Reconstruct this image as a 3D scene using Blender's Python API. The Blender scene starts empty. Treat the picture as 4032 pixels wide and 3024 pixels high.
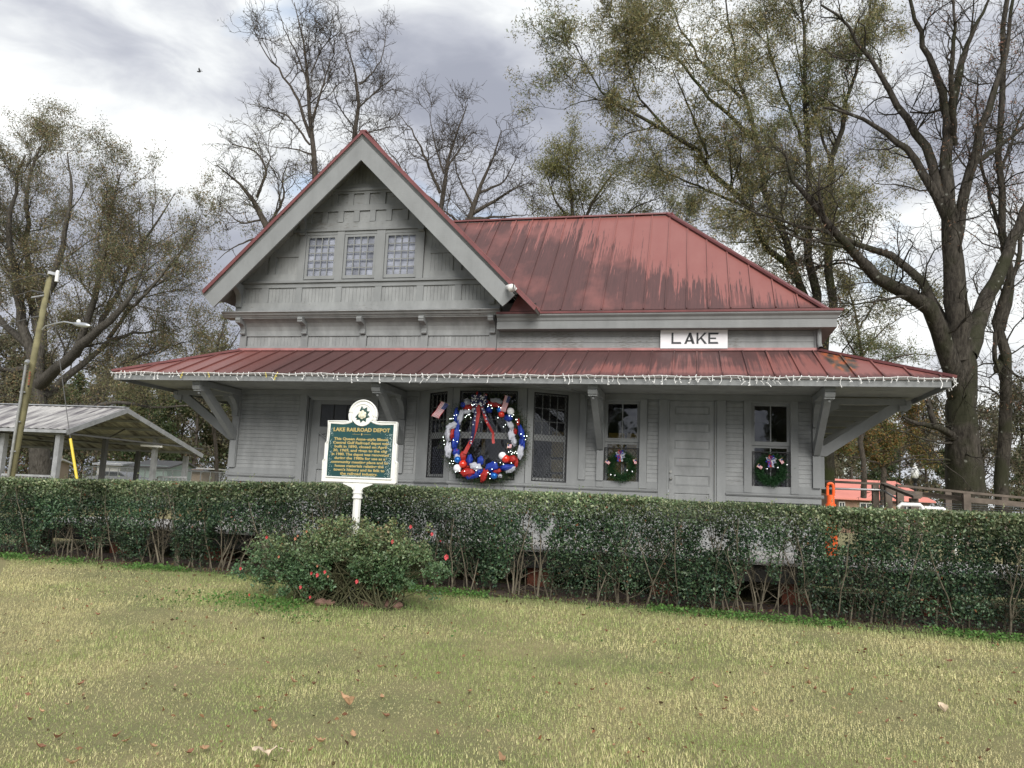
import bpy, math, random
import numpy as np
from mathutils import Vector, Matrix
random.seed(7); RNG = np.random.default_rng(7)
rad = math.radians
scene = bpy.context.scene
COL = scene.collection

# ------------------------------------------------------------------ camera
CAM = np.array([9.428, -14.847, 1.5]); YAW, PITCH, ROLL, FPX = 0.2248, 0.14516, 0.04272, 3073.9
_F = np.array([-math.sin(YAW)*math.cos(PITCH), math.cos(YAW)*math.cos(PITCH), math.sin(PITCH)])
_R0 = np.array([math.cos(YAW), math.sin(YAW), 0.0]); _U0 = np.cross(_R0, _F)
_R = math.cos(ROLL)*_R0 + math.sin(ROLL)*_U0
_U = -math.sin(ROLL)*_R0 + math.cos(ROLL)*_U0
cd = bpy.data.cameras.new('camera'); cam = bpy.data.objects.new('camera', cd); COL.objects.link(cam)
M4 = Matrix.Identity(4)
for i in range(3):
    M4[i][0] = _R[i]; M4[i][1] = _U[i]; M4[i][2] = -_F[i]; M4[i][3] = CAM[i]
cam.matrix_world = M4
cd.sensor_width = 36; cd.lens = FPX/4032*36; cd.clip_start = .05; cd.clip_end = 3000
scene.camera = cam
scene.view_settings.view_transform = 'Standard'; scene.view_settings.look = 'None'
scene.view_settings.exposure = 1.45; scene.view_settings.gamma = 1
scene.view_settings.use_curve_mapping = False
scene.cycles.transparent_max_bounces = 12
scene.cycles.max_bounces = 6

# ------------------------------------------------------------------ world: overcast sky over a Nishita sky
SUN_EL, SUN_AZ = rad(33), rad(160)      # azimuth clockwise from +Y (the sun stands behind the viewer, to the right)
world = bpy.data.worlds.new('World'); scene.world = world; world.use_nodes = True
wn, wl = world.node_tree.nodes, world.node_tree.links
wn.clear()
def WN(t, **k):
    n = wn.new(t)
    for a, b in k.items(): setattr(n, a, b)
    return n
wout = WN('ShaderNodeOutputWorld'); sky = WN('ShaderNodeTexSky', sky_type='NISHITA', sun_disc=False)
sky.sun_elevation = SUN_EL; sky.sun_rotation = SUN_AZ; sky.air_density = 1.2; sky.dust_density = 1.5
bg1 = WN('ShaderNodeBackground'); bg1.inputs[1].default_value = .075; wl.new(sky.outputs[0], bg1.inputs[0])
tc = WN('ShaderNodeTexCoord')
nrm = WN('ShaderNodeVectorMath', operation='NORMALIZE'); wl.new(tc.outputs['Generated'], nrm.inputs[0])
mp = WN('ShaderNodeMapping'); mp.inputs['Scale'].default_value = (1, 1, 2.3); mp.inputs['Location'].default_value = (3.1, 0.4, 0.0)
wl.new(nrm.outputs[0], mp.inputs[0])
warp = WN('ShaderNodeTexNoise'); warp.inputs['Scale'].default_value = 2.0; warp.inputs['Detail'].default_value = 3
wl.new(mp.outputs[0], warp.inputs[0])
wadd = WN('ShaderNodeVectorMath', operation='MULTIPLY_ADD'); wadd.inputs[1].default_value = (.45, .45, .45)
wl.new(warp.outputs['Color'], wadd.inputs[0]); wl.new(mp.outputs[0], wadd.inputs[2])
n1 = WN('ShaderNodeTexNoise'); n1.inputs['Scale'].default_value = 2.1; n1.inputs['Detail'].default_value = 6; n1.inputs['Roughness'].default_value = .48
wl.new(wadd.outputs[0], n1.inputs[0])
n2 = WN('ShaderNodeTexNoise'); n2.inputs['Scale'].default_value = 5.5; n2.inputs['Detail'].default_value = 6; n2.inputs['Roughness'].default_value = .55
wl.new(wadd.outputs[0], n2.inputs[0])
mixn = WN('ShaderNodeMath', operation='MULTIPLY_ADD'); mixn.inputs[1].default_value = .5
wl.new(n2.outputs[0], mixn.inputs[0]); wl.new(n1.outputs[0], mixn.inputs[2])
val = mixn.outputs[0]
def ray(x, y):
    r = _F*FPX + _R*(x-2016) - _U*(y-1512); return r/np.linalg.norm(r)
# gaps of thinner, brighter cloud: (x, y in the picture's own grid, half width rad, half height rad, gain)
for (px, py, wx, wz, g) in [(430, 480, .13, .035, .07), (830, 720, .20, .035, .10), (1500, 640, .16, .03, .11), (130, 110, .06, .03, .07),
                            (1500, 20, .20, .05, .10), (2500, 40, .2, .06, .10), (1150, 1000, .2, .06, .08), (2150, 600, .10, .06, .12),
                            (560, 200, .22, .06, -.085), (2150, 380, .17, .09, -.07), (640, 930, .2, .05, -.10), (1900, 280, .12, .06, -.04),
                            (3600, 1100, .3, .15, .07)]:
    d = ray(px, py); az = math.atan2(d[0], d[1]); el = math.asin(d[2])
    sub = WN('ShaderNodeVectorMath', operation='SUBTRACT'); sub.inputs[1].default_value = tuple(d)
    # slight warp keeps the gap ragged
    wv = WN('ShaderNodeVectorMath', operation='MULTIPLY_ADD'); wv.inputs[1].default_value = (.10, .10, .10)
    wl.new(warp.outputs['Color'], wv.inputs[0]); wl.new(nrm.outputs[0], wv.inputs[2])
    w2 = WN('ShaderNodeVectorMath', operation='SUBTRACT'); w2.inputs[1].default_value = (.05, .05, .05)
    wl.new(wv.outputs[0], w2.inputs[0]); wl.new(w2.outputs[0], sub.inputs[0])
    sc = WN('ShaderNodeVectorMath', operation='MULTIPLY'); sc.inputs[1].default_value = (1/wx, 1/wx, 1/wz); wl.new(sub.outputs[0], sc.inputs[0])
    ln = WN('ShaderNodeVectorMath', operation='LENGTH'); wl.new(sc.outputs[0], ln.inputs[0])
    mr = WN('ShaderNodeMapRange', interpolation_type='SMOOTHERSTEP'); mr.inputs['From Min'].default_value = 0; mr.inputs['From Max'].default_value = 1.7
    mr.inputs['To Min'].default_value = g; mr.inputs['To Max'].default_value = 0; wl.new(ln.outputs['Value'], mr.inputs['Value'])
    ad = WN('ShaderNodeMath', operation='ADD'); wl.new(val, ad.inputs[0]); wl.new(mr.outputs[0], ad.inputs[1]); val = ad.outputs[0]
ramp = WN('ShaderNodeValToRGB'); wl.new(val, ramp.inputs[0])
cr = ramp.color_ramp; cr.interpolation = 'B_SPLINE'
for i, (p, c) in enumerate([(.59, (.215, .228, .272)), (.69, (.29, .303, .347)), (.78, (.39, .403, .438)), (.87, (.53, .545, .552)), (1.0, (.71, .72, .71))]):
    e = cr.elements[i] if i < 2 else cr.elements.new(p)
    e.position = p; e.color = (*c, 1)
bg2 = WN('ShaderNodeBackground'); bg2.inputs[1].default_value = .65; wl.new(ramp.outputs[0], bg2.inputs[0])
n3 = WN('ShaderNodeTexNoise'); n3.inputs['Scale'].default_value = 3.2; n3.inputs['Detail'].default_value = 4; wl.new(mp.outputs[0], n3.inputs[0])
msk = WN('ShaderNodeMapRange'); msk.inputs['From Min'].default_value = .38; msk.inputs['From Max'].default_value = .28
msk.inputs['To Min'].default_value = 0; msk.inputs['To Max'].default_value = .7; wl.new(n3.outputs[0], msk.inputs['Value'])
mxs = WN('ShaderNodeMixShader'); wl.new(msk.outputs[0], mxs.inputs[0]); wl.new(bg2.outputs[0], mxs.inputs[1]); wl.new(bg1.outputs[0], mxs.inputs[2])
wl.new(mxs.outputs[0], wout.inputs[0])

sd = bpy.data.lights.new('sun', 'SUN'); sd.energy = 1.45; sd.angle = rad(38); sd.color = (1, .965, .91)
sun = bpy.data.objects.new('sun', sd); COL.objects.link(sun)
sdir = Vector((math.sin(SUN_AZ)*math.cos(SUN_EL), math.cos(SUN_AZ)*math.cos(SUN_EL), math.sin(SUN_EL)))
sun.rotation_euler = sdir.to_track_quat('Z', 'Y').to_euler(); sun.location = sdir*40

# ------------------------------------------------------------------ places: a sight line met with a plane or a distance
def _r(x, y): return _F*FPX + _R*(x-2016) - _U*(y-1512)
def PY(x, y, Y): r = _r(x, y); return CAM + r*((Y-CAM[1])/r[1])
def PZ(x, y, Z): r = _r(x, y); return CAM + r*((Z-CAM[2])/r[2])
def PD(x, y, d): return CAM + _r(x, y)*(d/FPX)
def gz(x, y):       # height of the lawn: a gentle bank up to the hedge
    t = np.clip((np.asarray(y, float)+9.5)/5.0, 0, 1); t = t*t*(3-2*t)
    return .2*t - .010*(np.clip(x, -10, 22)-6)*t

# ------------------------------------------------------------------ materials
def mat(name, col=(.5, .5, .5), rough=.6, metal=0, spec=.5, noise=None, bump=None, emit=None, alpha=None, trans=None):
    """noise = (scale, amount, detail) value variation; bump = (scale, strength)"""
    m = bpy.data.materials.new(name); m.use_nodes = True
    nt = m.node_tree; b = nt.nodes['Principled BSDF']
    b.inputs['Base Color'].default_value = (*col, 1); b.inputs['Roughness'].default_value = rough
    b.inputs['Metallic'].default_value = metal; b.inputs['Specular IOR Level'].default_value = spec
    if noise:
        t = nt.nodes.new('ShaderNodeTexCoord'); n = nt.nodes.new('ShaderNodeTexNoise')
        n.inputs['Scale'].default_value = noise[0]; n.inputs['Detail'].default_value = noise[2] if len(noise) > 2 else 5
        g = nt.nodes.new('ShaderNodeNewGeometry')
        nt.links.new(g.outputs['Position'], n.inputs[0])
        r = nt.nodes.new('ShaderNodeMapRange'); r.inputs['From Min'].default_value = .3; r.inputs['From Max'].default_value = .7
        r.inputs['To Min'].default_value = 1-noise[1]; r.inputs['To Max'].default_value = 1+noise[1]
        nt.links.new(n.outputs[0], r.inputs[0])
        v = nt.nodes.new('ShaderNodeVectorMath'); v.operation = 'SCALE'; v.inputs[0].default_value = col
        nt.links.new(r.outputs[0], v.inputs['Scale']); nt.links.new(v.outputs[0], b.inputs['Base Color'])
    if bump:
        g = nt.nodes.new('ShaderNodeNewGeometry'); n = nt.nodes.new('ShaderNodeTexNoise'); n.inputs['Scale'].default_value = bump[0]
        n.inputs['Detail'].default_value = 5; nt.links.new(g.outputs['Position'], n.inputs[0])
        bp = nt.nodes.new('ShaderNodeBump'); bp.inputs['Strength'].default_value = bump[1]; bp.inputs['Distance'].default_value = .02
        nt.links.new(n.outputs[0], bp.inputs['Height']); nt.links.new(bp.outputs[0], b.inputs['Normal'])
    if emit: b.inputs['Emission Color'].default_value = (*emit[0], 1); b.inputs['Emission Strength'].default_value = emit[1]
    if trans: b.inputs['Transmission Weight'].default_value = trans
    if alpha is not None: b.inputs['Alpha'].default_value = alpha
    return m

def leafmat(name, rough=.55, transl=.35, spec=.35):
    """colour comes from the leaf's own 'tint'"""
    m = bpy.data.materials.new(name); m.use_nodes = True; nt = m.node_tree; b = nt.nodes['Principled BSDF']
    a = nt.nodes.new('ShaderNodeAttribute'); a.attribute_name = 'tint'
    nt.links.new(a.outputs['Color'], b.inputs['Base Color']); b.inputs['Roughness'].default_value = rough
    b.inputs['Specular IOR Level'].default_value = spec
    if transl:
        t = nt.nodes.new('ShaderNodeBsdfTranslucent'); nt.links.new(a.outputs['Color'], t.inputs[0])
        x = nt.nodes.new('ShaderNodeMixShader'); x.inputs[0].default_value = transl
        nt.links.new(b.outputs[0], x.inputs[1]); nt.links.new(t.outputs[0], x.inputs[2])
        nt.links.new(x.outputs[0], nt.nodes['Material Output'].inputs[0])
    return m

def paint_mat(name, base, flake=.0, dirt=.25):
    """weathered house paint: rain-washed dirt, faint brush grain, bare-wood flakes"""
    m = bpy.data.materials.new(name); m.use_nodes = True; nt = m.node_tree; N = nt.nodes; L = nt.links; b = N['Principled BSDF']
    g = N.new('ShaderNodeNewGeometry')
    mp = N.new('ShaderNodeMapping'); mp.inputs['Scale'].default_value = (1.6, 1.6, .7); L.new(g.outputs['Position'], mp.inputs[0])
    n = N.new('ShaderNodeTexNoise'); n.inputs['Scale'].default_value = 2.2; n.inputs['Detail'].default_value = 7; n.inputs['Roughness'].default_value = .62
    L.new(mp.outputs[0], n.inputs[0])
    r = N.new('ShaderNodeMapRange'); r.inputs['From Min'].default_value = .3; r.inputs['From Max'].default_value = .7
    r.inputs['To Min'].default_value = 1-dirt; r.inputs['To Max'].default_value = 1+dirt*.5; L.new(n.outputs[0], r.inputs[0])
    oi = N.new('ShaderNodeObjectInfo')
    rr = N.new('ShaderNodeMapRange'); rr.inputs['To Min'].default_value = .94; rr.inputs['To Max'].default_value = 1.05; L.new(oi.outputs['Random'], rr.inputs[0])
    mu = N.new('ShaderNodeMath'); mu.operation = 'MULTIPLY'; L.new(r.outputs[0], mu.inputs[0]); L.new(rr.outputs[0], mu.inputs[1])
    v = N.new('ShaderNodeVectorMath'); v.operation = 'SCALE'; v.inputs[0].default_value = base; L.new(mu.outputs[0], v.inputs['Scale'])
    mp2 = N.new('ShaderNodeMapping'); mp2.inputs['Scale'].default_value = (6, 6, 40); L.new(g.outputs['Position'], mp2.inputs[0])
    n2 = N.new('ShaderNodeTexNoise'); n2.inputs['Scale'].default_value = 1.5; n2.inputs['Detail'].default_value = 4; L.new(mp2.outputs[0], n2.inputs[0])
    if flake:
        n4 = N.new('ShaderNodeTexNoise'); n4.inputs['Scale'].default_value = .8; n4.inputs['Detail'].default_value = 2; L.new(g.outputs['Position'], n4.inputs[0])
        ad = N.new('ShaderNodeMath'); ad.operation = 'ADD'; L.new(n2.outputs[0], ad.inputs[0]); L.new(n4.outputs[0], ad.inputs[1])
        fr = N.new('ShaderNodeMapRange'); fr.inputs['From Min'].default_value = 1.32-flake; fr.inputs['From Max'].default_value = 1.36-flake; L.new(ad.outputs[0], fr.inputs[0])
        fm = N.new('ShaderNodeMath'); fm.operation = 'MULTIPLY'; fm.inputs[1].default_value = .6; L.new(fr.outputs[0], fm.inputs[0])
        mx = N.new('ShaderNodeMix'); mx.data_type = 'RGBA'; L.new(fm.outputs[0], mx.inputs[0]); L.new(v.outputs[0], mx.inputs[6]); mx.inputs[7].default_value = (.13, .12, .11, 1)
        L.new(mx.outputs[2], b.inputs['Base Color'])
    else: L.new(v.outputs[0], b.inputs['Base Color'])
    bp = N.new('ShaderNodeBump'); bp.inputs['Strength'].default_value = .25; bp.inputs['Distance'].default_value = .01; L.new(n2.outputs[0], bp.inputs['Height'])
    L.new(bp.outputs[0], b.inputs['Normal']); b.inputs['Roughness'].default_value = .62; b.inputs['Specular IOR Level'].default_value = .35
    return m

def roof_mat(name, kind):
    """faded red sheet metal with black mildew runs. UV: u along the eave, v up the slope, both in metres."""
    m = bpy.data.materials.new(name); m.use_nodes = True; nt = m.node_tree; N = nt.nodes; L = nt.links; b = N['Principled BSDF']
    uv = N.new('ShaderNodeUVMap'); sep = N.new('ShaderNodeSeparateXYZ'); L.new(uv.outputs[0], sep.inputs[0])
    def math_(op, a, b_=None, c=None):
        n = N.new('ShaderNodeMath'); n.operation = op
        for i, q in enumerate((a, b_, c)):
            if q is None: continue
            if isinstance(q, (int, float)): n.inputs[i].default_value = q
            else: L.new(q, n.inputs[i])
        return n.outputs[0]
    def noise(sx, sy, scale, det, rough=.55):
        mp = N.new('ShaderNodeMapping'); mp.inputs['Scale'].default_value = (sx, sy, 1); L.new(uv.outputs[0], mp.inputs[0])
        n = N.new('ShaderNodeTexNoise'); n.inputs['Scale'].default_value = scale; n.inputs['Detail'].default_value = det; n.inputs['Roughness'].default_value = rough
        L.new(mp.outputs[0], n.inputs[0]); return n.outputs[0]
    u, v = sep.outputs[0], sep.outputs[1]
    streak = noise(16, .42, 1, 4, .6)          # runs down the slope
    wide = noise(.8, .55, 1, 3)
    fine = noise(60, 2.5, 1, 2)
    if kind == 'main':
        # soiled height: full on the gable side, dying out towards the hip
        h = N.new('ShaderNodeMapRange'); L.new(u, h.inputs[0]); h.inputs['From Min'].default_value = 5.0; h.inputs['From Max'].default_value = 11.3
        h.inputs['To Min'].default_value = 4.6; h.inputs['To Max'].default_value = -.35
        d = math_('SUBTRACT', h.outputs[0], v)
        d = math_('ADD', d, math_('MULTIPLY', math_('SUBTRACT', streak, .5), 6.5))
        d = math_('ADD', d, math_('MULTIPLY', math_('SUBTRACT', wide, .5), 3.0))
        d = math_('ADD', d, math_('MULTIPLY', math_('SUBTRACT', fine, .5), 2.4))
        st = N.new('ShaderNodeMapRange'); L.new(d, st.inputs[0]); st.inputs['From Min'].default_value = -.08; st.inputs['From Max'].default_value = .22
        # edge line of mildew along the drip
        ed = N.new('ShaderNodeMapRange'); L.new(math_('ADD', v, math_('MULTIPLY', streak, -.35)), ed.inputs[0]); ed.inputs['From Min'].default_value = .05; ed.inputs['From Max'].default_value = -.12
        ed.inputs['To Min'].default_value = 0; ed.inputs['To Max'].default_value = .75
        pt_ = N.new('ShaderNodeMapRange'); L.new(noise(1.1, .7, 1, 4), pt_.inputs[0]); pt_.inputs['From Min'].default_value = .50; pt_.inputs['From Max'].default_value = .66; pt_.inputs['To Min'].default_value = 1; pt_.inputs['To Max'].default_value = .45
        stain = math_('MAXIMUM', math_('MULTIPLY', st.outputs[0], pt_.outputs[0]), ed.outputs[0])
    elif kind == 'porch':
        # dirtier towards the wall and towards the gable end
        h = N.new('ShaderNodeMapRange'); L.new(u, h.inputs[0]); h.inputs['From Min'].default_value = 2.5; h.inputs['From Max'].default_value = 12.2
        h.inputs['To Min'].default_value = 1.5; h.inputs['To Max'].default_value = -.30
        d = math_('ADD', h.outputs[0], math_('MULTIPLY', math_('SUBTRACT', v, .7), .75))
        d = math_('ADD', d, math_('MULTIPLY', math_('SUBTRACT', streak, .5), 3.0))
        d = math_('ADD', d, math_('MULTIPLY', math_('SUBTRACT', wide, .5), 2.6))
        st = N.new('ShaderNodeMapRange'); L.new(d, st.inputs[0]); st.inputs['From Min'].default_value = -.1; st.inputs['From Max'].default_value = .5
        ed = N.new('ShaderNodeMapRange'); L.new(math_('ADD', v, math_('MULTIPLY', streak, -.55)), ed.inputs[0]); ed.inputs['From Min'].default_value = .0; ed.inputs['From Max'].default_value = -.2
        ed.inputs['To Min'].default_value = 0; ed.inputs['To Max'].default_value = .8
        stain = math_('MAXIMUM', st.outputs[0], ed.outputs[0])
        # stain reduced towards the left end
        cl = N.new('ShaderNodeMapRange'); L.new(u, cl.inputs[0]); cl.inputs['From Min'].default_value = .2; cl.inputs['From Max'].default_value = 1.8; cl.inputs['To Min'].default_value = .25
        stain = math_('MULTIPLY', stain, cl.outputs[0])
    else:
        stain = math_('MULTIPLY', math_('SUBTRACT', streak, .45), 1.2)
        cl = N.new('ShaderNodeClamp'); L.new(stain, cl.inputs[0]); stain = cl.outputs[0]
    tone = noise(3, 1.2, 1, 6, .6)
    c1 = N.new('ShaderNodeMix'); c1.data_type = 'RGBA'; L.new(tone, c1.inputs[0]); c1.inputs[6].default_value = (.215, .070, .060, 1); c1.inputs[7].default_value = (.278, .116, .100, 1)
    c3 = N.new('ShaderNodeMix'); c3.data_type = 'RGBA'; L.new(noise(30, 1.5, 1, 4, .7), c3.inputs[0]); c3.inputs[6].default_value = (.024, .017, .017, 1); c3.inputs[7].default_value = (.125, .056, .054, 1)
    c2 = N.new('ShaderNodeMix'); c2.data_type = 'RGBA'; L.new(math_('MULTIPLY', stain, .93), c2.inputs[0]); L.new(c1.outputs[2], c2.inputs[6]); L.new(c3.outputs[2], c2.inputs[7])
    out = c2.outputs[2]
    if kind == 'porch':      # rust and soot below the outlet of the short downspout
        vm = N.new('ShaderNodeVectorMath'); vm.operation = 'SUBTRACT'; L.new(uv.outputs[0], vm.inputs[0]); vm.inputs[1].default_value = (11.98, 1.15, 0)
        vs = N.new('ShaderNodeVectorMath'); vs.operation = 'MULTIPLY'; L.new(vm.outputs[0], vs.inputs[0]); vs.inputs[1].default_value = (3.2, .85, 0)
        ln = N.new('ShaderNodeVectorMath'); ln.operation = 'LENGTH'; L.new(vs.outputs[0], ln.inputs[0])
        dd = math_('ADD', ln.outputs['Value'], math_('MULTIPLY', noise(5, 3, 1, 4), .8))
        mk = N.new('ShaderNodeMapRange'); L.new(dd, mk.inputs[0]); mk.inputs['From Min'].default_value = 1.25; mk.inputs['From Max'].default_value = 1.05
        rc = N.new('ShaderNodeValToRGB'); L.new(noise(7, 2.5, 1, 5), rc.inputs[0]); e = rc.color_ramp.elements
        e[0].position = .40; e[0].color = (.05, .045, .04, 1); e[1].position = .60; e[1].color = (.36, .10, .035, 1)
        e2 = e.new(.5); e2.color = (.13, .075, .05, 1)
        c4 = N.new('ShaderNodeMix'); c4.data_type = 'RGBA'; L.new(mk.outputs[0], c4.inputs[0]); L.new(out, c4.inputs[6]); L.new(rc.outputs[0], c4.inputs[7]); out = c4.outputs[2]
    L.new(out, b.inputs['Base Color'])
    ro = N.new('ShaderNodeMapRange'); L.new(stain, ro.inputs[0]); ro.inputs['To Min'].default_value = .40; ro.inputs['To Max'].default_value = .62
    L.new(ro.outputs[0], b.inputs['Roughness']); b.inputs['Specular IOR Level'].default_value = .5
    bp = N.new('ShaderNodeBump'); bp.inputs['Strength'].default_value = .15; bp.inputs['Distance'].default_value = .02; L.new(noise(2.5, .5, 1, 2), bp.inputs['Height']); L.new(bp.outputs[0], b.inputs['Normal'])
    return m

def bark_mat(name, c1, c2, moss=None, lichen=False):
    m = bpy.data.materials.new(name); m.use_nodes = True; nt = m.node_tree; N = nt.nodes; L = nt.links; b = N['Principled BSDF']
    g = N.new('ShaderNodeNewGeometry'); mp = N.new('ShaderNodeMapping'); mp.inputs['Scale'].default_value = (9, 9, 2.2); L.new(g.outputs['Position'], mp.inputs[0])
    n = N.new('ShaderNodeTexNoise'); n.inputs['Scale'].default_value = 1.6; n.inputs['Detail'].default_value = 8; n.inputs['Roughness'].default_value = .7; L.new(mp.outputs[0], n.inputs[0])
    r = N.new('ShaderNodeMapRange'); r.inputs['From Min'].default_value = .35; r.inputs['From Max'].default_value = .65; L.new(n.outputs[0], r.inputs[0])
    mx = N.new('ShaderNodeMix'); mx.data_type = 'RGBA'; L.new(r.outputs[0], mx.inputs[0]); mx.inputs[6].default_value = (*c1, 1); mx.inputs[7].default_value = (*c2, 1)
    out = mx.outputs[2]
    if moss:
        n2 = N.new('ShaderNodeTexNoise'); n2.inputs['Scale'].default_value = 1.1; n2.inputs['Detail'].default_value = 5; L.new(g.outputs['Position'], n2.inputs[0])
        r2 = N.new('ShaderNodeMapRange'); r2.inputs['From Min'].default_value = .5; r2.inputs['From Max'].default_value = .62; r2.inputs['To Max'].default_value = .8; L.new(n2.outputs[0], r2.inputs[0])
        m2 = N.new('ShaderNodeMix'); m2.data_type = 'RGBA'; L.new(r2.outputs[0], m2.inputs[0]); L.new(out, m2.inputs[6]); m2.inputs[7].default_value = (*moss, 1); out = m2.outputs[2]
    if lichen:
        v = N.new('ShaderNodeTexVoronoi'); v.inputs['Scale'].default_value = 3.2; L.new(g.outputs['Position'], v.inputs[0])
        r3 = N.new('ShaderNodeMapRange'); r3.inputs['From Min'].default_value = .39; r3.inputs['From Max'].default_value = .33; r3.inputs['To Max'].default_value = .55; v.inputs['Randomness'].default_value = 1; nl = N.new('ShaderNodeTexNoise'); nl.inputs['Scale'].default_value = 7; L.new(g.outputs['Position'], nl.inputs[0]); al = N.new('ShaderNodeMath'); al.operation = 'MULTIPLY_ADD'; al.inputs[1].default_value = .55; L.new(nl.outputs[0], al.inputs[0]); L.new(v.outputs['Distance'], al.inputs[2]); L.new(al.outputs[0], r3.inputs[0])
        m3 = N.new('ShaderNodeMix'); m3.data_type = 'RGBA'; L.new(r3.outputs[0], m3.inputs[0]); L.new(out, m3.inputs[6]); m3.inputs[7].default_value = (.3, .31, .27, 1); out = m3.outputs[2]
    L.new(out, b.inputs['Base Color']); b.inputs['Roughness'].default_value = .9; b.inputs['Specular IOR Level'].default_value = .15
    bp = N.new('ShaderNodeBump'); bp.inputs['Strength'].default_value = .8; bp.inputs['Distance'].default_value = .05; L.new(n.outputs[0], bp.inputs['Height']); L.new(bp.outputs[0], b.inputs['Normal'])
    return m

def glass_mat(name, tint=.75, rough=.02):
    m = bpy.data.materials.new(name); m.use_nodes = True; nt = m.node_tree; N = nt.nodes; L = nt.links
    N.remove(N['Principled BSDF']); t = N.new('ShaderNodeBsdfTransparent'); t.inputs[0].default_value = (tint, tint, tint*1.02, 1)
    gl = N.new('ShaderNodeBsdfGlossy'); gl.inputs['Roughness'].default_value = rough; gl.inputs[0].default_value = (.95, .97, 1, 1)
    fr = N.new('ShaderNodeFresnel'); fr.inputs[0].default_value = 1.6
    g = N.new('ShaderNodeNewGeometry'); n = N.new('ShaderNodeTexNoise'); n.inputs['Scale'].default_value = 3; L.new(g.outputs['Position'], n.inputs[0])
    bp = N.new('ShaderNodeBump'); bp.inputs['Strength'].default_value = .06; bp.inputs['Distance'].default_value = .05; L.new(n.outputs[0], bp.inputs['Height']); L.new(bp.outputs[0], gl.inputs['Normal'])
    x = N.new('ShaderNodeMixShader'); L.new(fr.outputs[0], x.inputs[0]); L.new(t.outputs[0], x.inputs[1]); L.new(gl.outputs[0], x.inputs[2])
    L.new(x.outputs[0], N['Material Output'].inputs[0]); return m

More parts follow.
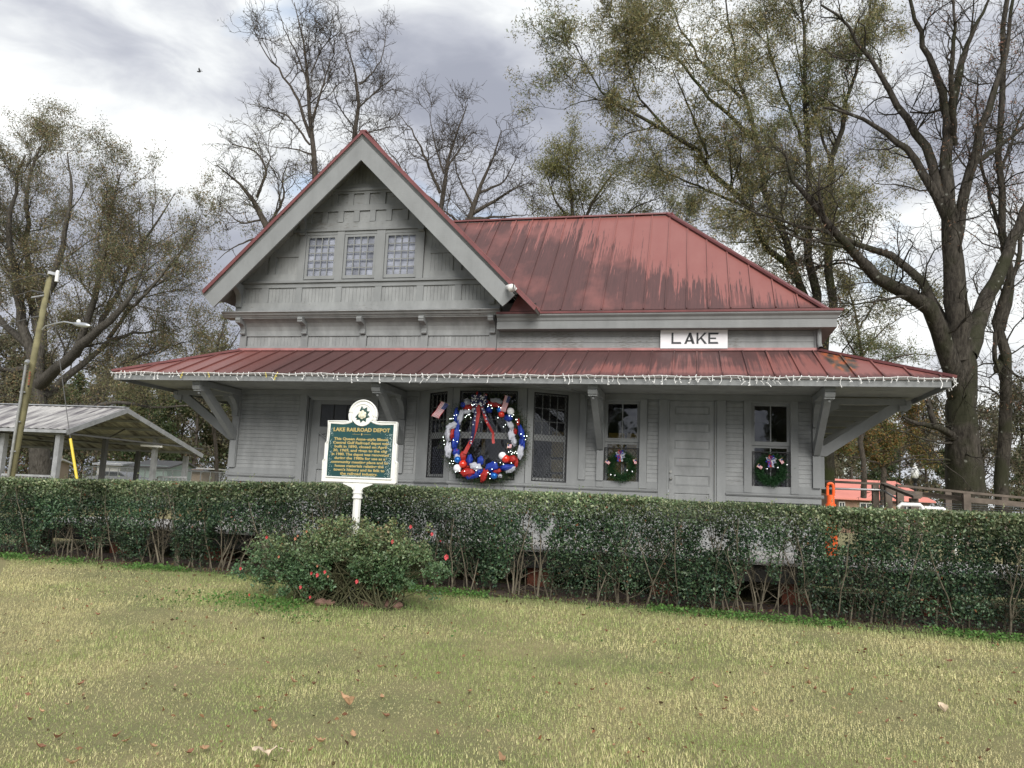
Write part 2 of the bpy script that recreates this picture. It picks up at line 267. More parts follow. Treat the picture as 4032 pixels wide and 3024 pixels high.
GRAY = (.262, .271, .271)
M = dict(
    paint=paint_mat('gray_house_paint', GRAY, flake=.03, dirt=.3), trim=paint_mat('gray_trim_paint', (.228, .237, .238), dirt=.16),
    flaky=paint_mat('flaking_gray_paint', (.25, .259, .259), flake=.15), soffit=paint_mat('gray_soffit_paint', (.27, .275, .262), flake=.03),
    wall=mat('gray_wall_backing', (.27, .28, .28), .8), dark=mat('dark_interior_board', (.035, .032, .03), .8, noise=(3, .3)),
    inside=mat('interior_plaster', (.10, .095, .085), .9), floorb=mat('interior_floor', (.06, .045, .035), .6),
    roofm=roof_mat('red_roof_main', 'main'), roofp=roof_mat('red_roof_porch', 'porch'), roofg=roof_mat('red_roof_gable', 'plain'),
    redtrim=mat('red_metal_trim', (.16, .052, .052), .42, noise=(4, .2)), redflash=mat('faded_red_flashing', (.33, .145, .14), .5, noise=(5, .25)),
    glass=glass_mat('window_glass'), glassup=glass_mat('old_wavy_glass', .85, .05), black=mat('black_steel', (.012, .012, .014), .5, .3),
    pane_sheen=mat('painted_pane_reflection', (.60, .63, .70), .7, noise=(2.5, .45)), cream=mat('cream_curtain', (.62, .55, .33), .9),
    white=mat('white_enamel', (.78, .78, .75), .35, noise=(6, .06)), whitep=mat('white_plastic', (.80, .80, .78), .4), signw=mat('white_sign_board', (.72, .71, .73), .5, noise=(3, .05)),
    letter=mat('black_letter_paint', (.012, .013, .018), .5), yellowbulb=mat('yellowed_bulb', (.75, .62, .12), .3),
    deck=mat('gray_deck_board', (.40, .39, .37), .8, noise=(4, .3), bump=(30, .3)), decku=mat('dark_creosoted_beam', (.05, .048, .045), .85, noise=(4, .3)),
    brick=mat('red_brick', (.22, .075, .045), .85, noise=(8, .35)), orange=mat('orange_plastic', (.85, .12, .015), .45, noise=(4, .1)),
    rail=mat('weathered_rail_timber', (.13, .105, .085), .85, noise=(6, .3), bump=(30, .3)), galv=mat('galvanised_pipe', (.42, .43, .44), .45, .6, noise=(5, .2)),
    brass=mat('worn_door_metal', (.33, .33, .31), .4, .8), chrome=mat('silver_ball', (.85, .86, .88), .12, 1),
    green_enamel=mat('green_marker_enamel', (.010, .058, .060), .42, noise=(3, .15)), gold=mat('gold_lettering', (.46, .35, .13), .5),
    whitefleck=mat('white_paint_fleck', (.52, .62, .60), .7), magw=mat('magnolia_petal', (.75, .72, .58), .5), magg=mat('magnolia_leaf', (.018, .06, .05), .5),
    pole=mat('treated_pole_wood', (.19, .175, .095), .85, noise=(3, .3, 8), bump=(25, .4)), polewire=mat('gray_wire', (.10, .10, .10), .6),
    yellow=mat('yellow_guard', (.75, .58, .06), .5), alu=mat('aluminium', (.55, .57, .60), .4, .7),
    red=mat('red_mesh_ribbon', (.42, .025, .02), .5, spec=.4, alpha=.72), blue=mat('blue_mesh_ribbon', (.015, .045, .33), .5, spec=.4, alpha=.78), navy=mat('navy_ribbon', (.012, .014, .07), .5),
    whiterib=mat('white_mesh_ribbon', (.66, .68, .76), .45, alpha=.55), ballred=mat('red_ball', (.60, .03, .01), .14, spec=.8), ballblue=mat('blue_ball', (.01, .13, .48), .12, .4), ballwhite=mat('white_ball', (.78, .78, .8), .25),
    flagred=mat('flag_red', (.50, .03, .04), .7), flagblue=mat('flag_blue', (.02, .03, .14), .7), flagwhite=mat('flag_white', (.72, .72, .74), .7), stick=mat('flag_stick', (.5, .4, .25), .6),
    led=mat('lit_led', (.9, .95, .9), .3, emit=((.85, 1, .92), 2.6)), bloom=mat('coral_rose_petal', (.55, .075, .085), .5, noise=(60, .25)), paleb=mat('faded_rose_petal', (.55, .26, .16), .6),
    pavroof=None, steel=mat('painted_steel_post', (.30, .31, .32), .6, noise=(4, .2)), steelu=mat('dark_steel_purlin', (.09, .09, .09), .6),
    mulch=mat('dark_mulch', (.055, .035, .025), .95, noise=(20, .5), bump=(25, 1)), stone=mat('brown_stone', (.17, .10, .075), .85, noise=(9, .3), bump=(15, .5)),
    deadleaf=mat('dry_brown_leaf', (.20, .095, .05), .7, noise=(30, .35)), paleleaf=mat('pale_curled_leaf', (.62, .50, .36), .6, noise=(14, .25)), tanleaf=mat('tan_dry_leaf', (.36, .22, .12), .7, noise=(30, .3)),
    lampglass=mat('frosted_lamp_globe', (.78, .79, .78), .25), salmon=mat('salmon_metal_roof', (.62, .22, .17), .5, noise=(.6, .12)), farbrick=mat('tan_brick', (.20, .13, .09), .9, noise=(2, .2)),
    farwhite=mat('far_white_siding', (.55, .55, .52), .8), mint=mat('mint_siding', (.33, .42, .38), .8, noise=(1, .1)), tan=mat('tan_siding', (.33, .26, .19), .8), darkglass=mat('dark_pane', (.03, .035, .04), .15),
    carpaint=mat('silver_car_paint', (.45, .46, .48), .25, .5), tyre=mat('tyre_rubber', (.02, .02, .02), .8), bird=mat('bird_feather', (.03, .03, .03), .8),
    fencew=mat('chain_fence_wire', (.25, .26, .26), .6, .5), signred=mat('sign_red', (.5, .05, .05), .5),
)
LEAF = leafmat('tree_leaf'); HLEAF = leafmat('hedge_leaf', .42, .25, .45); GRASS = leafmat('grass_blade', .6, .3, .2); NEEDLE = leafmat('wreath_needle', .6, .1, .3)
BARK = bark_mat('gray_brown_bark', (.020, .017, .014), (.085, .076, .063), moss=(.034, .036, .02), lichen=True)
BARKL = bark_mat('pale_gray_bark', (.04, .036, .03), (.13, .12, .105))
BARKD = bark_mat('dark_twig_bark', (.04, .034, .028), (.11, .095, .08))
BARKG = bark_mat('mossy_dark_bark', (.020, .018, .014), (.065, .06, .046), moss=(.045, .055, .02))
HSTEM = bark_mat('hedge_stem_bark', (.06, .05, .035), (.22, .195, .145))

# ------------------------------------------------------------------ object helpers
def tag(o, label=None, cat=None, group=None, kind=None):
    if label: o['label'] = label
    if cat: o['category'] = cat
    if group: o['group'] = group
    if kind: o['kind'] = kind
    return o
def empty(name, loc=(0, 0, 0), label=None, cat=None, group=None):
    o = bpy.data.objects.new(name, None); COL.objects.link(o); o.location = Vector(loc); o.empty_display_size = .2
    return tag(o, label, cat, group)
def link(name, me, m=None, parent=None, loc=None, rot=None):
    if m is not None and not me.materials: me.materials.append(m)
    o = bpy.data.objects.new(name, me); COL.objects.link(o)
    if parent is not None:
        o.parent = parent
        if loc is None: # geometry is given in world metres
            ploc = Vector((0, 0, 0)); q = parent
            while q is not None: ploc = ploc + q.location; q = q.parent
            o.location = -ploc
    if loc is not None: o.location = Vector(loc)
    if rot is not None: o.rotation_euler = rot
    return o
class MB:
    def __init__(s): s.v = []; s.f = []; s.mi = []; s.mats = []; s.cur = 0
    def use(s, m):
        if m not in s.mats: s.mats.append(m)
        s.cur = s.mats.index(m); return s
    def add(s, vs, fs):
        n = len(s.v); s.v += [tuple(map(float, p)) for p in vs]; s.f += [tuple(i+n for i in f) for f in fs]; s.mi += [s.cur]*len(fs); return s
    def box(s, x0, x1, y0, y1, z0, z1):
        return s.add([(x0, y0, z0), (x1, y0, z0), (x1, y1, z0), (x0, y1, z0), (x0, y0, z1), (x1, y0, z1), (x1, y1, z1), (x0, y1, z1)],
                     [(0, 3, 2, 1), (4, 5, 6, 7), (0, 1, 5, 4), (1, 2, 6, 5), (2, 3, 7, 6), (3, 0, 4, 7)])
    def bar(s, a, b, w, h, up=(0, 0, 1)):
        a, b = Vector(a), Vector(b); d = (b-a).normalized(); up = Vector(up)
        sx = d.cross(up)
        if sx.length < 1e-4: sx = d.cross(Vector((1, 0, 0)))
        sx.normalize(); uz = sx.cross(d).normalized()
        vs = [p+sx*(w/2*i)+uz*(h/2*j) for p in (a, b) for (i, j) in ((-1, -1), (1, -1), (1, 1), (-1, 1))]
        return s.add(vs, [(0, 1, 2, 3), (7, 6, 5, 4), (0, 4, 5, 1), (1, 5, 6, 2), (2, 6, 7, 3), (3, 7, 4, 0)])
    def prism(s, poly, axis, c0, c1):
        """poly: 2D points; axis 'Y': (x,z), 'X': (y,z), 'Z': (x,y)"""
        k = len(poly)
        def P3(p, c): return {'Y': (p[0], c, p[1]), 'X': (c, p[0], p[1]), 'Z': (p[0], p[1], c)}[axis]
        vs = [P3(p, c0) for p in poly]+[P3(p, c1) for p in poly]
        fs = [tuple(range(k)), tuple(range(2*k-1, k-1, -1))]+[(i, i+k, (i+1) % k+k, (i+1) % k) for i in range(k)]
        return s.add(vs, fs)
    def tube(s, pts, rs, n=8, cap=True):
        pts = [Vector(p) for p in pts]
        if isinstance(rs, (int, float)): rs = [rs]*len(pts)
        ref = Vector((0, 0, 1)); vs = []; fs = []
        for i, p in enumerate(pts):
            d = (pts[min(i+1, len(pts)-1)]-pts[max(i-1, 0)])
            d = d.normalized() if d.length > 1e-9 else Vector((0, 0, 1))
            a = d.cross(ref)
            if a.length < .15: a = d.cross(Vector((1, 0, 0)))
            a.normalize(); b = a.cross(d).normalized()
            for k in range(n):
                t = 2*math.pi*k/n; vs.append(p+(a*math.cos(t)+b*math.sin(t))*rs[i])
        for i in range(len(pts)-1):
            for k in range(n): fs.append((i*n+k, i*n+(k+1) % n, (i+1)*n+(k+1) % n, (i+1)*n+k))
        if cap: fs.append(tuple(range(n-1, -1, -1))); fs.append(tuple((len(pts)-1)*n+k for k in range(n)))
        return s.add(vs, fs)
    def lathe(s, c, prof, n=16):
        return s.tube([(c[0], c[1], c[2]+z) for r, z in prof], [max(r, 1e-4) for r, z in prof], n)
    def sphere(s, c, r, n=10, k=7, sq=(1, 1, 1)):
        vs = []; fs = []
        for i in range(k+1):
            t = math.pi*i/k
            for j in range(n):
                p = 2*math.pi*j/n; vs.append((c[0]+r*sq[0]*math.sin(t)*math.cos(p), c[1]+r*sq[1]*math.sin(t)*math.sin(p), c[2]+r*sq[2]*math.cos(t)))
        for i in range(k):
            for j in range(n): fs.append((i*n+j, (i+1)*n+j, (i+1)*n+(j+1) % n, i*n+(j+1) % n))
        return s.add(vs, fs)
    def mesh(s, name, smooth=False):
        me = bpy.data.meshes.new(name); me.from_pydata(s.v, [], s.f)
        for m in s.mats: me.materials.append(m)
        if s.mats: me.polygons.foreach_set('material_index', s.mi)
        if smooth: me.polygons.foreach_set('use_smooth', [True]*len(me.polygons))
        me.validate(); me.update(); return me
    def build(s, name, m=None, parent=None, smooth=False, loc=None, rot=None):
        if s.mats and m is None: return link(name, s.mesh(name, smooth), None, parent, loc, rot)
        return link(name, s.mesh(name, smooth), m, parent, loc, rot)
def box(name, m, parent, x0, x1, y0, y1, z0, z1): return MB().box(min(x0, x1), max(x0, x1), min(y0, y1), max(y0, y1), z0, z1).build(name, m, parent)
def copy_tree(o, parent=None):
    c = o.copy(); COL.objects.link(c); c.parent = parent
    for ch in list(o.children): copy_tree(ch, c)
    return c

def clip(poly, a, b, c):       # keep a*x+b*y <= c
    out = []
    for i in range(len(poly)):
        p, q = poly[i], poly[(i+1) % len(poly)]
        dp, dq = a*p[0]+b*p[1]-c, a*q[0]+b*q[1]-c
        if dp <= 0: out.append(p)
        if (dp < 0 < dq) or (dq < 0 < dp):
            t = dp/(dp-dq); out.append((p[0]+(q[0]-p[0])*t, p[1]+(q[1]-p[1])*t))
    return out if len(out) > 2 else []

def np_mesh(name, verts, faces, color=None, smooth=False):
    """verts (N,3), faces (F,k) int; color (N,3)"""
    me = bpy.data.meshes.new(name); nv, nf, k = len(verts), len(faces), faces.shape[1]
    me.vertices.add(nv); me.vertices.foreach_set('co', np.ascontiguousarray(verts, np.float32).ravel())
    me.loops.add(nf*k); me.loops.foreach_set('vertex_index', np.ascontiguousarray(faces, np.int32).ravel())
    me.polygons.add(nf); me.polygons.foreach_set('loop_start', np.arange(0, nf*k, k, dtype=np.int32))
    if smooth: me.polygons.foreach_set('use_smooth', np.ones(nf, bool))
    if color is not None:
        at = me.color_attributes.new('tint', 'FLOAT_COLOR', 'POINT')
        c = np.ones((nv, 4), np.float32); c[:, :3] = color; at.data.foreach_set('color', c.ravel())
    me.update(calc_edges=True); return me
def unit(a): return a/np.maximum(np.linalg.norm(a, axis=-1, keepdims=True), 1e-9)
def vnoise(p, s, seed=0):
    """value noise 0..1 at points (N,3)"""
    q = np.asarray(p)*s+seed*17.3; i = np.floor(q).astype(np.int64); f = q-i; f = f*f*(3-2*f)
    def h(a):
        n = (a[:, 0]*374761393+a[:, 1]*668265263+a[:, 2]*2147483647+seed*1013) & 0xffffffff
        n = ((n ^ (n >> 13))*1274126177) & 0xffffffff; return ((n ^ (n >> 16)) & 0xffff)/65535.
    r = 0
    for dx in (0, 1):
        for dy in (0, 1):
            for dz in (0, 1):
                w = (f[:, 0] if dx else 1-f[:, 0])*(f[:, 1] if dy else 1-f[:, 1])*(f[:, 2] if dz else 1-f[:, 2])
                r = r+w*h(i+np.array([dx, dy, dz]))
    return r
def leaf_mesh(name, pos, size, cols, aspect=.45, axis=None, nrm=None, fold=.25, tri=False):
    """one folded four-point leaf at every position"""
    n = len(pos)
    a = unit(RNG.normal(size=(n, 3)) if axis is None else axis)
    b = RNG.normal(size=(n, 3)) if nrm is None else nrm
    s = unit(np.cross(a, b)); u = np.cross(s, a); size = np.broadcast_to(size, (n,))[:, None]
    if tri:
        v = np.empty((n, 3, 3)); v[:, 0] = pos-s*size*aspect*.8; v[:, 1] = pos+s*size*aspect*.8+a*size*.25; v[:, 2] = pos+a*size
        return np_mesh(name, v.reshape(-1, 3), np.arange(n*3).reshape(n, 3), np.repeat(cols, 3, axis=0))
    v = np.empty((n, 4, 3)); v[:, 0] = pos; v[:, 1] = pos+a*size*.5+s*size*aspect+u*size*fold*.5
    v[:, 2] = pos+a*size; v[:, 3] = pos+a*size*.5-s*size*aspect+u*size*fold*.5
    k = np.arange(n)[:, None]*4
    f = np.concatenate([k+np.array([[0, 1, 2]]), k+np.array([[0, 2, 3]])])
    return np_mesh(name, v.reshape(-1, 3), f, np.repeat(cols, 4, axis=0))
def palette(n, cols, w=None, jit=.25, idx=None, gain=1.0):
    cols = np.array(cols)*gain; idx = RNG.choice(len(cols), n, p=w) if idx is None else idx
    return cols[idx]*(1+RNG.uniform(-jit, jit, (n, 1)))*(1+RNG.uniform(-jit*.25, jit*.25, (n, 3)))

# ------------------------------------------------------------------ branch growing (all levels at once, in arrays)
def resample(pts, rs, K):
    pts = np.array(pts, float); rs = np.array(rs, float); d = np.r_[0, np.cumsum(np.linalg.norm(np.diff(pts, axis=0), axis=1))]
    t = np.linspace(0, d[-1], K)
    def sm(c):  # smooth curve through the points (Catmull-like cubic through numpy)
        return np.interp(t, d, c)
    o = np.stack([sm(pts[:, i]) for i in range(3)], 1)
    for _ in range(2): o[1:-1] = o[1:-1]*.5+(o[:-2]+o[2:])*.25
    return o, np.interp(t, d, rs)
def spawn(paths, rads, dens, length, angle, K=5, wander=.35, up=.15, rfac=.55, rmin=.004, tmin=.15, droop=0., lenjit=.4, taper=.22, out=None):
    N, k, _ = paths.shape; seg = np.linalg.norm(np.diff(paths, axis=1), axis=2); L = seg.sum(1)
    cnt = RNG.poisson(np.maximum(L*dens, .001)); cnt = np.maximum(cnt, 1); pi = np.repeat(np.arange(N), cnt); n = len(pi)
    t = RNG.uniform(tmin, 1, n)*(k-1); i = np.minimum(t.astype(int), k-2); f = (t-i)[:, None]
    p = paths[pi, i]*(1-f)+paths[pi, i+1]*f; r0 = rads[pi, i]*(1-f[:, 0])+rads[pi, i+1]*f[:, 0]
    tan = unit(paths[pi, i+1]-paths[pi, i]); per = unit(np.cross(tan, RNG.normal(size=(n, 3))))
    an = np.radians(angle)*RNG.uniform(.6, 1.35, n)[:, None]
    d = unit(tan*np.cos(an)+per*np.sin(an)+np.array([0, 0, up]))
    if out is not None: d = unit(d+out)
    ln = length*RNG.uniform(1-lenjit, 1+lenjit, n)*(1-.45*t/(k-1))
    P = np.empty((n, K, 3)); P[:, 0] = p
    for j in range(1, K):
        d = unit(d+RNG.normal(size=(n, 3))*wander+np.array([0, 0, up*.4-droop]))
        P[:, j] = P[:, j-1]+d*(ln/(K-1))[:, None]
    r = np.maximum(np.minimum(r0*rfac, ln*.0135), rmin); R = r[:, None]*np.linspace(1, taper, K)[None]**1.0; R = np.maximum(R, rmin*.6)
    return P, R
def tubes(paths, rads, sides):
    N, K, _ = paths.shape; t = np.empty_like(paths); t[:, 1:-1] = paths[:, 2:]-paths[:, :-2]; t[:, 0] = paths[:, 1]-paths[:, 0]; t[:, -1] = paths[:, -1]-paths[:, -2]
    t = unit(t); ref = np.zeros_like(t); ref[..., 0] = .31; ref[..., 1] = .83; ref[..., 2] = .12
    a = unit(np.cross(t, ref)); b = np.cross(t, a); ang = np.arange(sides)*2*np.pi/sides
    v = paths[:, :, None]+(a[:, :, None]*np.cos(ang)[None, None, :, None]+b[:, :, None]*np.sin(ang)[None, None, :, None])*rads[:, :, None, None]
    idx = np.arange(N*K*sides).reshape(N, K, sides); nx = np.roll(idx, -1, axis=2)
    f = np.stack([idx[:, :-1], nx[:, :-1], nx[:, 1:], idx[:, 1:]], -1).reshape(-1, 4)
    return v.reshape(-1, 3), f
def wood(name, groups, m, parent):
    """groups: list of (paths, radii, sides) joined into one skeleton mesh"""
    V = []; F = []; o = 0
    for P, R, s in groups:
        v, f = tubes(P, R, s); V.append(v); F.append(f+o); o += len(v)
    return link(name, np_mesh(name, np.concatenate(V), np.concatenate(F), smooth=True), m, parent)

# ------------------------------------------------------------------ the ground
def ground():
    xs = np.r_[np.linspace(-400, -20, 14), np.linspace(-19, 34, 160), np.linspace(36, 400, 14)]
    ys = np.r_[np.linspace(-30, -13, 14), np.linspace(-12.8, -3, 70), np.linspace(-2, 30, 24), np.linspace(35, 900, 24)]
    X, Y = np.meshgrid(xs, ys); Z = gz(X, Y); p = np.stack([X, Y, Z*0], -1).reshape(-1, 3)
    Z = Z.ravel()+(vnoise(p, 1.1, 3)-.5)*.03*(np.abs(p[:, 1]+8) < 6)
    far = np.clip((p[:, 1]-30)/200, 0, 1); Z = Z+far*(-.2)
    v = np.stack([X.ravel(), Y.ravel(), Z], 1); nx, ny = len(xs), len(ys)
    i = (np.arange(ny-1)[:, None]*nx+np.arange(nx-1)[None]).ravel(); f = np.stack([i, i+1, i+nx+1, i+nx], 1)
    m = bpy.data.materials.new('lawn_soil'); m.use_nodes = True; nt = m.node_tree; N = nt.nodes; L = nt.links; b = N['Principled BSDF']
    g = N.new('ShaderNodeNewGeometry'); n = N.new('ShaderNodeTexNoise'); n.inputs['Scale'].default_value = .7; n.inputs['Detail'].default_value = 8; n.inputs['Roughness'].default_value = .65
    L.new(g.outputs['Position'], n.inputs[0]); r = N.new('ShaderNodeValToRGB'); L.new(n.outputs[0], r.inputs[0]); e = r.color_ramp.elements
    e[0].position = .35; e[0].color = (.20, .20, .085, 1); e[1].position = .65; e[1].color = (.31, .27, .13, 1)
    n2 = N.new('ShaderNodeTexNoise'); n2.inputs['Scale'].default_value = 110; n2.inputs['Detail'].default_value = 6; n2.inputs['Roughness'].default_value = .7; L.new(g.outputs['Position'], n2.inputs[0])
    mx = N.new('ShaderNodeMix'); mx.data_type = 'RGBA'; mx.blend_type = 'MULTIPLY'; mx.inputs[0].default_value = .8; L.new(r.outputs[0], mx.inputs[6])
    r2 = N.new('ShaderNodeMapRange'); r2.inputs['To Min'].default_value = .1; r2.inputs['To Max'].default_value = 1.75; L.new(n2.outputs[0], r2.inputs[0]); L.new(r2.outputs[0], mx.inputs[7])
    L.new(mx.outputs[2], b.inputs['Base Color']); b.inputs['Roughness'].default_value = .95
    bp = N.new('ShaderNodeBump'); bp.inputs['Strength'].default_value = .6; bp.inputs['Distance'].default_value = .03; L.new(n2.outputs[0], bp.inputs['Height']); L.new(bp.outputs[0], b.inputs['Normal'])
    tag(link('ground', np_mesh('ground', v, f, smooth=True), m), kind='structure')
ground()

# ------------------------------------------------------------------ THE DEPOT
W, D = 11.74, 5.7; FL = 1.38; GC = 2.84
depot = empty('railroad_depot', (0, 0, .2), 'gray wooden railroad depot with steep front gable and stained red metal roofs', 'building')
T, PA, TR, FK = M['trim'], M['paint'], M['trim'], M['flaky']

# walls: backing boards with real openings, 16 cm thick
wm = M['wall']
def wall_y(y0, y1, x0, x1, z0, z1, holes, name='wall', m=wm):
    xs = sorted({x0, x1, *[h[0] for h in holes], *[h[1] for h in holes]}); b = MB()
    for a, c in zip(xs[:-1], xs[1:]):
        hs = sorted([h for h in holes if h[0] <= a+1e-6 and h[1] >= c-1e-6], key=lambda h: h[2]); z = z0
        for h in hs:
            if h[2] > z: b.box(a, c, y0, y1, z, h[2])
            z = h[3]
        if z < z1: b.box(a, c, y0, y1, z, z1)
    return b.build(name, m, depot)
BAYX = (4.15, 5.03, 6.48, 7.40); BY = -.60
wall_y(.02, .16, 0, BAYX[0], .3, 3.72, [(1.72, 3.12, FL, 3.36)])
wall_y(.02, .16, BAYX[3], W, .3, 3.72, [(7.88, 8.54, 1.82, 3.41), (9.07, 9.92, FL, 3.44), (10.56, 11.23, 1.82, 3.41)])
wall_y(.02, .16, BAYX[0], BAYX[3], .3, FL, [])
wall_y(D-.16, D, 0, W, .3, 3.72, [(1.0, 1.9, 1.9, 3.3), (3.2, 4.1, 1.9, 3.3), (5.9, 6.8, 1.9, 3.3), (7.4, 8.3, 1.9, 3.3), (10, 10.8, 1.9, 3.3)])
for k in (0, 1):
    x0 = 0 if k == 0 else W-.16
    b = MB()
    for (ya, yb, za, zb) in ((.16, 1.9, .3, 3.72), (1.9, 2.8, .3, 1.84), (1.9, 2.8, 3.4, 3.72), (2.8, D-.16, .3, 3.72)): b.box(x0, x0+.16, ya, yb, za, zb)
    b.build('wall', wm, depot)
wall_y(.02, .16, 0, W, 3.72, 5.15, []); wall_y(D-.16, D, 0, W, 3.72, 5.15, [])
for x0 in (0, W-.16): box('wall', wm, depot, x0, x0+.16, .16, D-.16, 3.72, 5.15)
box('floor_slab', M['floorb'], depot, .16, W-.16, .16, D-.16, 1.2, FL); box('bay_floor', M['floorb'], depot, 4.9, 6.6, -.5, .16, 1.2, FL)
box('interior_ceiling', M['inside'], depot, .16, W-.16, .16, D-.16, 3.62, 3.72)
box('partition', M['inside'], depot, 3.9, 4.0, .16, D-.16, FL, 3.62); box('partition', M['inside'], depot, 8.75, 8.85, .16, D-.16, FL, 3.62)
for (a, c) in ((3.2, 4.1), (5.9, 6.8), (7.4, 8.3), (10, 10.8), (1., 1.9)):   # rear windows: cream curtains that let daylight in
    mc = M['cream']; b = MB().box(a, (a+c)/2-.03, D-.10, D-.095, 1.9, 3.3).box((a+c)/2+.03, c, D-.10, D-.095, 1.9, 3.3); b.build('curtain', mc, depot)
    b = MB().box(a, c, D-.13, D-.11, 2.55, 2.62); b.box((a+c)/2-.03, (a+c)/2+.03, D-.13, D-.11, 1.9, 3.3); b.build('rear_sash', M['dark'], depot)
cm = M['cream'].node_tree; tr = cm.nodes.new('ShaderNodeBsdfTranslucent'); tr.inputs[0].default_value = (.75, .66, .38, 1); mx = cm.nodes.new('ShaderNodeMixShader'); mx.inputs[0].default_value = .7
cm.links.new(cm.nodes['Principled BSDF'].outputs[0], mx.inputs[1]); cm.links.new(tr.outputs[0], mx.inputs[2]); cm.links.new(mx.outputs[0], cm.nodes['Material Output'].inputs[0])
# a table and bentwood chair seen through the bay glass
t = empty('writing_desk', (6.9, 3.2, FL), 'dark wooden desk standing inside behind the bay window', 'desk')
box('table_top', M['dark'], t, 6.2, 7.6, 2.9, 3.5, 2.1, 2.14)
for x in (6.25, 7.5):
    for y in (2.95, 3.42): box('leg', M['dark'], t, x, x+.05, y, y+.05, FL, 2.1)
t = empty('bentwood_chair', (5.75, .6, FL), 'bentwood chair with arched back seen through the wreath window', 'chair')
b = MB(); pts = [(5.55+.20*(1-math.cos(a)), .45, 1.85+.42*math.sin(a)) for a in np.linspace(0, math.pi, 12)]; b.tube(pts, .012, 6)
for x in (5.62, 5.7, 5.78, 5.86): b.tube([(x, .45, 1.83), (x, .45, 2.2)], .006, 5)
b.build('backrest', M['black'], t); box('seat', M['dark'], t, 5.53, 5.97, .4, .85, 1.8, 1.84)
for x in (5.56, 5.92):
    for y in (.44, .8): box('leg', M['dark'], t, x, x+.03, y, y+.03, FL, 1.8)

def siding(x0, x1, z0, z1, pitch=.0795, y=0., m=None, name='siding_board', jit=.0015):
    z = z0
    while z < z1-.015:
        z2 = min(z+pitch, z1); d = y+random.uniform(-jit, jit)
        MB().add([(x0, d-.009, z), (x1, d-.009, z), (x1, .02, z), (x0, .02, z), (x0, d-.002, z2-.004), (x1, d-.002, z2-.004), (x1, .02, z2-.004), (x0, .02, z2-.004)],
                 [(0, 3, 2, 1), (4, 5, 6, 7), (0, 1, 5, 4), (1, 2, 6, 5), (2, 3, 7, 6), (3, 0, 4, 7)]).build(name, m or PA, depot)
        z += pitch
for (a, c) in ((.16, 1.53), (3.27, 3.74), (3.88, 4.08), (7.53, 7.74), (8.68, 8.89), (10.105, 10.42), (11.37, 11.595)): siding(a, c, 1.905, 3.45)
for (a, c) in ((0.02, 1.69), (3.27, 4.2), (7.4, 8.89), (10.10, W-.02)): siding(a, c, 1.40, 1.60, .10)
siding(0.02, W-.02, .40, 1.38, .11)
# plain rails, sills, friezes (each board its own piece)
def bd(name, x0, x1, z0, z1, d=.03, m=None, y1=.0): return box(name, m or TR, depot, x0, x1, -d, y1+.018, z0, z1)
def sill(x0, x1):
    bd('bottom_rail', x0, x1, 1.782, 1.903, .022)
    MB().prism([(.018, 1.72), (-.055, 1.72), (-.075, 1.745), (-.075, 1.757), (-.022, 1.78), (.018, 1.78)], 'X', x0-.04 if x0 < .1 else x0, x1+.04 if x1 > W-.1 else x1).build('sill_moulding', TR, depot)
    bd('apron_board', x0, x1, 1.62, 1.718, .034)
sill(0, 1.56); sill(3.27, 4.14); sill(7.41, 8.89); sill(10.105, W)
for (a, c) in ((.0, 4.15), (7.4, W)): bd('frieze_board', a, c, 3.452, 3.555, .035)
for (a, c) in ((.0, .158), (1.532, 1.69), (3.12, 3.268), (7.40, 7.53)): bd('pilaster', a, c, 1.905 if a != 1.532 else 1.40, 3.45, .05)
for (a, c) in ((8.892, 9.05), (9.945, 10.103)): bd('door_casing', a, c, 1.0, 3.45, .045)
bd('corner_board', -.02, .14, .4, 1.6, .045); bd('corner_board', W-.14, W+.02, .4, 1.6, .045)

# porch brackets -------------------------------------------------------------
BRX = (.08, 3.81, 7.81, 11.665)
def bracket(T4, nm='porch_bracket'):
    """a bracket drawn in its own frame: x along the wall, -y outwards; T4 places it"""
    w = .065; bs = []
    def P(b, name):
        for i, v in enumerate(b.v): b.v[i] = tuple(T4 @ Vector(v))
        bs.append((b, name))
    P(MB().prism([(.0, 1.90), (-.07, 1.90), (-.07, 2.47), (.0, 2.47)], 'X', -w, w), 'wall_post')
    P(MB().prism([(-.0, 2.48), (-.11, 2.48), (-1.36, 3.34), (-1.36, 3.42), (-1.17, 3.42), (-.0, 2.62)], 'X', -w*.85, w*.85), 'strut')
    P(MB().prism([(.0, 3.42), (-1.44, 3.42), (-1.44, 3.535), (.0, 3.535)], 'X', -w, w), 'bracket_beam')
    k = [(-.0, 2.98), (-.09, 2.98), (-.10, 3.10), (-.15, 3.22), (-.24, 3.31), (-.34, 3.36), (-.34, 3.42), (0, 3.42)]
    P(MB().prism(k, 'X', -w*.8, w*.8), 'knee_block'); P(MB().prism([(0, 2.60), (-.055, 2.60), (-.055, 2.97), (0, 2.97)], 'X', -w*.9, w*.9), 'upper_post')
    c = [(-1.44, 3.50), (-1.53, 3.50), (-1.535, 3.44), (-1.50, 3.425), (-1.535, 3.40), (-1.50, 3.345), (-1.47, 3.33), (-1.47, 3.315), (-1.33, 3.315), (-1.33, 3.418), (-1.44, 3.418)]
    P(MB().prism(c, 'X', -w*1.25, w*1.25), 'corbel'); P(MB().sphere((0, -1.40, 3.287), .03, 8, 6).box(-.012, .012, -1.412, -1.388, 3.30, 3.318), 'drop_ball')
    for b, name in bs: b.build(name, TR, depot, smooth=False)
for x in BRX: bracket(Matrix.Translation((x, 0, 0)))
for y in (.10, 2.85, D-.10):
    bracket(Matrix.Translation((W, y, 0)) @ Matrix.Rotation(rad(90), 4, 'Z')); bracket(Matrix.Translation((0, y, 0)) @ Matrix.Rotation(rad(-90), 4, 'Z'))
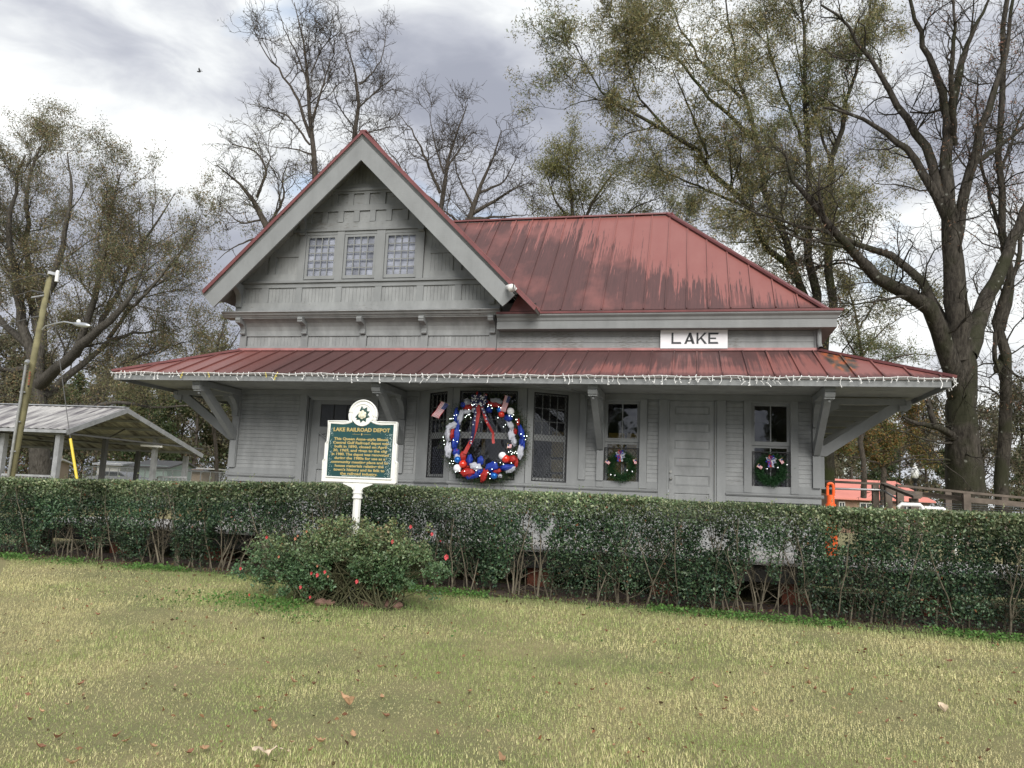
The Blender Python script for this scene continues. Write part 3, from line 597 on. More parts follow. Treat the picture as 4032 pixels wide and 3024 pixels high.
for (cx_, cy_, a) in ():   # no diagonal corner brackets
    bracket(Matrix.Translation((cx_, cy_, 0)) @ Matrix.Rotation(rad(a), 4, 'Z') @ Matrix.Diagonal((1, 1.32, 1, 1)))

# soffit: loose boards running along the building ------------------------------------
OV = 1.66
y = -OV+.03
while y < -.02:
    box('soffit_board', M['soffit'], depot, -OV+.03, W+OV-.03, y, min(y+.119, -.012), 3.558+random.uniform(0, .002), 3.575); y += .123
for s in (0, 1):
    x = 0.0
    while x < OV-.1:
        x0 = W+x if s else -x-.119; box('soffit_board', M['soffit'], depot, x0+.012, x0+.131 if s else x0+.131-.012, .0, D+1.6, 3.558+random.uniform(0, .002), 3.575); x += .123
for s in (0, 1):       # purlins under the side soffits
    for y in (1.3, 2.2, 3.5, 4.4): box('purlin', TR, depot, (W if s else -1.45), (W+1.45 if s else 0), y, y+.07, 3.46, 3.556)
# eave fascia
def ring_board(name, o0, o1, z0, z1, m):
    box(name, m, depot, -o1, W+o1, -o1, -o0, z0, z1); box(name, m, depot, -o1, W+o1, D+o0, D+o1, z0, z1)
    box(name, m, depot, -o1, -o0, -o0+.001, D+o0-.001, z0, z1); box(name, m, depot, W+o0, W+o1, -o0+.001, D+o0-.001, z0, z1)
ring_board('eave_fascia', OV-.02, OV+.01, 3.49, 3.60, TR); ring_board('drip_edge', OV-.01, OV+.035, 3.602, 3.634, M['redtrim'])

# sheet-metal roofs: every panel between two standing seams is a piece ----------------
def slope(name, O, ua, va, poly, m, pitch=.41, u0=0, seam=.03, uvo=(0, 0), parent=None, ribs=True):
    O, ua, va = Vector(O), Vector(ua).normalized(), Vector(va).normalized(); n = ua.cross(va).normalized()
    if n.z < 0: n = -n
    r = tag(link(name, bpy.data.meshes.new(name), None, depot)); r_parent = r
    umin, umax = min(p[0] for p in poly), max(p[0] for p in poly); u = u0+math.floor((umin-u0)/pitch)*pitch; first = True
    # the roof itself is its underlay board; the panels lie on it
    k = len(poly); vs = [O+ua*p[0]+va*p[1]+n*h for h in (-.012, -.05) for p in poly]
    me = bpy.data.meshes.new(name); me.from_pydata([tuple(v) for v in vs], [], [tuple(range(k)), tuple(range(2*k-1, k-1, -1))]+[(i, i+k, (i+1) % k+k, (i+1) % k) for i in range(k)])
    me.materials.append(M['soffit']); r.data = me
    while u < umax:
        c = clip(clip(poly, -1, 0, -(u+.002)), 1, 0, u+pitch-.002)
        if c:
            b = MB(); q = len(c); dz = random.uniform(0, .002)
            b.add([O+ua*p[0]+va*p[1]+n*h for h in (dz, -.010) for p in c], [tuple(range(q)), tuple(range(2*q-1, q-1, -1))]+[(i, i+q, (i+1) % q+q, (i+1) % q) for i in range(q)])
            s_ = clip(clip(poly, -1, 0, -(u+.003)), 1, 0, u+.003+.022)
            if s_ and ribs:
                q = len(s_); b.add([O+ua*p[0]+va*p[1]+n*h for h in (seam, .0) for p in s_], [tuple(range(q))]+[(i, i+q, (i+1) % q+q, (i+1) % q) for i in range(q)])
            me = b.mesh('roof_panel'); me.materials.append(m); uvl = me.uv_layers.new(name='UVMap'); co = [Vector(v.co)-O for v in me.vertices]
            uvl.data.foreach_set('uv', [c_ for lp in me.loops for c_ in (co[lp.vertex_index].dot(ua)+uvo[0], co[lp.vertex_index].dot(va)+uvo[1])])
            link('roof_panel', me, None, r)
        u += pitch
    return r
def ridge(a, b, m=None, w=.15, h=.035, name='ridge_cap'):
    return MB().bar(a, b, w, h).build(name, m or M['redtrim'], depot)
# porch roof
EO, EZ, TZ = OV+.05, 3.64, 4.40; run = EO+.02; rise = TZ-EZ; hyp = math.hypot(run, rise)
v_ = (0, run, rise); slope('porch_roof', (0, -EO, EZ), (1, 0, 0), v_, [(-EO, 0), (W+EO, 0), (W, hyp), (0, hyp)], M['roofp'], u0=.13)
slope('porch_roof', (W+EO, 0, EZ), (0, 1, 0), (-run, 0, rise), [(-EO, 0), (D+EO, 0), (D, hyp), (0, hyp)], M['roofp'], uvo=(11, 0))
slope('porch_roof', (-EO, 0, EZ), (0, 1, 0), (run, 0, rise), [(-EO, 0), (D+EO, 0), (D, hyp), (0, hyp)], M['roofp'])
slope('porch_roof', (0, D+EO, EZ), (1, 0, 0), (0, -run, rise), [(-EO, 0), (W+EO, 0), (W, hyp), (0, hyp)], M['roofp'])
for (a, b) in (((-EO, -EO, EZ+.02), (0, 0, TZ+.015)), ((W+EO, -EO, EZ+.02), (W, 0, TZ+.015)), ((-EO, D+EO, EZ+.02), (0, D, TZ+.015)), ((W+EO, D+EO, EZ+.02), (W, D, TZ+.015))): ridge(a, b, w=.13, h=.045, name='hip_cap')
for (a, c, yy) in ((-.03, 5.68, -.035), (5.70, W+.03, -.03)): MB().bar((a, yy, TZ+.015), (c, yy, TZ+.015), .05, .05).build('wall_flashing', M['redflash'], depot)
# main hipped roof
mz0, my0 = 5.20, -.02; RY = D/2; mrun = RY-my0; mrise = 8.17-mz0; mh = math.hypot(mrun, mrise); XE = W+.08; XR = XE-mrun; k45 = mrise/mrun
xv = lambda z: GC+(8.84-z)        # valley with the gable roof
slope('main_roof', (0, my0, mz0), (1, 0, 0), (0, mrun, mrise), [(xv(mz0), 0), (XE, 0), (XR, mh), (xv(8.17), mh)], M['roofm'], u0=.05, pitch=.405)
slope('main_roof', (XE, 0, mz0), (0, 1, 0), (-mrun, 0, mrise), [(my0, 0), (D-my0, 0), (RY, mh)], M['roofm'], uvo=(11, 0))
slope('main_roof', (0, D-my0, mz0), (1, 0, 0), (0, -mrun, mrise), [(xv(mz0), 0), (XE, 0), (XR, mh), (xv(8.17), mh)], M['roofm'])
ridge((xv(8.17)-.1, RY, 8.185), (XR+.03, RY, 8.185)); ridge((XR, RY, 8.185), (XE+.06, my0-.06, mz0-.045), w=.2, h=.04); ridge((XR, RY, 8.185), (XE+.06, D-my0+.06, mz0-.045), w=.2, h=.04)
# the box gutter and cornice of the low block
def cornice(name, prof, m):
    """profile in (outward, z) swept round the right-hand block with a mitred corner"""
    k = len(prof); st = []
    for (x, y, dx, dy) in ((5.74, 0, 0, -1), (W, 0, 1, -1), (W, D, 1, 1), (5.74, D, 0, 1)): st.append([(x+dx*o, y+dy*o, z) for o, z in prof])
    vs = [p for s in st for p in s]; fs = [tuple(range(k-1, -1, -1)), tuple(3*k+i for i in range(k))]
    for s in range(3):
        for i in range(k): fs.append((s*k+i, s*k+(i+1) % k, (s+1)*k+(i+1) % k, (s+1)*k+i))
    b = MB(); b.add(vs, fs); return b.build(name, m, depot)
cornice('cornice_fascia', [(0, 4.775), (.27, 4.775), (.27, 4.925), (0, 4.925)], TR)
cornice('crown_moulding', [(0, 4.93), (.275, 4.93), (.285, 4.945), (.30, 4.985), (.34, 5.02), (.35, 5.035), (.35, 5.055), (0, 5.055)], TR)
cornice('gutter_edge', [(-.03, 5.058), (.365, 5.058), (.37, 5.098), (.33, 5.10), (.05, 5.115), (-.03, 5.19)], M['redtrim'])
# siding and boards of the low block above the porch roof
siding(5.74, 11.66, 4.45, 4.77, .112, m=M['flaky'])
bd('corner_board', 11.662, W+.02, 4.41, 4.773, .03)
MB().tube([(11.735, -.085, 4.80), (11.735, -.085, 4.52), (11.75, -.12, 4.43)], .042, 12, False).build('downspout', M['trim'], depot)
MB().tube([(11.75, -.1215, 4.4305), (11.751, -.123, 4.427)], .037, 12).build('downspout_mouth', M['black'], depot)

# --- gable block -------------------------------------------------------------
JY = -.15        # face of the jettied gable wall
GZ = lambda x: 8.84-abs(x-GC)          # roof surface over x
RK = -.78        # face of the verge
rc = 8.66        # underside of the boarding
def gclip(p):    # keep a (x,z) polygon under the roof boards
    p = clip(p, 1, 1, rc+GC); return clip(p, -1, 1, rc-GC) if p else []
def gp(name, x0, x1, z0, z1, y0, y1, m=None):
    c = gclip([(x0, z0), (x1, z0), (x1, z1), (x0, z1)])
    if c: return MB().prism(c, 'Y', y0, y1).build(name, m or TR, depot)
GX0, GX1 = -.09, 5.77
# backing
for (a, c, z0, z1) in ((GX0, 1.46, 5.09, 6.86), (4.0, GX1, 5.09, 6.86), (1.46, 4.0, 5.09, 5.9), (GX0, GX1, 6.86, 8.7)): gp('gable_wall', a, c, z0, z1, JY+.02, JY+.16, wm)
gp('attic_back', GX0, GX1, 5.2, 8.6, 1.6, 1.7, M['dark'])
# lower storey band above the porch roof
bd('base_board', .0, 5.68, 4.42, 4.485, .03, FK)
x = .16
while x < 5.60:
    x2 = min(x+.079, 5.60)
    if not any(p-.08 < (x+x2)/2 < p+.08 for p in (.07, 1.51, 2.83, 4.17, 5.63)): box('beadboard', PA, depot, x, x2-.004, -.004+random.uniform(-.001, .001), .018, 4.49, 4.70)
    x += .079
for p in (.07, 1.51, 2.83, 4.17, 5.61): bd('band_post', p-.075, p+.075, 4.42, 4.72, .045)
for a, c in ((.15, 1.43), (1.59, 2.75), (2.91, 4.09), (4.25, 5.53)): bd('band_rail', a, c, 4.702, 4.725, .03)
# cove under the jetty: three curved boards
cove = [(-.012, 4.727), (-.022, 4.82), (-.05, 4.90), (-.10, 4.97), (-.17, 5.02), (-.25, 5.04)]
MB().prism(cove+[(-.25, 5.06), (.018, 5.06), (.018, 4.727)], 'X', .0, 5.68).build('cove_board', PA, depot)
for p in (.07, 1.51, 2.83, 4.17, 5.61):
    c = [(-.02, 4.73), (-.10, 4.73), (-.115, 4.75), (-.10, 4.775), (-.085, 4.78), (-.09, 4.84), (-.13, 4.90), (-.20, 4.93), (-.30, 4.945), (-.315, 4.97), (-.30, 4.99), (-.32, 5.0), (-.32, 5.035), (-.30, 5.055), (-.02, 5.055)]
    MB().prism(c, 'X', p-.055, p+.055).build('cornice_bracket', TR, depot)
# belt cornice
MB().prism([(.0, 5.06), (-.27, 5.06), (-.29, 5.085), (-.32, 5.10), (-.34, 5.135), (-.38, 5.15), (-.38, 5.168), (JY-.04, 5.225), (.0, 5.225)], 'X', -.30, 5.80).build('belt_cornice', FK, depot)
gp('band_board', GX0, GX1, 5.225, 5.395, JY-.03, JY+.018, FK)
posts = [(-.09, .10), (.49, .655), (1.30, 1.43), (2.20, 2.335), (3.08, 3.225), (3.99, 4.135), (4.81, 4.945), (5.50, 5.69)]
for a, c in posts: gp('band_post', a, c, 5.397, 5.72, JY-.028, JY+.018)
for (a, c) in zip([p[1] for p in posts[:-1]], [p[0] for p in posts[1:]]):
    n = max(1, round((c-a)/.079)); w = (c-a)/n
    for i in range(n): box('beadboard', PA, depot, a+i*w+.002, a+(i+1)*w-.003, JY-.002+random.uniform(-.001, .001), JY+.018, 5.397, 5.72)
gp('band_board', GX0, GX1, 5.722, 5.815, JY-.032, JY+.018); gp('band_ledge', GX0-.02, GX1, 5.817, 5.865, JY-.075, JY+.018)
# window storey
for a, c, z1 in ((1.30, 1.445, 7.0), (2.158, 2.322, 6.93), (3.052, 3.238, 6.93), (3.958, 4.10, 7.0)): gp('window_post', a, c, 5.867, z1, JY-.045, JY+.018)
gp('window_head', 1.445, 3.958, 6.862, 6.93, JY-.03, JY+.018)
for s in (-1, 1):
    X = (lambda x: x) if s < 0 else (lambda x: 2*GC-x-.13)
    def g2(nm, a, c, z0, z1, y0, y1, m=None):
        a, c = (a, c) if s < 0 else (2*GC-.14-c, 2*GC-.14-a)
        return gp(nm, a, c, z0, z1, y0, y1, m)
    g2('panel_rail', .0, 1.30, 5.867, 6.02, JY-.022, JY+.018, FK); g2('panel_rail', .0, 1.30, 6.40, 6.53, JY-.022, JY+.018, FK)
    g2('panel_stile', .62, .76, 6.02, 6.40, JY-.022, JY+.018)
    x = .02
    while x < 1.29:
        x2 = min(x+.079, 1.298)
        if not .60 < (x+x2)/2 < .78: g2('beadboard', x, x2-.003, 6.022, 6.398, JY-.002+random.uniform(-.001, .001), JY+.018, PA)
        g2('beadboard', x, x2-.003, 6.532, 7.0, JY-.002+random.uniform(-.001, .001), JY+.018, PA); x += .079
gp('band_ledge', .9, 4.8, 6.932, 6.975, JY-.065, JY+.018); gp('band_board', .9, 4.8, 6.977, 7.13, JY-.03, JY+.018, FK)
# coffered field: a lattice of rails and stiles round square panels
for r_, (z0, z1) in enumerate(((7.13, 7.37), (7.50, 7.75))):
    off = 2.74 if r_ == 0 else 2.58
    xs = [off+.362*i for i in range(-5, 6)]
    prev = .9
    for x in xs+[5.0]:
        gp('panel_stile', prev, x-.12 if x < 5 else 4.8, z0, z1, JY-.042, JY+.018)
        if x < 5:
            gp('square_panel', x-.118, x+.118, z0+.004, z1-.004, JY-.008, JY+.018, FK); prev = x+.12
gp('panel_rail', .9, 4.8, 7.372, 7.498, JY-.043, JY+.018); gp('panel_rail', .9, 4.8, 7.752, 7.80, JY-.043, JY+.018); gp('band_ledge', 1.5, 4.2, 7.802, 7.86, JY-.07, JY+.018)
gp('band_board', 1.5, 4.2, 7.862, 7.98, JY-.02, JY+.018)
x = 1.9
while x < 3.8: gp('beadboard', x, x+.076, 7.982, 8.7, JY-.002, JY+.018, PA); x += .079
# curved brackets up to the verge
def gbracket(x, z, s, flip=1, h=.5):
    c = [(JY, z), (JY-.09, z), (JY-.11, z+.03), (JY-.09, z+.06), (JY-.085, z+.14*s), (JY-.12, z+.26*s), (JY-.22, z+.36*s), (JY-.36, z+.42*s), (JY-.40, z+.46*s), (JY-.40, z+.52*s), (JY, z+.52*s)]
    MB().prism(c, 'X', x-.06, x+.06).build('gable_bracket', TR, depot)
gbracket(1.36, 6.86, .95); gbracket(4.03, 6.86, .95); gbracket(.0, 5.30, .95); gbracket(5.60, 5.30, .95)

# small-paned gable windows
def lattice_window(x0, x1, z0, z1, y, nx, nz, parent, glass, frame=.045, bar=.014, back=None, fm=None):
    f = MB(); d = .035
    f.box(x0, x0+frame, y, y+d, z0, z1); f.box(x1-frame, x1, y, y+d, z0, z1); f.box(x0+frame, x1-frame, y, y+d, z0, z0+frame*1.3); f.box(x0+frame, x1-frame, y, y+d, z1-frame, z1)
    fr = f.build('window', fm or TR, parent); ax0, ax1, az0, az1 = x0+frame, x1-frame, z0+frame*1.3, z1-frame; pw, ph = (ax1-ax0)/nx, (az1-az0)/nz
    for i in range(1, nx): box('muntin', fm or TR, fr, ax0+pw*i-bar/2, ax0+pw*i+bar/2, y+.006, y+.028, az0, az1)
    for j in range(1, nz):
        for i in range(nx): box('muntin', fm or TR, fr, ax0+pw*i+bar/2+.0005, ax0+pw*(i+1)-bar/2-.0005, y+.007, y+.027, az0+ph*j-bar/2, az0+ph*j+bar/2)
    for i in range(nx):
        for j in range(nz):
            a = random.uniform(-.002, .002); X0, X1, Z0, Z1 = ax0+pw*i+.002, ax0+pw*(i+1)-.002, az0+ph*j+.002, az0+ph*(j+1)-.002
            MB().add([(X0, y+.016+a, Z0), (X1, y+.016-a, Z0), (X1, y+.018-a, Z1), (X0, y+.018+a, Z1)], [(0, 1, 2, 3)]).build('pane', glass, fr)
    if back: box('pane_sheen_sheet', back, fr, x0+.02, x1-.02, y+.07, y+.08, z0+.02, z1-.02)  # pale sheet behind the panes; reflected sky is put into its colour
    return fr
for a, c in ((1.45, 2.153), (2.327, 3.047), (3.243, 3.953)): lattice_window(a, c, 5.90, 6.86, JY-.02, 4, 5, depot, M['glassup'], .055, .02, M['pane_sheen'])

# gable roof and verges
gh = math.hypot(1, 1); LX, RX = -.50, 6.62
slope('gable_roof', (LX, 0, GZ(LX)), (0, 1, 0), (1, 0, 1), [(RK, 0), (D-RK, 0), (D-RK, (GC-LX)*gh), (RK, (GC-LX)*gh)], M['roofg'], u0=.1)
zr_ = GZ(RX)
slope('gable_roof', (RX, 0, zr_), (0, 1, 0), (-1, 0, 1), [(RK, 0), (-.12, 0), (RY, (RX-xv(8.17))*gh), (RY, (RX-GC)*gh), (RK, (RX-GC)*gh)], M['roofg'], u0=.1)
slope('gable_roof', (RX, 0, zr_), (0, 1, 0), (-1, 0, 1), [(D-RK, 0), (D+.12, 0), (RY, (RX-xv(8.17))*gh), (RY, (RX-GC)*gh), (D-RK, (RX-GC)*gh)], M['roofg'], u0=.1)
ridge((GC, RK-.01, 8.855), (GC, D-RK, 8.855), w=.14)
for s in (-1, 1):
    xe, bx = (LX, -.22) if s < 0 else (6.24, 6.0)
    X = lambda d: GC+s*d
    dd = abs(xe-GC); e = 8.775
    # barge board: a broad plank, its foot cut square
    MB().prism([(GC, e-.10), (X(dd-.05), e-dd-.05), (X(dd-.22), e-dd-.22), (X(dd-.28), e-dd-.27), (GC, e-.55)], 'Y', RK, RK+.04).build('barge_board', TR, depot)
    b = MB()    # sloping crown moulding tucked under the metal, shadowed by it
    b.add([(GC, RK-.015, e+.06), (X(dd+.04), RK-.015, e-dd+.02), (X(dd-.04), RK+.055, e-dd-.045), (GC, RK+.055, e-.095), (GC, RK+.07, e+.06), (X(dd+.04), RK+.07, e-dd+.02)], [(0, 1, 2, 3), (0, 4, 5, 1), (3, 2, 5, 4)]).build('verge_moulding', TR, depot)
    # soffit boards between the barge board and the wall
    for i in range(4):
        y0 = RK+.043+i*.148
        MB().prism([(X(.0), rc), (X(dd-.1), rc-dd+.1), (X(dd-.1), rc-dd+.125), (X(.0), rc+.025)], 'Y', y0, y0+.144).build('verge_soffit_board', M['soffit'], depot)
    dr = dd if s < 0 else RX-GC
    MB().prism([(GC, 8.85), (X(dr), 8.85-dr), (X(dr-.03), 8.79-dr), (GC, 8.785)], 'Y', RK-.035, RK-.02).build('verge_trim', M['redtrim'], depot)
    MB().prism([(GC, 8.868), (X(dr), 8.868-dr), (X(dr), 8.853-dr), (GC, 8.853)], 'Y', RK-.035, RK+.06).build('verge_cap', M['redtrim'], depot)
# end boards closing the eave of the gable block
box('eave_board', M['dark'], depot, 5.78, 6.5, -.25, -.2, 5.12, 5.3)
MB().prism([(6.0, 5.11), (6.62, 5.11), (6.60, 5.16), (6.2, 5.5)], 'Y', -.36, -.34).build('valley_flashing', M['redtrim'], depot)
box('gable_return', TR, depot, -.11, -.09, JY-.02, 2.0, 5.06, 8.0) if False else None
MB().prism([(JY, 5.06), (JY, 6.2), (D+.15, 6.2), (D+.15, 5.06)], 'X', -.10, -.092).build('gable_return', PA, depot)
MB().prism([(JY+.02, 5.06), (JY+.02, 5.75), (.1, 5.75), (.1, 5.06)], 'X', 5.77, 5.778).build('gable_return', PA, depot)

# --- bay window -----------------------------------------------------------------
def face_frame(a, b):
    """matrix for a wall face from a to b (x,y), outside to the right-hand front"""
    a, b = Vector((*a, 0)), Vector((*b, 0)); u = (b-a).normalized(); n = Vector((-u.y, u.x, 0))
    M_ = Matrix.Identity(4)
    for i in range(3): M_[i][0] = u[i]; M_[i][1] = n[i]; M_[i][2] = (0, 0, 1)[i]; M_[i][3] = a[i]
    return M_, (b-a).length
def on(T4, o):
    o.data.transform(T4); return o
def fb(T4, name, m, x0, x1, y0, y1, z0, z1, parent=None):
    b = MB().box(x0, x1, y0, y1, z0, z1); b.v = [tuple(T4 @ Vector(v)) for v in b.v]; return b.build(name, m, parent or depot)
def mesh_screen(T4, x0, x1, z0, z1, y, parent, pitch=.07, frame=.018):
    """diamond wire guard in a thin steel frame"""
    s = MB(); s.box(x0, x1, y-.008, y+.008, z0, z0+frame); s.box(x0, x1, y-.008, y+.008, z1-frame, z1); s.box(x0, x0+frame, y-.007, y+.007, z0+frame, z1-frame); s.box(x1-frame, x1, y-.007, y+.007, z0+frame, z1-frame)
    s.v = [tuple(T4 @ Vector(v)) for v in s.v]; fr = s.build('screen_frame', M['black'], parent)
    w = MB(); k = 1.25
    for sg in (1, -1):
        c = -(z1-z0)/k-.02
        while c < (x1-x0)+(z1-z0)/k:
            # line x = x0 + c + sg*(z-z0)/k
            seg = []
            for z in (z0, z1):
                seg.append((x0+c+sg*(z-z0)/k, z))
            (xa, za), (xb, zb) = seg
            def at(xq): return za+(xq-xa)*(zb-za)/(xb-xa)
            if max(xa, xb) > x0 and min(xa, xb) < x1:
                lo, hi = (xa, xb) if xa < xb else (xb, xa); lo, hi = max(lo, x0), min(hi, x1)
                w.bar((lo, y+.002*sg, at(lo)), (hi, y+.002*sg, at(hi)), .005, .005, (0, 1, 0))
            c += pitch
    w.v = [tuple(T4 @ Vector(v)) for v in w.v]; o = w.build('wire_guard', M['black'], parent); tag(o, kind='stuff')
def bay_face(a, b, wx0, wx1, nx, z0=1.83, z1=3.50):
    T4, Lf = face_frame(a, b); zm = 2.66
    for (x0, x1, q0, q1) in ((0, wx0, .35, 3.6), (wx1, Lf, .35, 3.6), (wx0, wx1, .35, z0), (wx0, wx1, z1, 3.6)): fb(T4, 'bay_wall', wm, x0, x1, .02, .10, q0, q1)
    for (x0, x1) in ((.0, wx0), (wx1, Lf)): fb(T4, 'bay_post', TR, x0+.002, x1-.002, -.02, .018, 1.782, 3.555)
    fb(T4, 'bay_head', TR, wx0, wx1, -.018, .018, z1, 3.555); fb(T4, 'bay_rail', TR, wx0, wx1, -.018, .018, 1.782, z0)
    b2 = MB().prism([(.018, 1.72), (-.055, 1.72), (-.075, 1.745), (-.075, 1.757), (-.022, 1.78), (.018, 1.78)], 'X', -.03, Lf+.03); b2.v = [tuple(T4 @ Vector(v)) for v in b2.v]; b2.build('sill_moulding', TR, depot)
    fb(T4, 'apron_board', TR, 0, Lf, -.034, .018, 1.62, 1.718)
    z = .45
    while z < 1.6: fb(T4, 'siding_board', PA, .0, Lf, -.012, .018, z, min(z+.106, 1.6)); z += .11
    # two sashes: upper lattice, lower single light
    w = MB().box(wx0, wx1, .03, .07, zm-.03, zm+.02); w.v = [tuple(T4 @ Vector(v)) for v in w.v]; fr = w.build('window', TR, depot)
    for (q0, q1) in ((z0, zm-.03), (zm+.02, z1)):
        for (x0, x1, r0, r1) in ((wx0, wx0+.045, q0, q1), (wx1-.045, wx1, q0, q1), (wx0+.045, wx1-.045, q1-.04, q1), (wx0+.045, wx1-.045, q0, q0+(.07 if q0 == z0 else .03))): fb(T4, 'sash_rail', TR, x0, x1, .03, .065, r0, r1, fr)
    ax0, ax1, az0, az1 = wx0+.045, wx1-.045, zm+.05, z1-.04; nz = 3
    for i in range(1, nx): fb(T4, 'muntin', TR, ax0+(ax1-ax0)/nx*i-.007, ax0+(ax1-ax0)/nx*i+.007, .036, .058, az0, az1, fr)
    for j in range(1, nz): fb(T4, 'muntin', TR, ax0, ax1, .0365, .0575, az0+(az1-az0)/nz*j-.007, az0+(az1-az0)/nz*j+.007, fr)
    for (q0, q1, yy) in ((z0+.07, zm-.07, .05), (az0, az1, .047)): fb(T4, 'pane', M['glass'], ax0, ax1, yy, yy+.003, q0, q1, fr)
    mesh_screen(T4, wx0+.004, wx1-.004, z0+.003, z1-.003, .0, fr)
bay_face((BAYX[0], 0), (BAYX[1], BY), .34, .90, 4); bay_face((BAYX[1], BY), (BAYX[2], BY), .135, 1.265, 6); bay_face((BAYX[2], BY), (BAYX[3], 0), .13, .84, 4)
MB().prism([(BAYX[0], .02), (BAYX[1], BY+.02), (BAYX[2], BY+.02), (BAYX[3], .02)], 'Z', 3.60, 3.62).build('bay_ceiling', M['inside'], depot)
MB().prism([(BAYX[0], .0), (BAYX[1], BY-.02), (BAYX[2], BY-.02), (BAYX[3], .0)], 'Z', 3.5552, 3.598).build('bay_frieze', TR, depot)

# --- two-over-two side windows --------------------------------------------------------
I4 = Matrix.Identity(4)
def sash_window(x0, x1):
    z0, z1, zm = 1.82, 3.41, 2.665
    for (a, c) in ((x0-.135, x0-.002), (x1+.002, x1+.135)): bd('window_casing', a, c, 1.782, 3.45, .045)
    bd('window_casing', x0, x1, 3.412, 3.45, .045); bd('bottom_rail', x0, x1, 1.9035, 1.9045, .0)
    fr = MB().box(x0, x1, .035, .075, zm-.022, zm+.018).build('window', TR, depot)
    for (q0, q1, y) in ((z0, zm-.022, .06), (zm+.018, z1, .03)):
        for (a, c, r0, r1) in ((x0, x0+.055, q0, q1), (x1-.055, x1, q0, q1), (x0+.055, x1-.055, q1-.045, q1), (x0+.055, x1-.055, q0, q0+(.08 if q0 == z0 else .03))): box('sash_rail', TR, fr, a, c, y, y+.035, r0, r1)
        mx_ = (x0+x1)/2; box('muntin', TR, fr, mx_-.01, mx_+.01, y+.005, y+.03, q0+.03, q1-.045)
        box('pane', M['glass'], fr, x0+.055, mx_-.01, y+.015, y+.018, q0+.03, q1-.045); box('pane', M['glass'], fr, mx_+.01, x1-.055, y+.015, y+.018, q0+.03, q1-.045)
    mesh_screen(I4, x0+.003, x1-.003, 1.825, 2.53, -.012, fr)
sash_window(7.88, 8.54); sash_window(10.56, 11.23)

# --- panelled door ---------------------------------------------------------------------
for (a, c) in ((9.052, 9.082), (9.908, 9.938)): bd('door_jamb', a, c, FL, 3.44, .03)
dr = box('door', PA, depot, 9.085, 9.905, .035, .06, FL, 3.435)
zs = [(3.184, 3.34), (2.854, 3.022), (2.527, 2.697), (2.208, 2.371), (1.857, 2.046), (1.53, 1.724)]
lo = FL
b = MB().box(9.085, 9.18, .012, .034, FL, 3.435).box(9.815, 9.905, .012, .034, FL, 3.435)
prev = FL
for z0, z1 in sorted(zs): b.box(9.18, 9.815, .012, .034, prev, z0); prev = z1
b.box(9.18, 9.815, .012, .034, prev, 3.435); b.build('door_rails', PA, dr)
for z0, z1 in zs:
    b = MB(); b.add([(9.18, .033, z0), (9.815, .033, z0), (9.815, .033, z1), (9.18, .033, z1), (9.215, .022, z0+.032), (9.78, .022, z0+.032), (9.78, .022, z1-.032), (9.215, .022, z1-.032)],
               [(0, 1, 5, 4), (1, 2, 6, 5), (2, 3, 7, 6), (3, 0, 4, 7), (4, 5, 6, 7)]); b.build('door_panel', PA, dr)
MB().box(9.105, 9.145, .004, .012, 1.90, 2.16).build('lock_plate', M['paint'], dr); MB().sphere((9.125, -.025, 1.985), .028, 10, 7).tube([(9.125, .01, 1.985), (9.125, -.02, 1.985)], .012, 8).build('handle', M['brass'], dr); MB().tube([(9.12, .01, 2.11), (9.12, -.02, 2.11)], .025, 10).build('deadbolt', M['brass'], dr)
MB().box(9.075, 9.09, -.02, .01, 1.735, 1.775).build('latch_hasp', M['chrome'], dr)

# --- recessed freight door on the left ---------------------------------------------------
fd = box('freight_door', PA, depot, 1.719, 3.122, .17, .21, FL, 3.40)
for (a, c, z0, z1) in ((1.74, 1.92, FL, 3.40), (3.06, 3.12, FL, 3.40), (1.92, 3.06, 3.28, 3.40), (1.92, 3.06, 2.72, 2.81), (1.92, 3.06, 1.93, 2.03)): box('door_rail', TR, fd, a, c, .14, .169, z0, z1)
MB().prism([(1.92, 2.64), (2.35, 2.72), (1.92, 2.72)], 'Y', .14, .168).build('door_rail', TR, fd); MB().bar((1.93, .15, 2.68), (2.9, .15, 2.03), .022, .11, (0, 1, 0)).build('door_rail', TR, fd)
box('transom_pane', M['darkglass'], fd, 1.92, 3.06, .166, .1695, 2.81, 3.28)
for x in (2.21, 2.5, 2.79): box('muntin', M['black'], fd, x-.008, x+.008, .15, .165, 2.812, 3.278)
w = MB(); c = -1.2
while c < 1.2:
    xa, xb = max(1.92, 1.92+c), min(3.06, 1.92+c+.62)
    if xb > xa: w.bar((xa, .145, 3.28-(xa-1.92-c)*.75), (xb, .145, 3.28-(xb-1.92-c)*.75), .004, .006, (0, 1, 0))
    c += .032
tag(w.build('transom_louvre', M['steelu'], fd), kind='stuff')
for x0 in (1.70, 3.102): box('door_jamb', TR, depot, x0, x0+.038, .02, .168, FL, 3.40)
box('door_head', TR, depot, 1.692, 3.118, -.04, .17, 3.415, 3.45)
box('door_step', M['decku'], depot, 1.70, 3.12, -.05, .16, 1.30, 1.379); box('door_step', M['decku'], depot, 9.05, 9.94, -.12, .03, 1.30, 1.379)
# conduit along the soffit
MB().tube([(6.7, -1.2, 3.53), (7.2, -1.0, 3.535), (7.45, -.3, 3.53), (7.5, -.06, 3.5), (7.5, -.05, 3.2)], .008, 6).build('soffit_cable', M['paint'], depot)

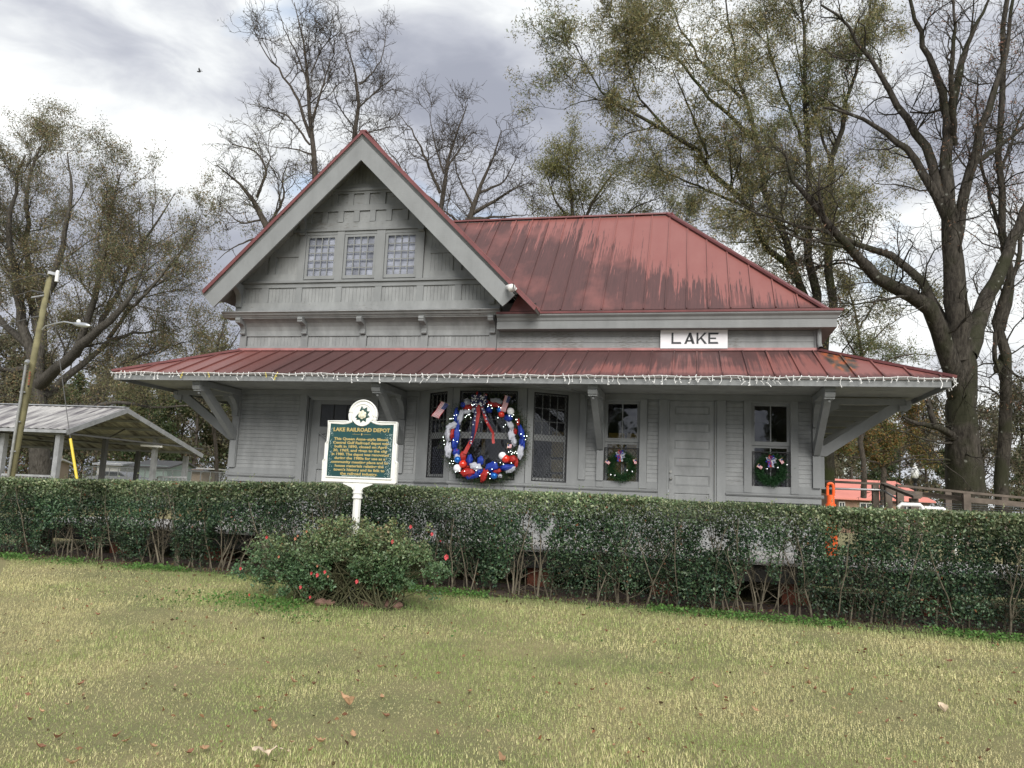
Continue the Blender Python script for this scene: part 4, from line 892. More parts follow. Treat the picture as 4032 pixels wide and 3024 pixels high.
# ------------------------------------------------------------------ platform in front of the depot
pf = empty('loading_platform', (6, -1.6, .2), 'low gray plank platform running along the depot behind the hedge', 'platform')
x = -2.6
while x < 15.2:
    box('deck_board', M['deck'], pf, x, x+.143, -3.02+random.uniform(-.015, .015), -.07, .715, .755); x += .147
for a in range(6): box('edge_beam', M['decku'], pf, -2.6+a*2.97, -2.6+a*2.97+2.96, -2.96, -2.86, .47, .713)
for a in range(10): box('brick_pier', M['brick'], pf, -2.2+a*1.85, -1.85+a*1.85, -2.85, -2.5, .0, .712)
box('edge_beam', M['decku'], pf, -2.6, 15.2, -.4, -.3, .47, .713)

# ------------------------------------------------------------------ name board, lights, lamp
ns = box('station_name_board', M['signw'], None, 8.90, 10.13, -.075, -.045, 4.425, 4.805)
ns.location = (0, 0, 0); tag(ns, 'white board reading LAKE in black capitals above the porch roof', 'sign')
SX = 9.105
def glyph(polys, x0, z0=4.51, s=.215):
    b = MB()
    for p in polys: b.prism([(x0+q[0]*s, z0+q[1]*s) for q in p], 'Y', -.0785, -.0755)
    return b.build('letter', M['letter'], ns)
t_ = .17
glyph([[(0, 0), (t_, 0), (t_, 1), (0, 1)], [(t_, 0), (.86, 0), (.80, t_), (t_, t_)]], SX)
glyph([[(0, 0), (.2, 0), (.56, 1), (.42, 1)], [(.42+.14, 1), (.38, .8), (.68, 0), (.9, 0), (.60, 1)], [(.19, .2), (.72, .2), (.66, .34), (.25, .34)]], SX+.235)
glyph([[(0, 0), (t_, 0), (t_, 1), (0, 1)], [(t_, .42), (.66, 1), (.88, 1), (t_, .26)], [(.30, .52), (.68, 0), (.90, 0), (.42, .63)]], SX+.46)
glyph([[(0, 0), (t_, 0), (t_, 1), (0, 1)], [(t_, 0), (.86, 0), (.80, t_), (t_, t_)], [(t_, .42), (.66, .42), (.66, .56), (t_, .56)], [(t_, 1-t_), (.84, 1-t_), (.90, 1), (t_, 1)]], SX+.675)

fl = empty('flood_light', (6.22, -.85, 5.42), 'round white flood lamp fixed to the foot of the gable verge', 'lamp')
MB().tube([(6.22, -.80, 5.44), (6.22, -.88, 5.40)], .02, 8).build('bracket_arm', M['white'], fl)
MB().tube([(6.05, -.84, 5.47), (6.10, -.92, 5.44), (6.17, -1.0, 5.40), (6.19, -1.02, 5.39)], [.035, .05, .075, .078], 14).build('lamp_shade', M['white'], fl, smooth=True)
MB().tube([(6.2, -1.0, 5.49), (6.23, -1.06, 5.44), (6.22, -1.07, 5.36)], .008, 6).build('cable', M['black'], fl)

# icicle string lights: one wire, every hanging bit its own piece
sl = empty('icicle_light_string', (5.9, -1.74, 3.6), 'white icicle light string clipped along the red porch roof edge', 'string lights')
wire = []; x = -1.70
while x < 13.47: wire.append((x, -1.745+random.uniform(-.006, .006), 3.622+.010*math.sin(x*5.1)+random.uniform(-.008, .008))); x += .11
MB().tube(wire, .0055, 5).build('wire', M['whitep'], sl)
side = [(13.46, -1.70+.15*i, 3.61+random.uniform(-.012, .012)) for i in range(58)]; MB().tube(side, .006, 5).build('wire', M['whitep'], sl)
strands = []
for k in range(14):
    b = MB(); n = random.choice((1, 1, 2, 2, 3)); p = Vector((0, 0, 0)); pts = [p.copy()]
    for i in range(n):
        p = p+Vector((random.uniform(-.035, .035), random.uniform(-.012, .006), -random.uniform(.028, .05))); pts.append(p.copy())
        if random.random() < .7:
            q = p+Vector((random.choice((-1, 1))*random.uniform(.015, .03), -.005, random.uniform(-.02, .01))); b.tube([p, q], [.004, .007], 5)
    b.tube(pts, .0046, 5); d = (pts[-1]-pts[-2]); b.tube([pts[-1], pts[-1]+d.normalized()*.022], [.0085, .004], 6)
    q = Vector((random.uniform(-.02, .02), -.004, random.uniform(.012, .028))); b.tube([(0, 0, 0), q], [.006, .0075], 5)
    b.use(M['whitep']); b.mi = [0]*len(b.f); strands.append(b.mesh('light_strand'))
ymesh = strands[0].copy(); ymesh.materials.clear(); ymesh.materials.append(M['yellowbulb'])
x = -1.66; cnt = 0
while x < 13.44:
    yl = -.2 < x < 2.2 and random.random() < .22
    o = link('light_strand', ymesh if yl else random.choice(strands), None, sl, loc=(x-5.9, random.uniform(-.012, 0), .02+random.uniform(-.01, .006))); o.rotation_euler.z = random.uniform(-.6, .6)+(math.pi if random.random() < .5 else 0)
    sc_ = random.uniform(.7, 1.25); o.scale = (sc_, sc_, sc_); x += random.uniform(.07, .16)
for i in range(70):
    o = link('light_strand', random.choice(strands), None, sl, loc=(13.47-5.9, -1.7+1.74+.125*i, .01)); o.rotation_euler.z = random.uniform(1, 2)

# ------------------------------------------------------------------ text
def text_mesh(body, size, bold=.0, width=None, shear=0):
    cu = bpy.data.curves.new('text', 'FONT'); cu.body = body; cu.size = size; cu.offset = bold; cu.extrude = .0015; cu.align_x = 'CENTER'; cu.resolution_u = 2; cu.shear = shear
    o = bpy.data.objects.new('text', cu); COL.objects.link(o); dg = bpy.context.evaluated_depsgraph_get(); dg.update()
    me = bpy.data.meshes.new_from_object(o.evaluated_get(dg)); bpy.data.objects.remove(o); me.materials.clear()
    xs = [v.co.x for v in me.vertices]; w = max(xs)-min(xs); s = (width/w) if width else 1
    for v in me.vertices: v.co = Vector(((v.co.x-(max(xs)+min(xs))/2)*s, -v.co.z, v.co.y))
    return me

# ------------------------------------------------------------------ historical marker
MKY = -5.68
c0 = PY(1200+.3617*590, 1550+.3617*918, MKY)         # foot of the green field
MX, MZ = float(c0[0]), float(c0[2])
mk = empty('historical_marker', (MX, MKY, float(gz(MX, MKY))), 'green and gold historical marker with white border on a white post', 'marker sign')
hw, hh = .435, .675
def arch(w, h, shoulder, r, cz, n=14):
    """right half outline from the foot up, mirrored"""
    a0 = rad(-32)
    right = [(w, 0), (w, h), (shoulder+.16, h)]
    px, pz = r*math.cos(a0), cz+r*math.sin(a0)
    # concave sweep into the round head
    for i in range(1, 7):
        t = i/7; right.append(((1-t)**2*(shoulder+.16)+2*t*(1-t)*(px+.045)+t*t*px, (1-t)**2*h+2*t*(1-t)*(h+.005)+t*t*pz))
    for i in range(n+1):
        a = a0+(math.pi/2-a0)*i/n; right.append((r*math.cos(a), cz+r*math.sin(a)))
    return right+[(-x, z) for x, z in reversed(right[:-1])]
HC = hh+.115
field = arch(hw, hh, .10, .148, HC)
frame = arch(hw+.032, hh+.03, .115, .185, HC)
fo = [(hw+.045, -.065), (hw+.065, -.04), (hw+.065, .20), (hw+.045, .225), (hw+.045, .42), (hw+.026, .445)]+frame[1:len(frame)-1]
fo = fo[:6]+frame[1:-1]+[(-x, z) for x, z in reversed(fo[:6])]
def P2(poly): return [(MX+x, MZ+z) for x, z in poly]
MB().prism(P2(fo), 'Y', MKY-.012, MKY+.035).build('plate', M['white'], mk)
MB().prism(P2(field), 'Y', MKY-.020, MKY-.0125).build('green_field', M['green_enamel'], mk)
# raised border beads
def bead(pts, r, m, nm='border'):
    pts = [(MX+x, MKY-.018, MZ+z) for x, z in pts]; pts.append(pts[0]); MB().tube(pts, r, 6).build(nm, m, mk)
bead(field, .012, M['white']); bead([(x*.99, z) for x, z in fo[2:-2]]+[(-hw-.055, -.05), (hw+.055, -.05)], .011, M['white'])
cz_ = MZ+HC
MB().tube([(MX, MKY-.0205, cz_), (MX, MKY-.026, cz_)], .137, 30).build('medallion', M['white'], mk)
b = MB(); pts = [(MX+.138*math.cos(a), MKY-.026, cz_+.138*math.sin(a)) for a in np.linspace(0, 2*math.pi, 31)]; b.tube(pts, .008, 6); b.build('border', M['white'], mk)
for k, a in enumerate(np.radians([98, 60, 25, -15, -60, -100, -140, 200])):    # magnolia leaves
    L_ = .105 if k < 2 else .095; u = Vector((math.cos(a), 0, math.sin(a))); s_ = Vector((-u.z, 0, u.x)); c = Vector((MX, MKY-.028, cz_))
    MB().add([c+u*.03, c+u*L_*.55+s_*.034, c+u*L_*1.1, c+u*L_*.55-s_*.034, c+u*L_*.6+Vector((0, -.01, 0))], [(0, 1, 4), (1, 2, 4), (2, 3, 4), (3, 0, 4)]).build('emblem_leaf', M['magg'], mk)
for k in range(9):
    a = k*math.tau/9*(1 if k < 6 else 1)+.3; r = .034 if k < 6 else .014; b = MB().sphere((MX+r*math.cos(a*1.5 if k < 6 else a), MKY-.036-(.008 if k > 5 else 0), cz_+r*math.sin(a*1.5 if k < 6 else a)), .024, 8, 6, (1, .35, 1)); b.build('emblem_petal', M['magw'], mk, smooth=True)
def line(body, size, z, width, bold=.0012, m='gold', nm='lettering'):
    me = text_mesh(body, size, bold, width); me.materials.append(M[m]); o = link(nm, me, None, mk, loc=(0, -.0215, MZ+z-float(gz(MX, MKY)))); return o
line('LAKE RAILROAD DEPOT', .066, .578, .76, .0022)
MB().box(MX-.12, MX-.02, MKY-.0225, MKY-.0205, MZ+.541, MZ+.544).box(MX+.03, MX+.13, MKY-.0225, MKY-.0205, MZ+.541, MZ+.544).sphere((MX+.005, MKY-.022, MZ+.543), .014, 8, 6, (.7, .2, 1)).build('divider', M['gold'], mk)
rows = [('This Queen Anne\u2013style Illinois', .73), ('Central Gulf Railroad depot was', .745), ('built in 1890, closed on April', .70), ('30, 1969, and given to the city', .73), ('in 1980. The depot was renovated', .765),
        ('during the 1980s for use as a', .685), ('community meeting place and to', .765), ('house materials relating the', .655), ('town\u2019s history and its link to', .685), ('the railroad industry.', .50)]
for i, (t_x, w_) in enumerate(rows): line(t_x, .046, .468-i*.0482, w_, .0016)
line('MISSISSIPPI DEPARTMENT OF ARCHIVES AND HISTORY', .014, .016, .45, .0002, 'whitefleck')
fk = MB()
for i in range(330):
    s_ = 1 if random.random() < .72 else -1; x = s_*(hw-.02-abs(random.gauss(0, .045 if s_ > 0 else .025))); z = random.uniform(.01, .56 if s_ > 0 else .62)
    if i < 14: x, z = random.uniform(-.3, .3), random.uniform(.1, .6)
    r = random.uniform(.002, .0065); a = random.uniform(0, 3.1)
    if abs(x) > hw-.012: continue
    fk.add([(MX+x+r*math.cos(a), MKY-.0225, MZ+z+r*math.sin(a)), (MX+x-r*math.sin(a)*.8, MKY-.0225, MZ+z+r*.8*math.cos(a)), (MX+x-r*math.cos(a), MKY-.0225, MZ+z-r*math.sin(a)), (MX+x+r*.6*math.sin(a), MKY-.0225, MZ+z-r*.6*math.cos(a))], [(0, 1, 2, 3)])
tag(fk.build('paint_chip', M['whitefleck'], mk), kind='stuff')
MB().prism([(MX-.20, MZ-.066), (MX+.19, MZ-.066), (MX+.19, MZ-.078), (MX+.075, MZ-.12), (MX+.05, MZ-.16), (MX-.05, MZ-.16), (MX-.085, MZ-.12), (MX-.20, MZ-.078)], 'Y', MKY-.02, MKY+.02).build('saddle', M['white'], mk)
gz0 = float(gz(MX, MKY))
MB().lathe((MX-.002, MKY, 0), [(.03, MZ-.08), (.05, MZ-.10), (.058, MZ-.14), (.058, MZ-.175), (.064, MZ-.178), (.064, MZ-.192), (.055, MZ-.196), (.055, MZ-.232), (.066, MZ-.238), (.066, MZ-.252), (.055, MZ-.258)], 16).build('collar', M['white'], mk)
MB().lathe((MX-.002, MKY, 0), [(.050, MZ-.259), (.050, gz0-.02)], 8).build('post', M['white'], mk)

# ------------------------------------------------------------------ flags, wreaths
def flag(name, P0, w, h, T4, label, drape=.25, wave=.02, group=None, stars=True, staff=None):
    """small stars-and-stripes; T4 maps (x along, y depth, z up) from the upper hoist corner"""
    t = empty(name, tuple(P0), label, 'flag', group)
    nx, nz = 12, 13; b = MB(); loc = lambda x, z: T4 @ Vector((x, wave*math.sin(x/w*7+z/h*2)+wave*.6*math.sin(x/w*13), z))
    off = Vector((0, 0, 0))
    for i in range(nx):
        for j in range(nz):
            can = i < 5 and j < 7; b.use(M['flagblue'] if can else (M['flagred'] if j % 2 == 0 else M['flagwhite']))
            q = [loc(w*a/nx, -h*c/nz)+Vector(P0) for a, c in ((i, j+1), (i+1, j+1), (i+1, j), (i, j))]; b.add(q, [(0, 1, 2, 3)])
    if stars:
        b.use(M['flagwhite']); nrm_ = T4.to_3x3() @ Vector((0, -1, 0))
        for i in range(5):
            for j in range(4):
                x, z = w*(i+.5)/nx, -h*(j*1.75+.8)/nz; r = h*.022; vs = [loc(x+r*dx, z+r*dz)+Vector(P0)+nrm_*.0015 for dx, dz in ((1, 0), (0, 1), (-1, 0), (0, -1))]; b.add(vs, [(0, 1, 2, 3)])
    b.build('cloth', None, t)
    a, c = staff if staff else (loc(0, .12*h), loc(0, -h*1.25)); MB().tube([Vector(P0)+a, Vector(P0)+c], .0035, 6).build('staff', M['stick'], t); MB().sphere(tuple(Vector(P0)+a), .007, 8, 6).build('finial', M['gold'], t)
    return t
def T2(ux, uz):     # frame from on-wall vectors (x,z) of hoist->fly and down->up
    m = Matrix.Identity(4); m[0][0], m[2][0] = ux; m[0][2], m[2][2] = uz; return m
WY = -.80
def WP(zx, zy, dy=0): p = PY(1650+.27125*zx, 1500+.27125*zy, WY+dy); return Vector(p)
wc = WP(955, 840); PXM = (WP(1055, 840)-WP(955, 840)).length/100       # metres per zoomed pixel
wr = empty('big_patriotic_wreath', tuple(wc), 'big round wreath of red, white and blue ribbon on the bay window', 'wreath')
def ringp(a, k=1.0): return Vector((wc.x+math.cos(a)*520*PXM*k*1.02, WY, wc.z+math.sin(a)*560*PXM*k))
# needle ring
n = 20000; a = RNG.uniform(0, 2*np.pi, n); rr = RNG.normal(0, .068, n); th = RNG.uniform(0, 2*np.pi, n); k = np.abs(rr)
cx = wc.x+np.cos(a)*(515*PXM*1.02+k*np.cos(th)*1.3); cz = wc.z+np.sin(a)*(545*PXM+k*np.cos(th)*1.3); cy = WY+.05+k*np.sin(th)*.8
dirs = unit(np.stack([np.cos(a)*np.cos(th), np.sin(th)*.6-.2, np.sin(a)*np.cos(th)], 1)+RNG.normal(0, .5, (n, 3)))
link('greenery', leaf_mesh('greenery', np.stack([cx, cy, cz], 1), RNG.uniform(.03, .06, n), palette(n, [(.02, .055, .02), (.035, .07, .03), (.06, .07, .035), (.10, .10, .06)]), .07, dirs), NEEDLE, wr)
def puff(zx, zy, sx, sz, m, ang=0, dy=0, nm='ribbon_loop'):
    """a crumpled loop of mesh ribbon"""
    b = MB(); c = WP(zx, zy); rx, rz = sx*PXM*.92, sz*PXM*.92; ry = min(rx, rz, .075)*.9; n_, k_ = 16, 10; vs = []; ph = random.uniform(0, 6)
    ca, sa = math.cos(rad(ang)), math.sin(rad(ang))
    for i in range(k_+1):
        t = math.pi*i/k_
        for j in range(n_):
            p = 2*math.pi*j/n_; w_ = 1+.20*math.sin(3*p+ph)+.16*math.sin(6*t+2*p+ph*2)+random.uniform(-.09, .09)
            x, z, y = rx*math.sin(t)*math.cos(p)*w_, rz*math.cos(t)*w_, ry*math.sin(t)*math.sin(p)*w_
            vs.append((c.x+x*ca-z*sa, c.y+y-.03+dy, c.z+x*sa+z*ca))
    fs = [(i*n_+j, (i+1)*n_+j, (i+1)*n_+(j+1) % n_, i*n_+(j+1) % n_) for i in range(k_) for j in range(n_)]
    b.add(vs, fs).build(nm, M[m], wr, smooth=True)
for zx, zy, sx, sz, m_, an in [
    (615, 530, 42, 105, 'whiterib', -12), (700, 450, 60, 32, 'whiterib', 10), (800, 425, 50, 34, 'whiterib', 0), (1130, 300, 100, 42, 'whiterib', -8), (485, 655, 85, 45, 'whiterib', 25), (430, 770, 52, 110, 'whiterib', 5),
    (430, 1000, 52, 105, 'whiterib', 3), (560, 1105, 55, 45, 'whiterib', 0), (1320, 635, 45, 80, 'whiterib', 30), (1345, 790, 50, 75, 'whiterib', 8), (1385, 880, 42, 62, 'whiterib', 12), (1472, 1035, 48, 92, 'whiterib', -3),
    (825, 1240, 95, 50, 'whiterib', -12), (1335, 1285, 85, 38, 'whiterib', 25), (1180, 1380, 30, 26, 'whiterib', 0),
    (540, 520, 42, 115, 'blue', 0), (572, 640, 30, 90, 'blue', 0), (560, 790, 40, 130, 'blue', 0), (515, 910, 45, 80, 'blue', 0), (540, 1040, 55, 55, 'blue', 0), (745, 1150, 48, 72, 'blue', 0), (1312, 540, 62, 52, 'blue', 0),
    (1495, 755, 45, 105, 'blue', 15), (1500, 880, 42, 90, 'blue', -12), (1515, 940, 30, 60, 'blue', 0), (1075, 1245, 100, 62, 'blue', 12), (1275, 1255, 110, 42, 'blue', 8), (790, 1375, 120, 40, 'blue', 18), (1085, 1375, 62, 42, 'blue', 0), (700, 310, 48, 52, 'whiterib', 0),
    (650, 350, 40, 40, 'blue', 0), (905, 1160, 50, 60, 'blue', 0), (880, 1320, 60, 40, 'blue', 20), (1165, 420, 35, 38, 'blue', 0), (1020, 420, 50, 42, 'blue', 0),
    (725, 385, 110, 38, 'red', 12), (1100, 345, 115, 34, 'red', -10), (490, 775, 45, 78, 'red', -8), (540, 1015, 48, 25, 'red', -15), (650, 1095, 45, 66, 'red', 10), (705, 1330, 105, 58, 'red', 5), (960, 1370, 52, 98, 'red', -22),
    (1130, 1308, 62, 36, 'red', 10), (1360, 1140, 90, 52, 'red', 5), (1420, 1190, 28, 58, 'red', 0), (1442, 605, 24, 56, 'red', 0), (1398, 735, 30, 42, 'red', 0), (715, 1225, 32, 50, 'red', 0)]:
    puff(zx, zy, sx, sz, m_, an, random.uniform(-.02, .02))
for zx, zy, r_, m_ in [(1328, 440, 52, 'ballwhite'), (1210, 1087, 55, 'ballwhite'), (555, 1267, 56, 'ballwhite'), (635, 1207, 56, 'ballred'), (1258, 1132, 56, 'ballred'), (1195, 485, 44, 'ballred'), (560, 1143, 48, 'ballblue'), (1170, 425, 38, 'ballblue'), (1090, 1378, 46, 'ballblue')]:
    c = WP(zx, zy, -.09); MB().sphere(tuple(c), r_*PXM, 20, 14).build('ball_ornament', M[m_], wr, smooth=True)
def tail(pts, w, m, nm='ribbon_tail', stars=False):
    b = MB(); L_ = [WP(*p) for p in pts]; vs = []
    for i, p in enumerate(L_):
        d = (L_[min(i+1, len(L_)-1)]-L_[max(i-1, 0)]).normalized(); s_ = Vector((d.z, 0, -d.x)); y = -.13+.02*math.sin(i*1.7)
        vs += [p+s_*w*PXM*.5+Vector((0, y, 0)), p-s_*w*PXM*.5+Vector((0, y+.02*math.cos(i), 0))]
    b.use(M[m]).add(vs, [(2*i, 2*i+1, 2*i+3, 2*i+2) for i in range(len(L_)-1)])
    if stars:
        b.use(M['flagwhite'])
        for i in range(len(L_)-1):
            for f_ in (.2, .7):
                p = L_[i].lerp(L_[i+1], f_)+Vector((random.uniform(-.3, .3)*w*PXM, -.145, 0)); star(b, p, 13*PXM)
    b.build(nm, None, wr)
def star(b, p, r):
    a0 = random.uniform(0, 1); vs = [p]
    for k in range(10): a = a0+k*math.pi/5; q = r if k % 2 == 0 else r*.42; vs.append(p+Vector((q*math.cos(a), -.002, q*math.sin(a))))
    b.add(vs, [(0, k+1, (k+1) % 10+1) for k in range(10)])
tail([(880, 380), (885, 480), (870, 600), (850, 720), (800, 850), (740, 950), (690, 1060)], 52, 'red'); tail([(935, 390), (960, 480), (1000, 590), (1060, 690), (1100, 770), (1095, 850), (1108, 915)], 38, 'red')
tail([(845, 400), (845, 500), (825, 620), (822, 740), (790, 860), (775, 930)], 50, 'navy', stars=True); tail([(940, 400), (975, 490), (1020, 600), (1060, 680)], 40, 'navy', stars=True)
for (dx, dz, sx, sz, an) in [(-60, 50, 60, 30, -35), (70, 40, 60, 30, 30), (-55, -45, 55, 28, 30), (50, -50, 55, 28, -40), (0, 70, 30, 55, 0), (10, 0, 40, 35, 0), (85, -5, 50, 24, 5), (-85, 0, 50, 24, -5)]:
    puff(895+dx, 300-dz, sx, sz, 'navy', an, -.07, 'bow_loop')
for (dx, dz, sx, sz, an) in [(-30, 95, 22, 40, 10), (75, 60, 26, 48, -30), (95, 10, 50, 16, -20), (-15, -60, 20, 40, 0)]: puff(895+dx, 300-dz, sx, sz, 'red', an, -.05, 'bow_loop')
b = MB().use(M['flagwhite'])
for i in range(42): a = random.uniform(0, 6.28); q = random.uniform(0, 1)**.5; star(b, WP(895+115*q*math.cos(a), 300+95*q*math.sin(a))+Vector((0, -.155, 0)), 13*PXM)
b.build('printed_star', None, wr)
leds = [(470, 545), (450, 550), (495, 545), (510, 500), (545, 490), (690, 505), (715, 490), (735, 485), (670, 525), (1010, 345), (1045, 355), (1000, 370), (1060, 395), (1185, 390), (1155, 375), (1370, 490), (1350, 515), (1420, 560), (1405, 560), (1430, 600),
        (1560, 795), (1565, 800), (1545, 850), (1525, 800), (1480, 770), (1300, 1030), (1330, 1020), (1360, 1040), (1385, 1045), (1400, 1025), (1345, 1060), (1420, 1050), (350, 815), (360, 865), (365, 920), (445, 1195), (470, 1160), (490, 1200), (500, 1165), (590, 1310), (530, 1320),
        (765, 345), (800, 340), (720, 415), (805, 405), (1145, 535), (1225, 665), (1255, 635), (590, 720), (555, 880), (845, 1255), (830, 1300), (660, 1310), (1100, 1185), (1060, 1280), (1000, 1330), (1030, 1350), (880, 1375), (1180, 1185), (1225, 1210), (500, 860), (1030, 1415), (1340, 1190), (750, 530), (780, 355), (1310, 505)]
for zx, zy in leds: c = WP(zx, zy, -.14); MB().sphere(tuple(c), .0062, 6, 4).build('led_bulb', M['led'], wr)
# the flags stuck into it
p = WP(432, 335, -.12); flag('stick_flag', p, .33, .17, T2((-.55, -.84), (.86, -.28)), 'largest stick flag, hanging from the upper left of the big wreath', wave=.012)
p = WP(1330, 230, -.12); flag('stick_flag', p, .30, .11, T2((-.28, -.96), (.95, -.25)), 'drooping stick flag beside the white ball at upper right of the big wreath', wave=.012)
p = WP(1288, 915, -.13); flag('stick_flag', p, .078, .07, T2((1, -.05), (.12, 1)), 'small square flag on the right inner side of the big wreath', wave=.004)
p = WP(945, 188, -.10); flag('stick_flag', p, .06, .04, T2((.95, -.35), (.3, .9)), 'tiny flag tucked behind the top bow of the big wreath', wave=.004, stars=False)

def small_wreath(zx, zy, conv, lab, balls, flags, fl):
    c = Vector(PY(*conv(zx, zy), -.05)); pxm = .3014/3074*15.2
    t = empty('window_wreath', tuple(c), lab, 'wreath', 'green wreaths in the side windows')
    n = 5200; a = RNG.uniform(0, 2*np.pi, n); k = np.abs(RNG.normal(0, .045, n)); th = RNG.uniform(0, 2*np.pi, n)
    pos = np.stack([c.x+np.cos(a)*(.205+k*np.cos(th)), c.y-.03+k*np.sin(th)*.6, c.z+np.sin(a)*(.215+k*np.cos(th))], 1)
    dr_ = unit(np.stack([np.cos(a)*np.cos(th), np.sin(th)*.6-.2, np.sin(a)*np.cos(th)], 1)+RNG.normal(0, .6, (n, 3)))
    link('greenery', leaf_mesh('greenery', pos, RNG.uniform(.025, .05, n), palette(n, [(.012, .05, .015), (.02, .075, .022), (.035, .09, .035)]), .09, dr_), NEEDLE, t)
    for (x, z) in balls: q = Vector(PY(*conv(x, z), -.12)); MB().sphere(tuple(q), .022, 12, 8).build('bell', M['chrome'], t, smooth=True)
    cols = ['whiterib', 'blue', 'red', 'whiterib', 'blue', 'red', 'blue', 'whiterib']; bx = Vector(PY(*conv(*fl), -.13))
    for i, m_ in enumerate(cols):
        an = i*math.tau/8+.3; L_ = .105; u = Vector((math.cos(an), -.15, math.sin(an))); s_ = Vector((-math.sin(an), 0, math.cos(an))); b = MB()
        b.add([bx, bx+u*L_*.5+s_*.042+Vector((0, -.02, 0)), bx+u*L_, bx+u*L_*.5-s_*.042+Vector((0, -.02, 0)), bx+u*L_*.55+Vector((0, .02, 0))], [(0, 1, 4), (1, 2, 4), (2, 3, 4), (3, 0, 4)]).build('bow_loop', M[m_], t)
    for dx, m_ in ((-.01, 'red'), (.035, 'whiterib'), (-.04, 'blue')):
        MB().add([bx+Vector((dx*.3-.015, -.01, 0)), bx+Vector((dx*.3+.015, -.01, 0)), bx+Vector((dx+.02, -.015, -.13)), bx+Vector((dx-.02, -.015, -.12))], [(0, 1, 2, 3)]).build('bow_tail', M[m_], t)
    for (x, z, ang, w_, h_, l2) in flags:
        q = Vector(PY(*conv(x, z), -.14)); flag('mini_flag', q, w_, h_, T2((math.cos(ang), math.sin(ang)), (-math.sin(ang), math.cos(ang))), l2, wave=.003, stars=False)
z6 = lambda x, y: (2250+x*.3014, 1500+y*.3014); z4 = lambda x, y: (2950+x*.3014, 1500+y*.3014)
small_wreath(655, 1120, z6, 'green wreath with patriotic bow in the window left of the panelled door', [(515, 1225), (567, 1233), (727, 1168), (795, 1185)],
             [(462, 1028, rad(-35), .085, .055, 'mini flag on the left of the wreath beside the door'), (838, 1020, rad(-70), .085, .05, 'mini flag on the right of the wreath beside the door')], (640, 965))
small_wreath(285, 1165, z4, 'green wreath with patriotic bow in the window near the depot corner', [(232, 1150), (260, 1118), (373, 1133), (493, 1095)],
             [(122, 1085, rad(-35), .09, .055, 'mini flag on the left of the wreath near the depot corner'), (425, 1010, rad(-60), .09, .055, 'mini flag on the right of the wreath near the depot corner')], (285, 1035))

# ------------------------------------------------------------------ delineator post
p = PD(3275, 2215, 11.35); dz = .757
dl = empty('delineator_post', (p[0], p[1], dz), 'orange plastic delineator post standing on the platform by the depot corner', 'traffic post')
px, py = float(p[0]), float(p[1]); tz = float(PY(3272, 1903, py)[2])
MB().lathe((px, py, dz), [(.19, 0), (.19, .03), (.12, .05), (.10, .08)], 16).build('base', M['black'], dl)
MB().lathe((px, py, dz), [(.10, .06), (.085, .3), (.072, tz-dz-.30)], 16).build('body', M['orange'], dl)
MB().lathe((px, py, dz), [(.055, tz-dz-.299), (.05, tz-dz-.17)], 14).build('neck', M['orange'], dl)
hp = [(px-.042, py, tz-.18), (px-.04, py, tz-.05)]+[(px+.04*math.cos(a), py, tz-.04+.04*math.sin(a)) for a in np.linspace(math.pi, 0, 8)]+[(px+.042, py, tz-.18)]
MB().tube(hp, .02, 8).build('handle', M['orange'], dl)

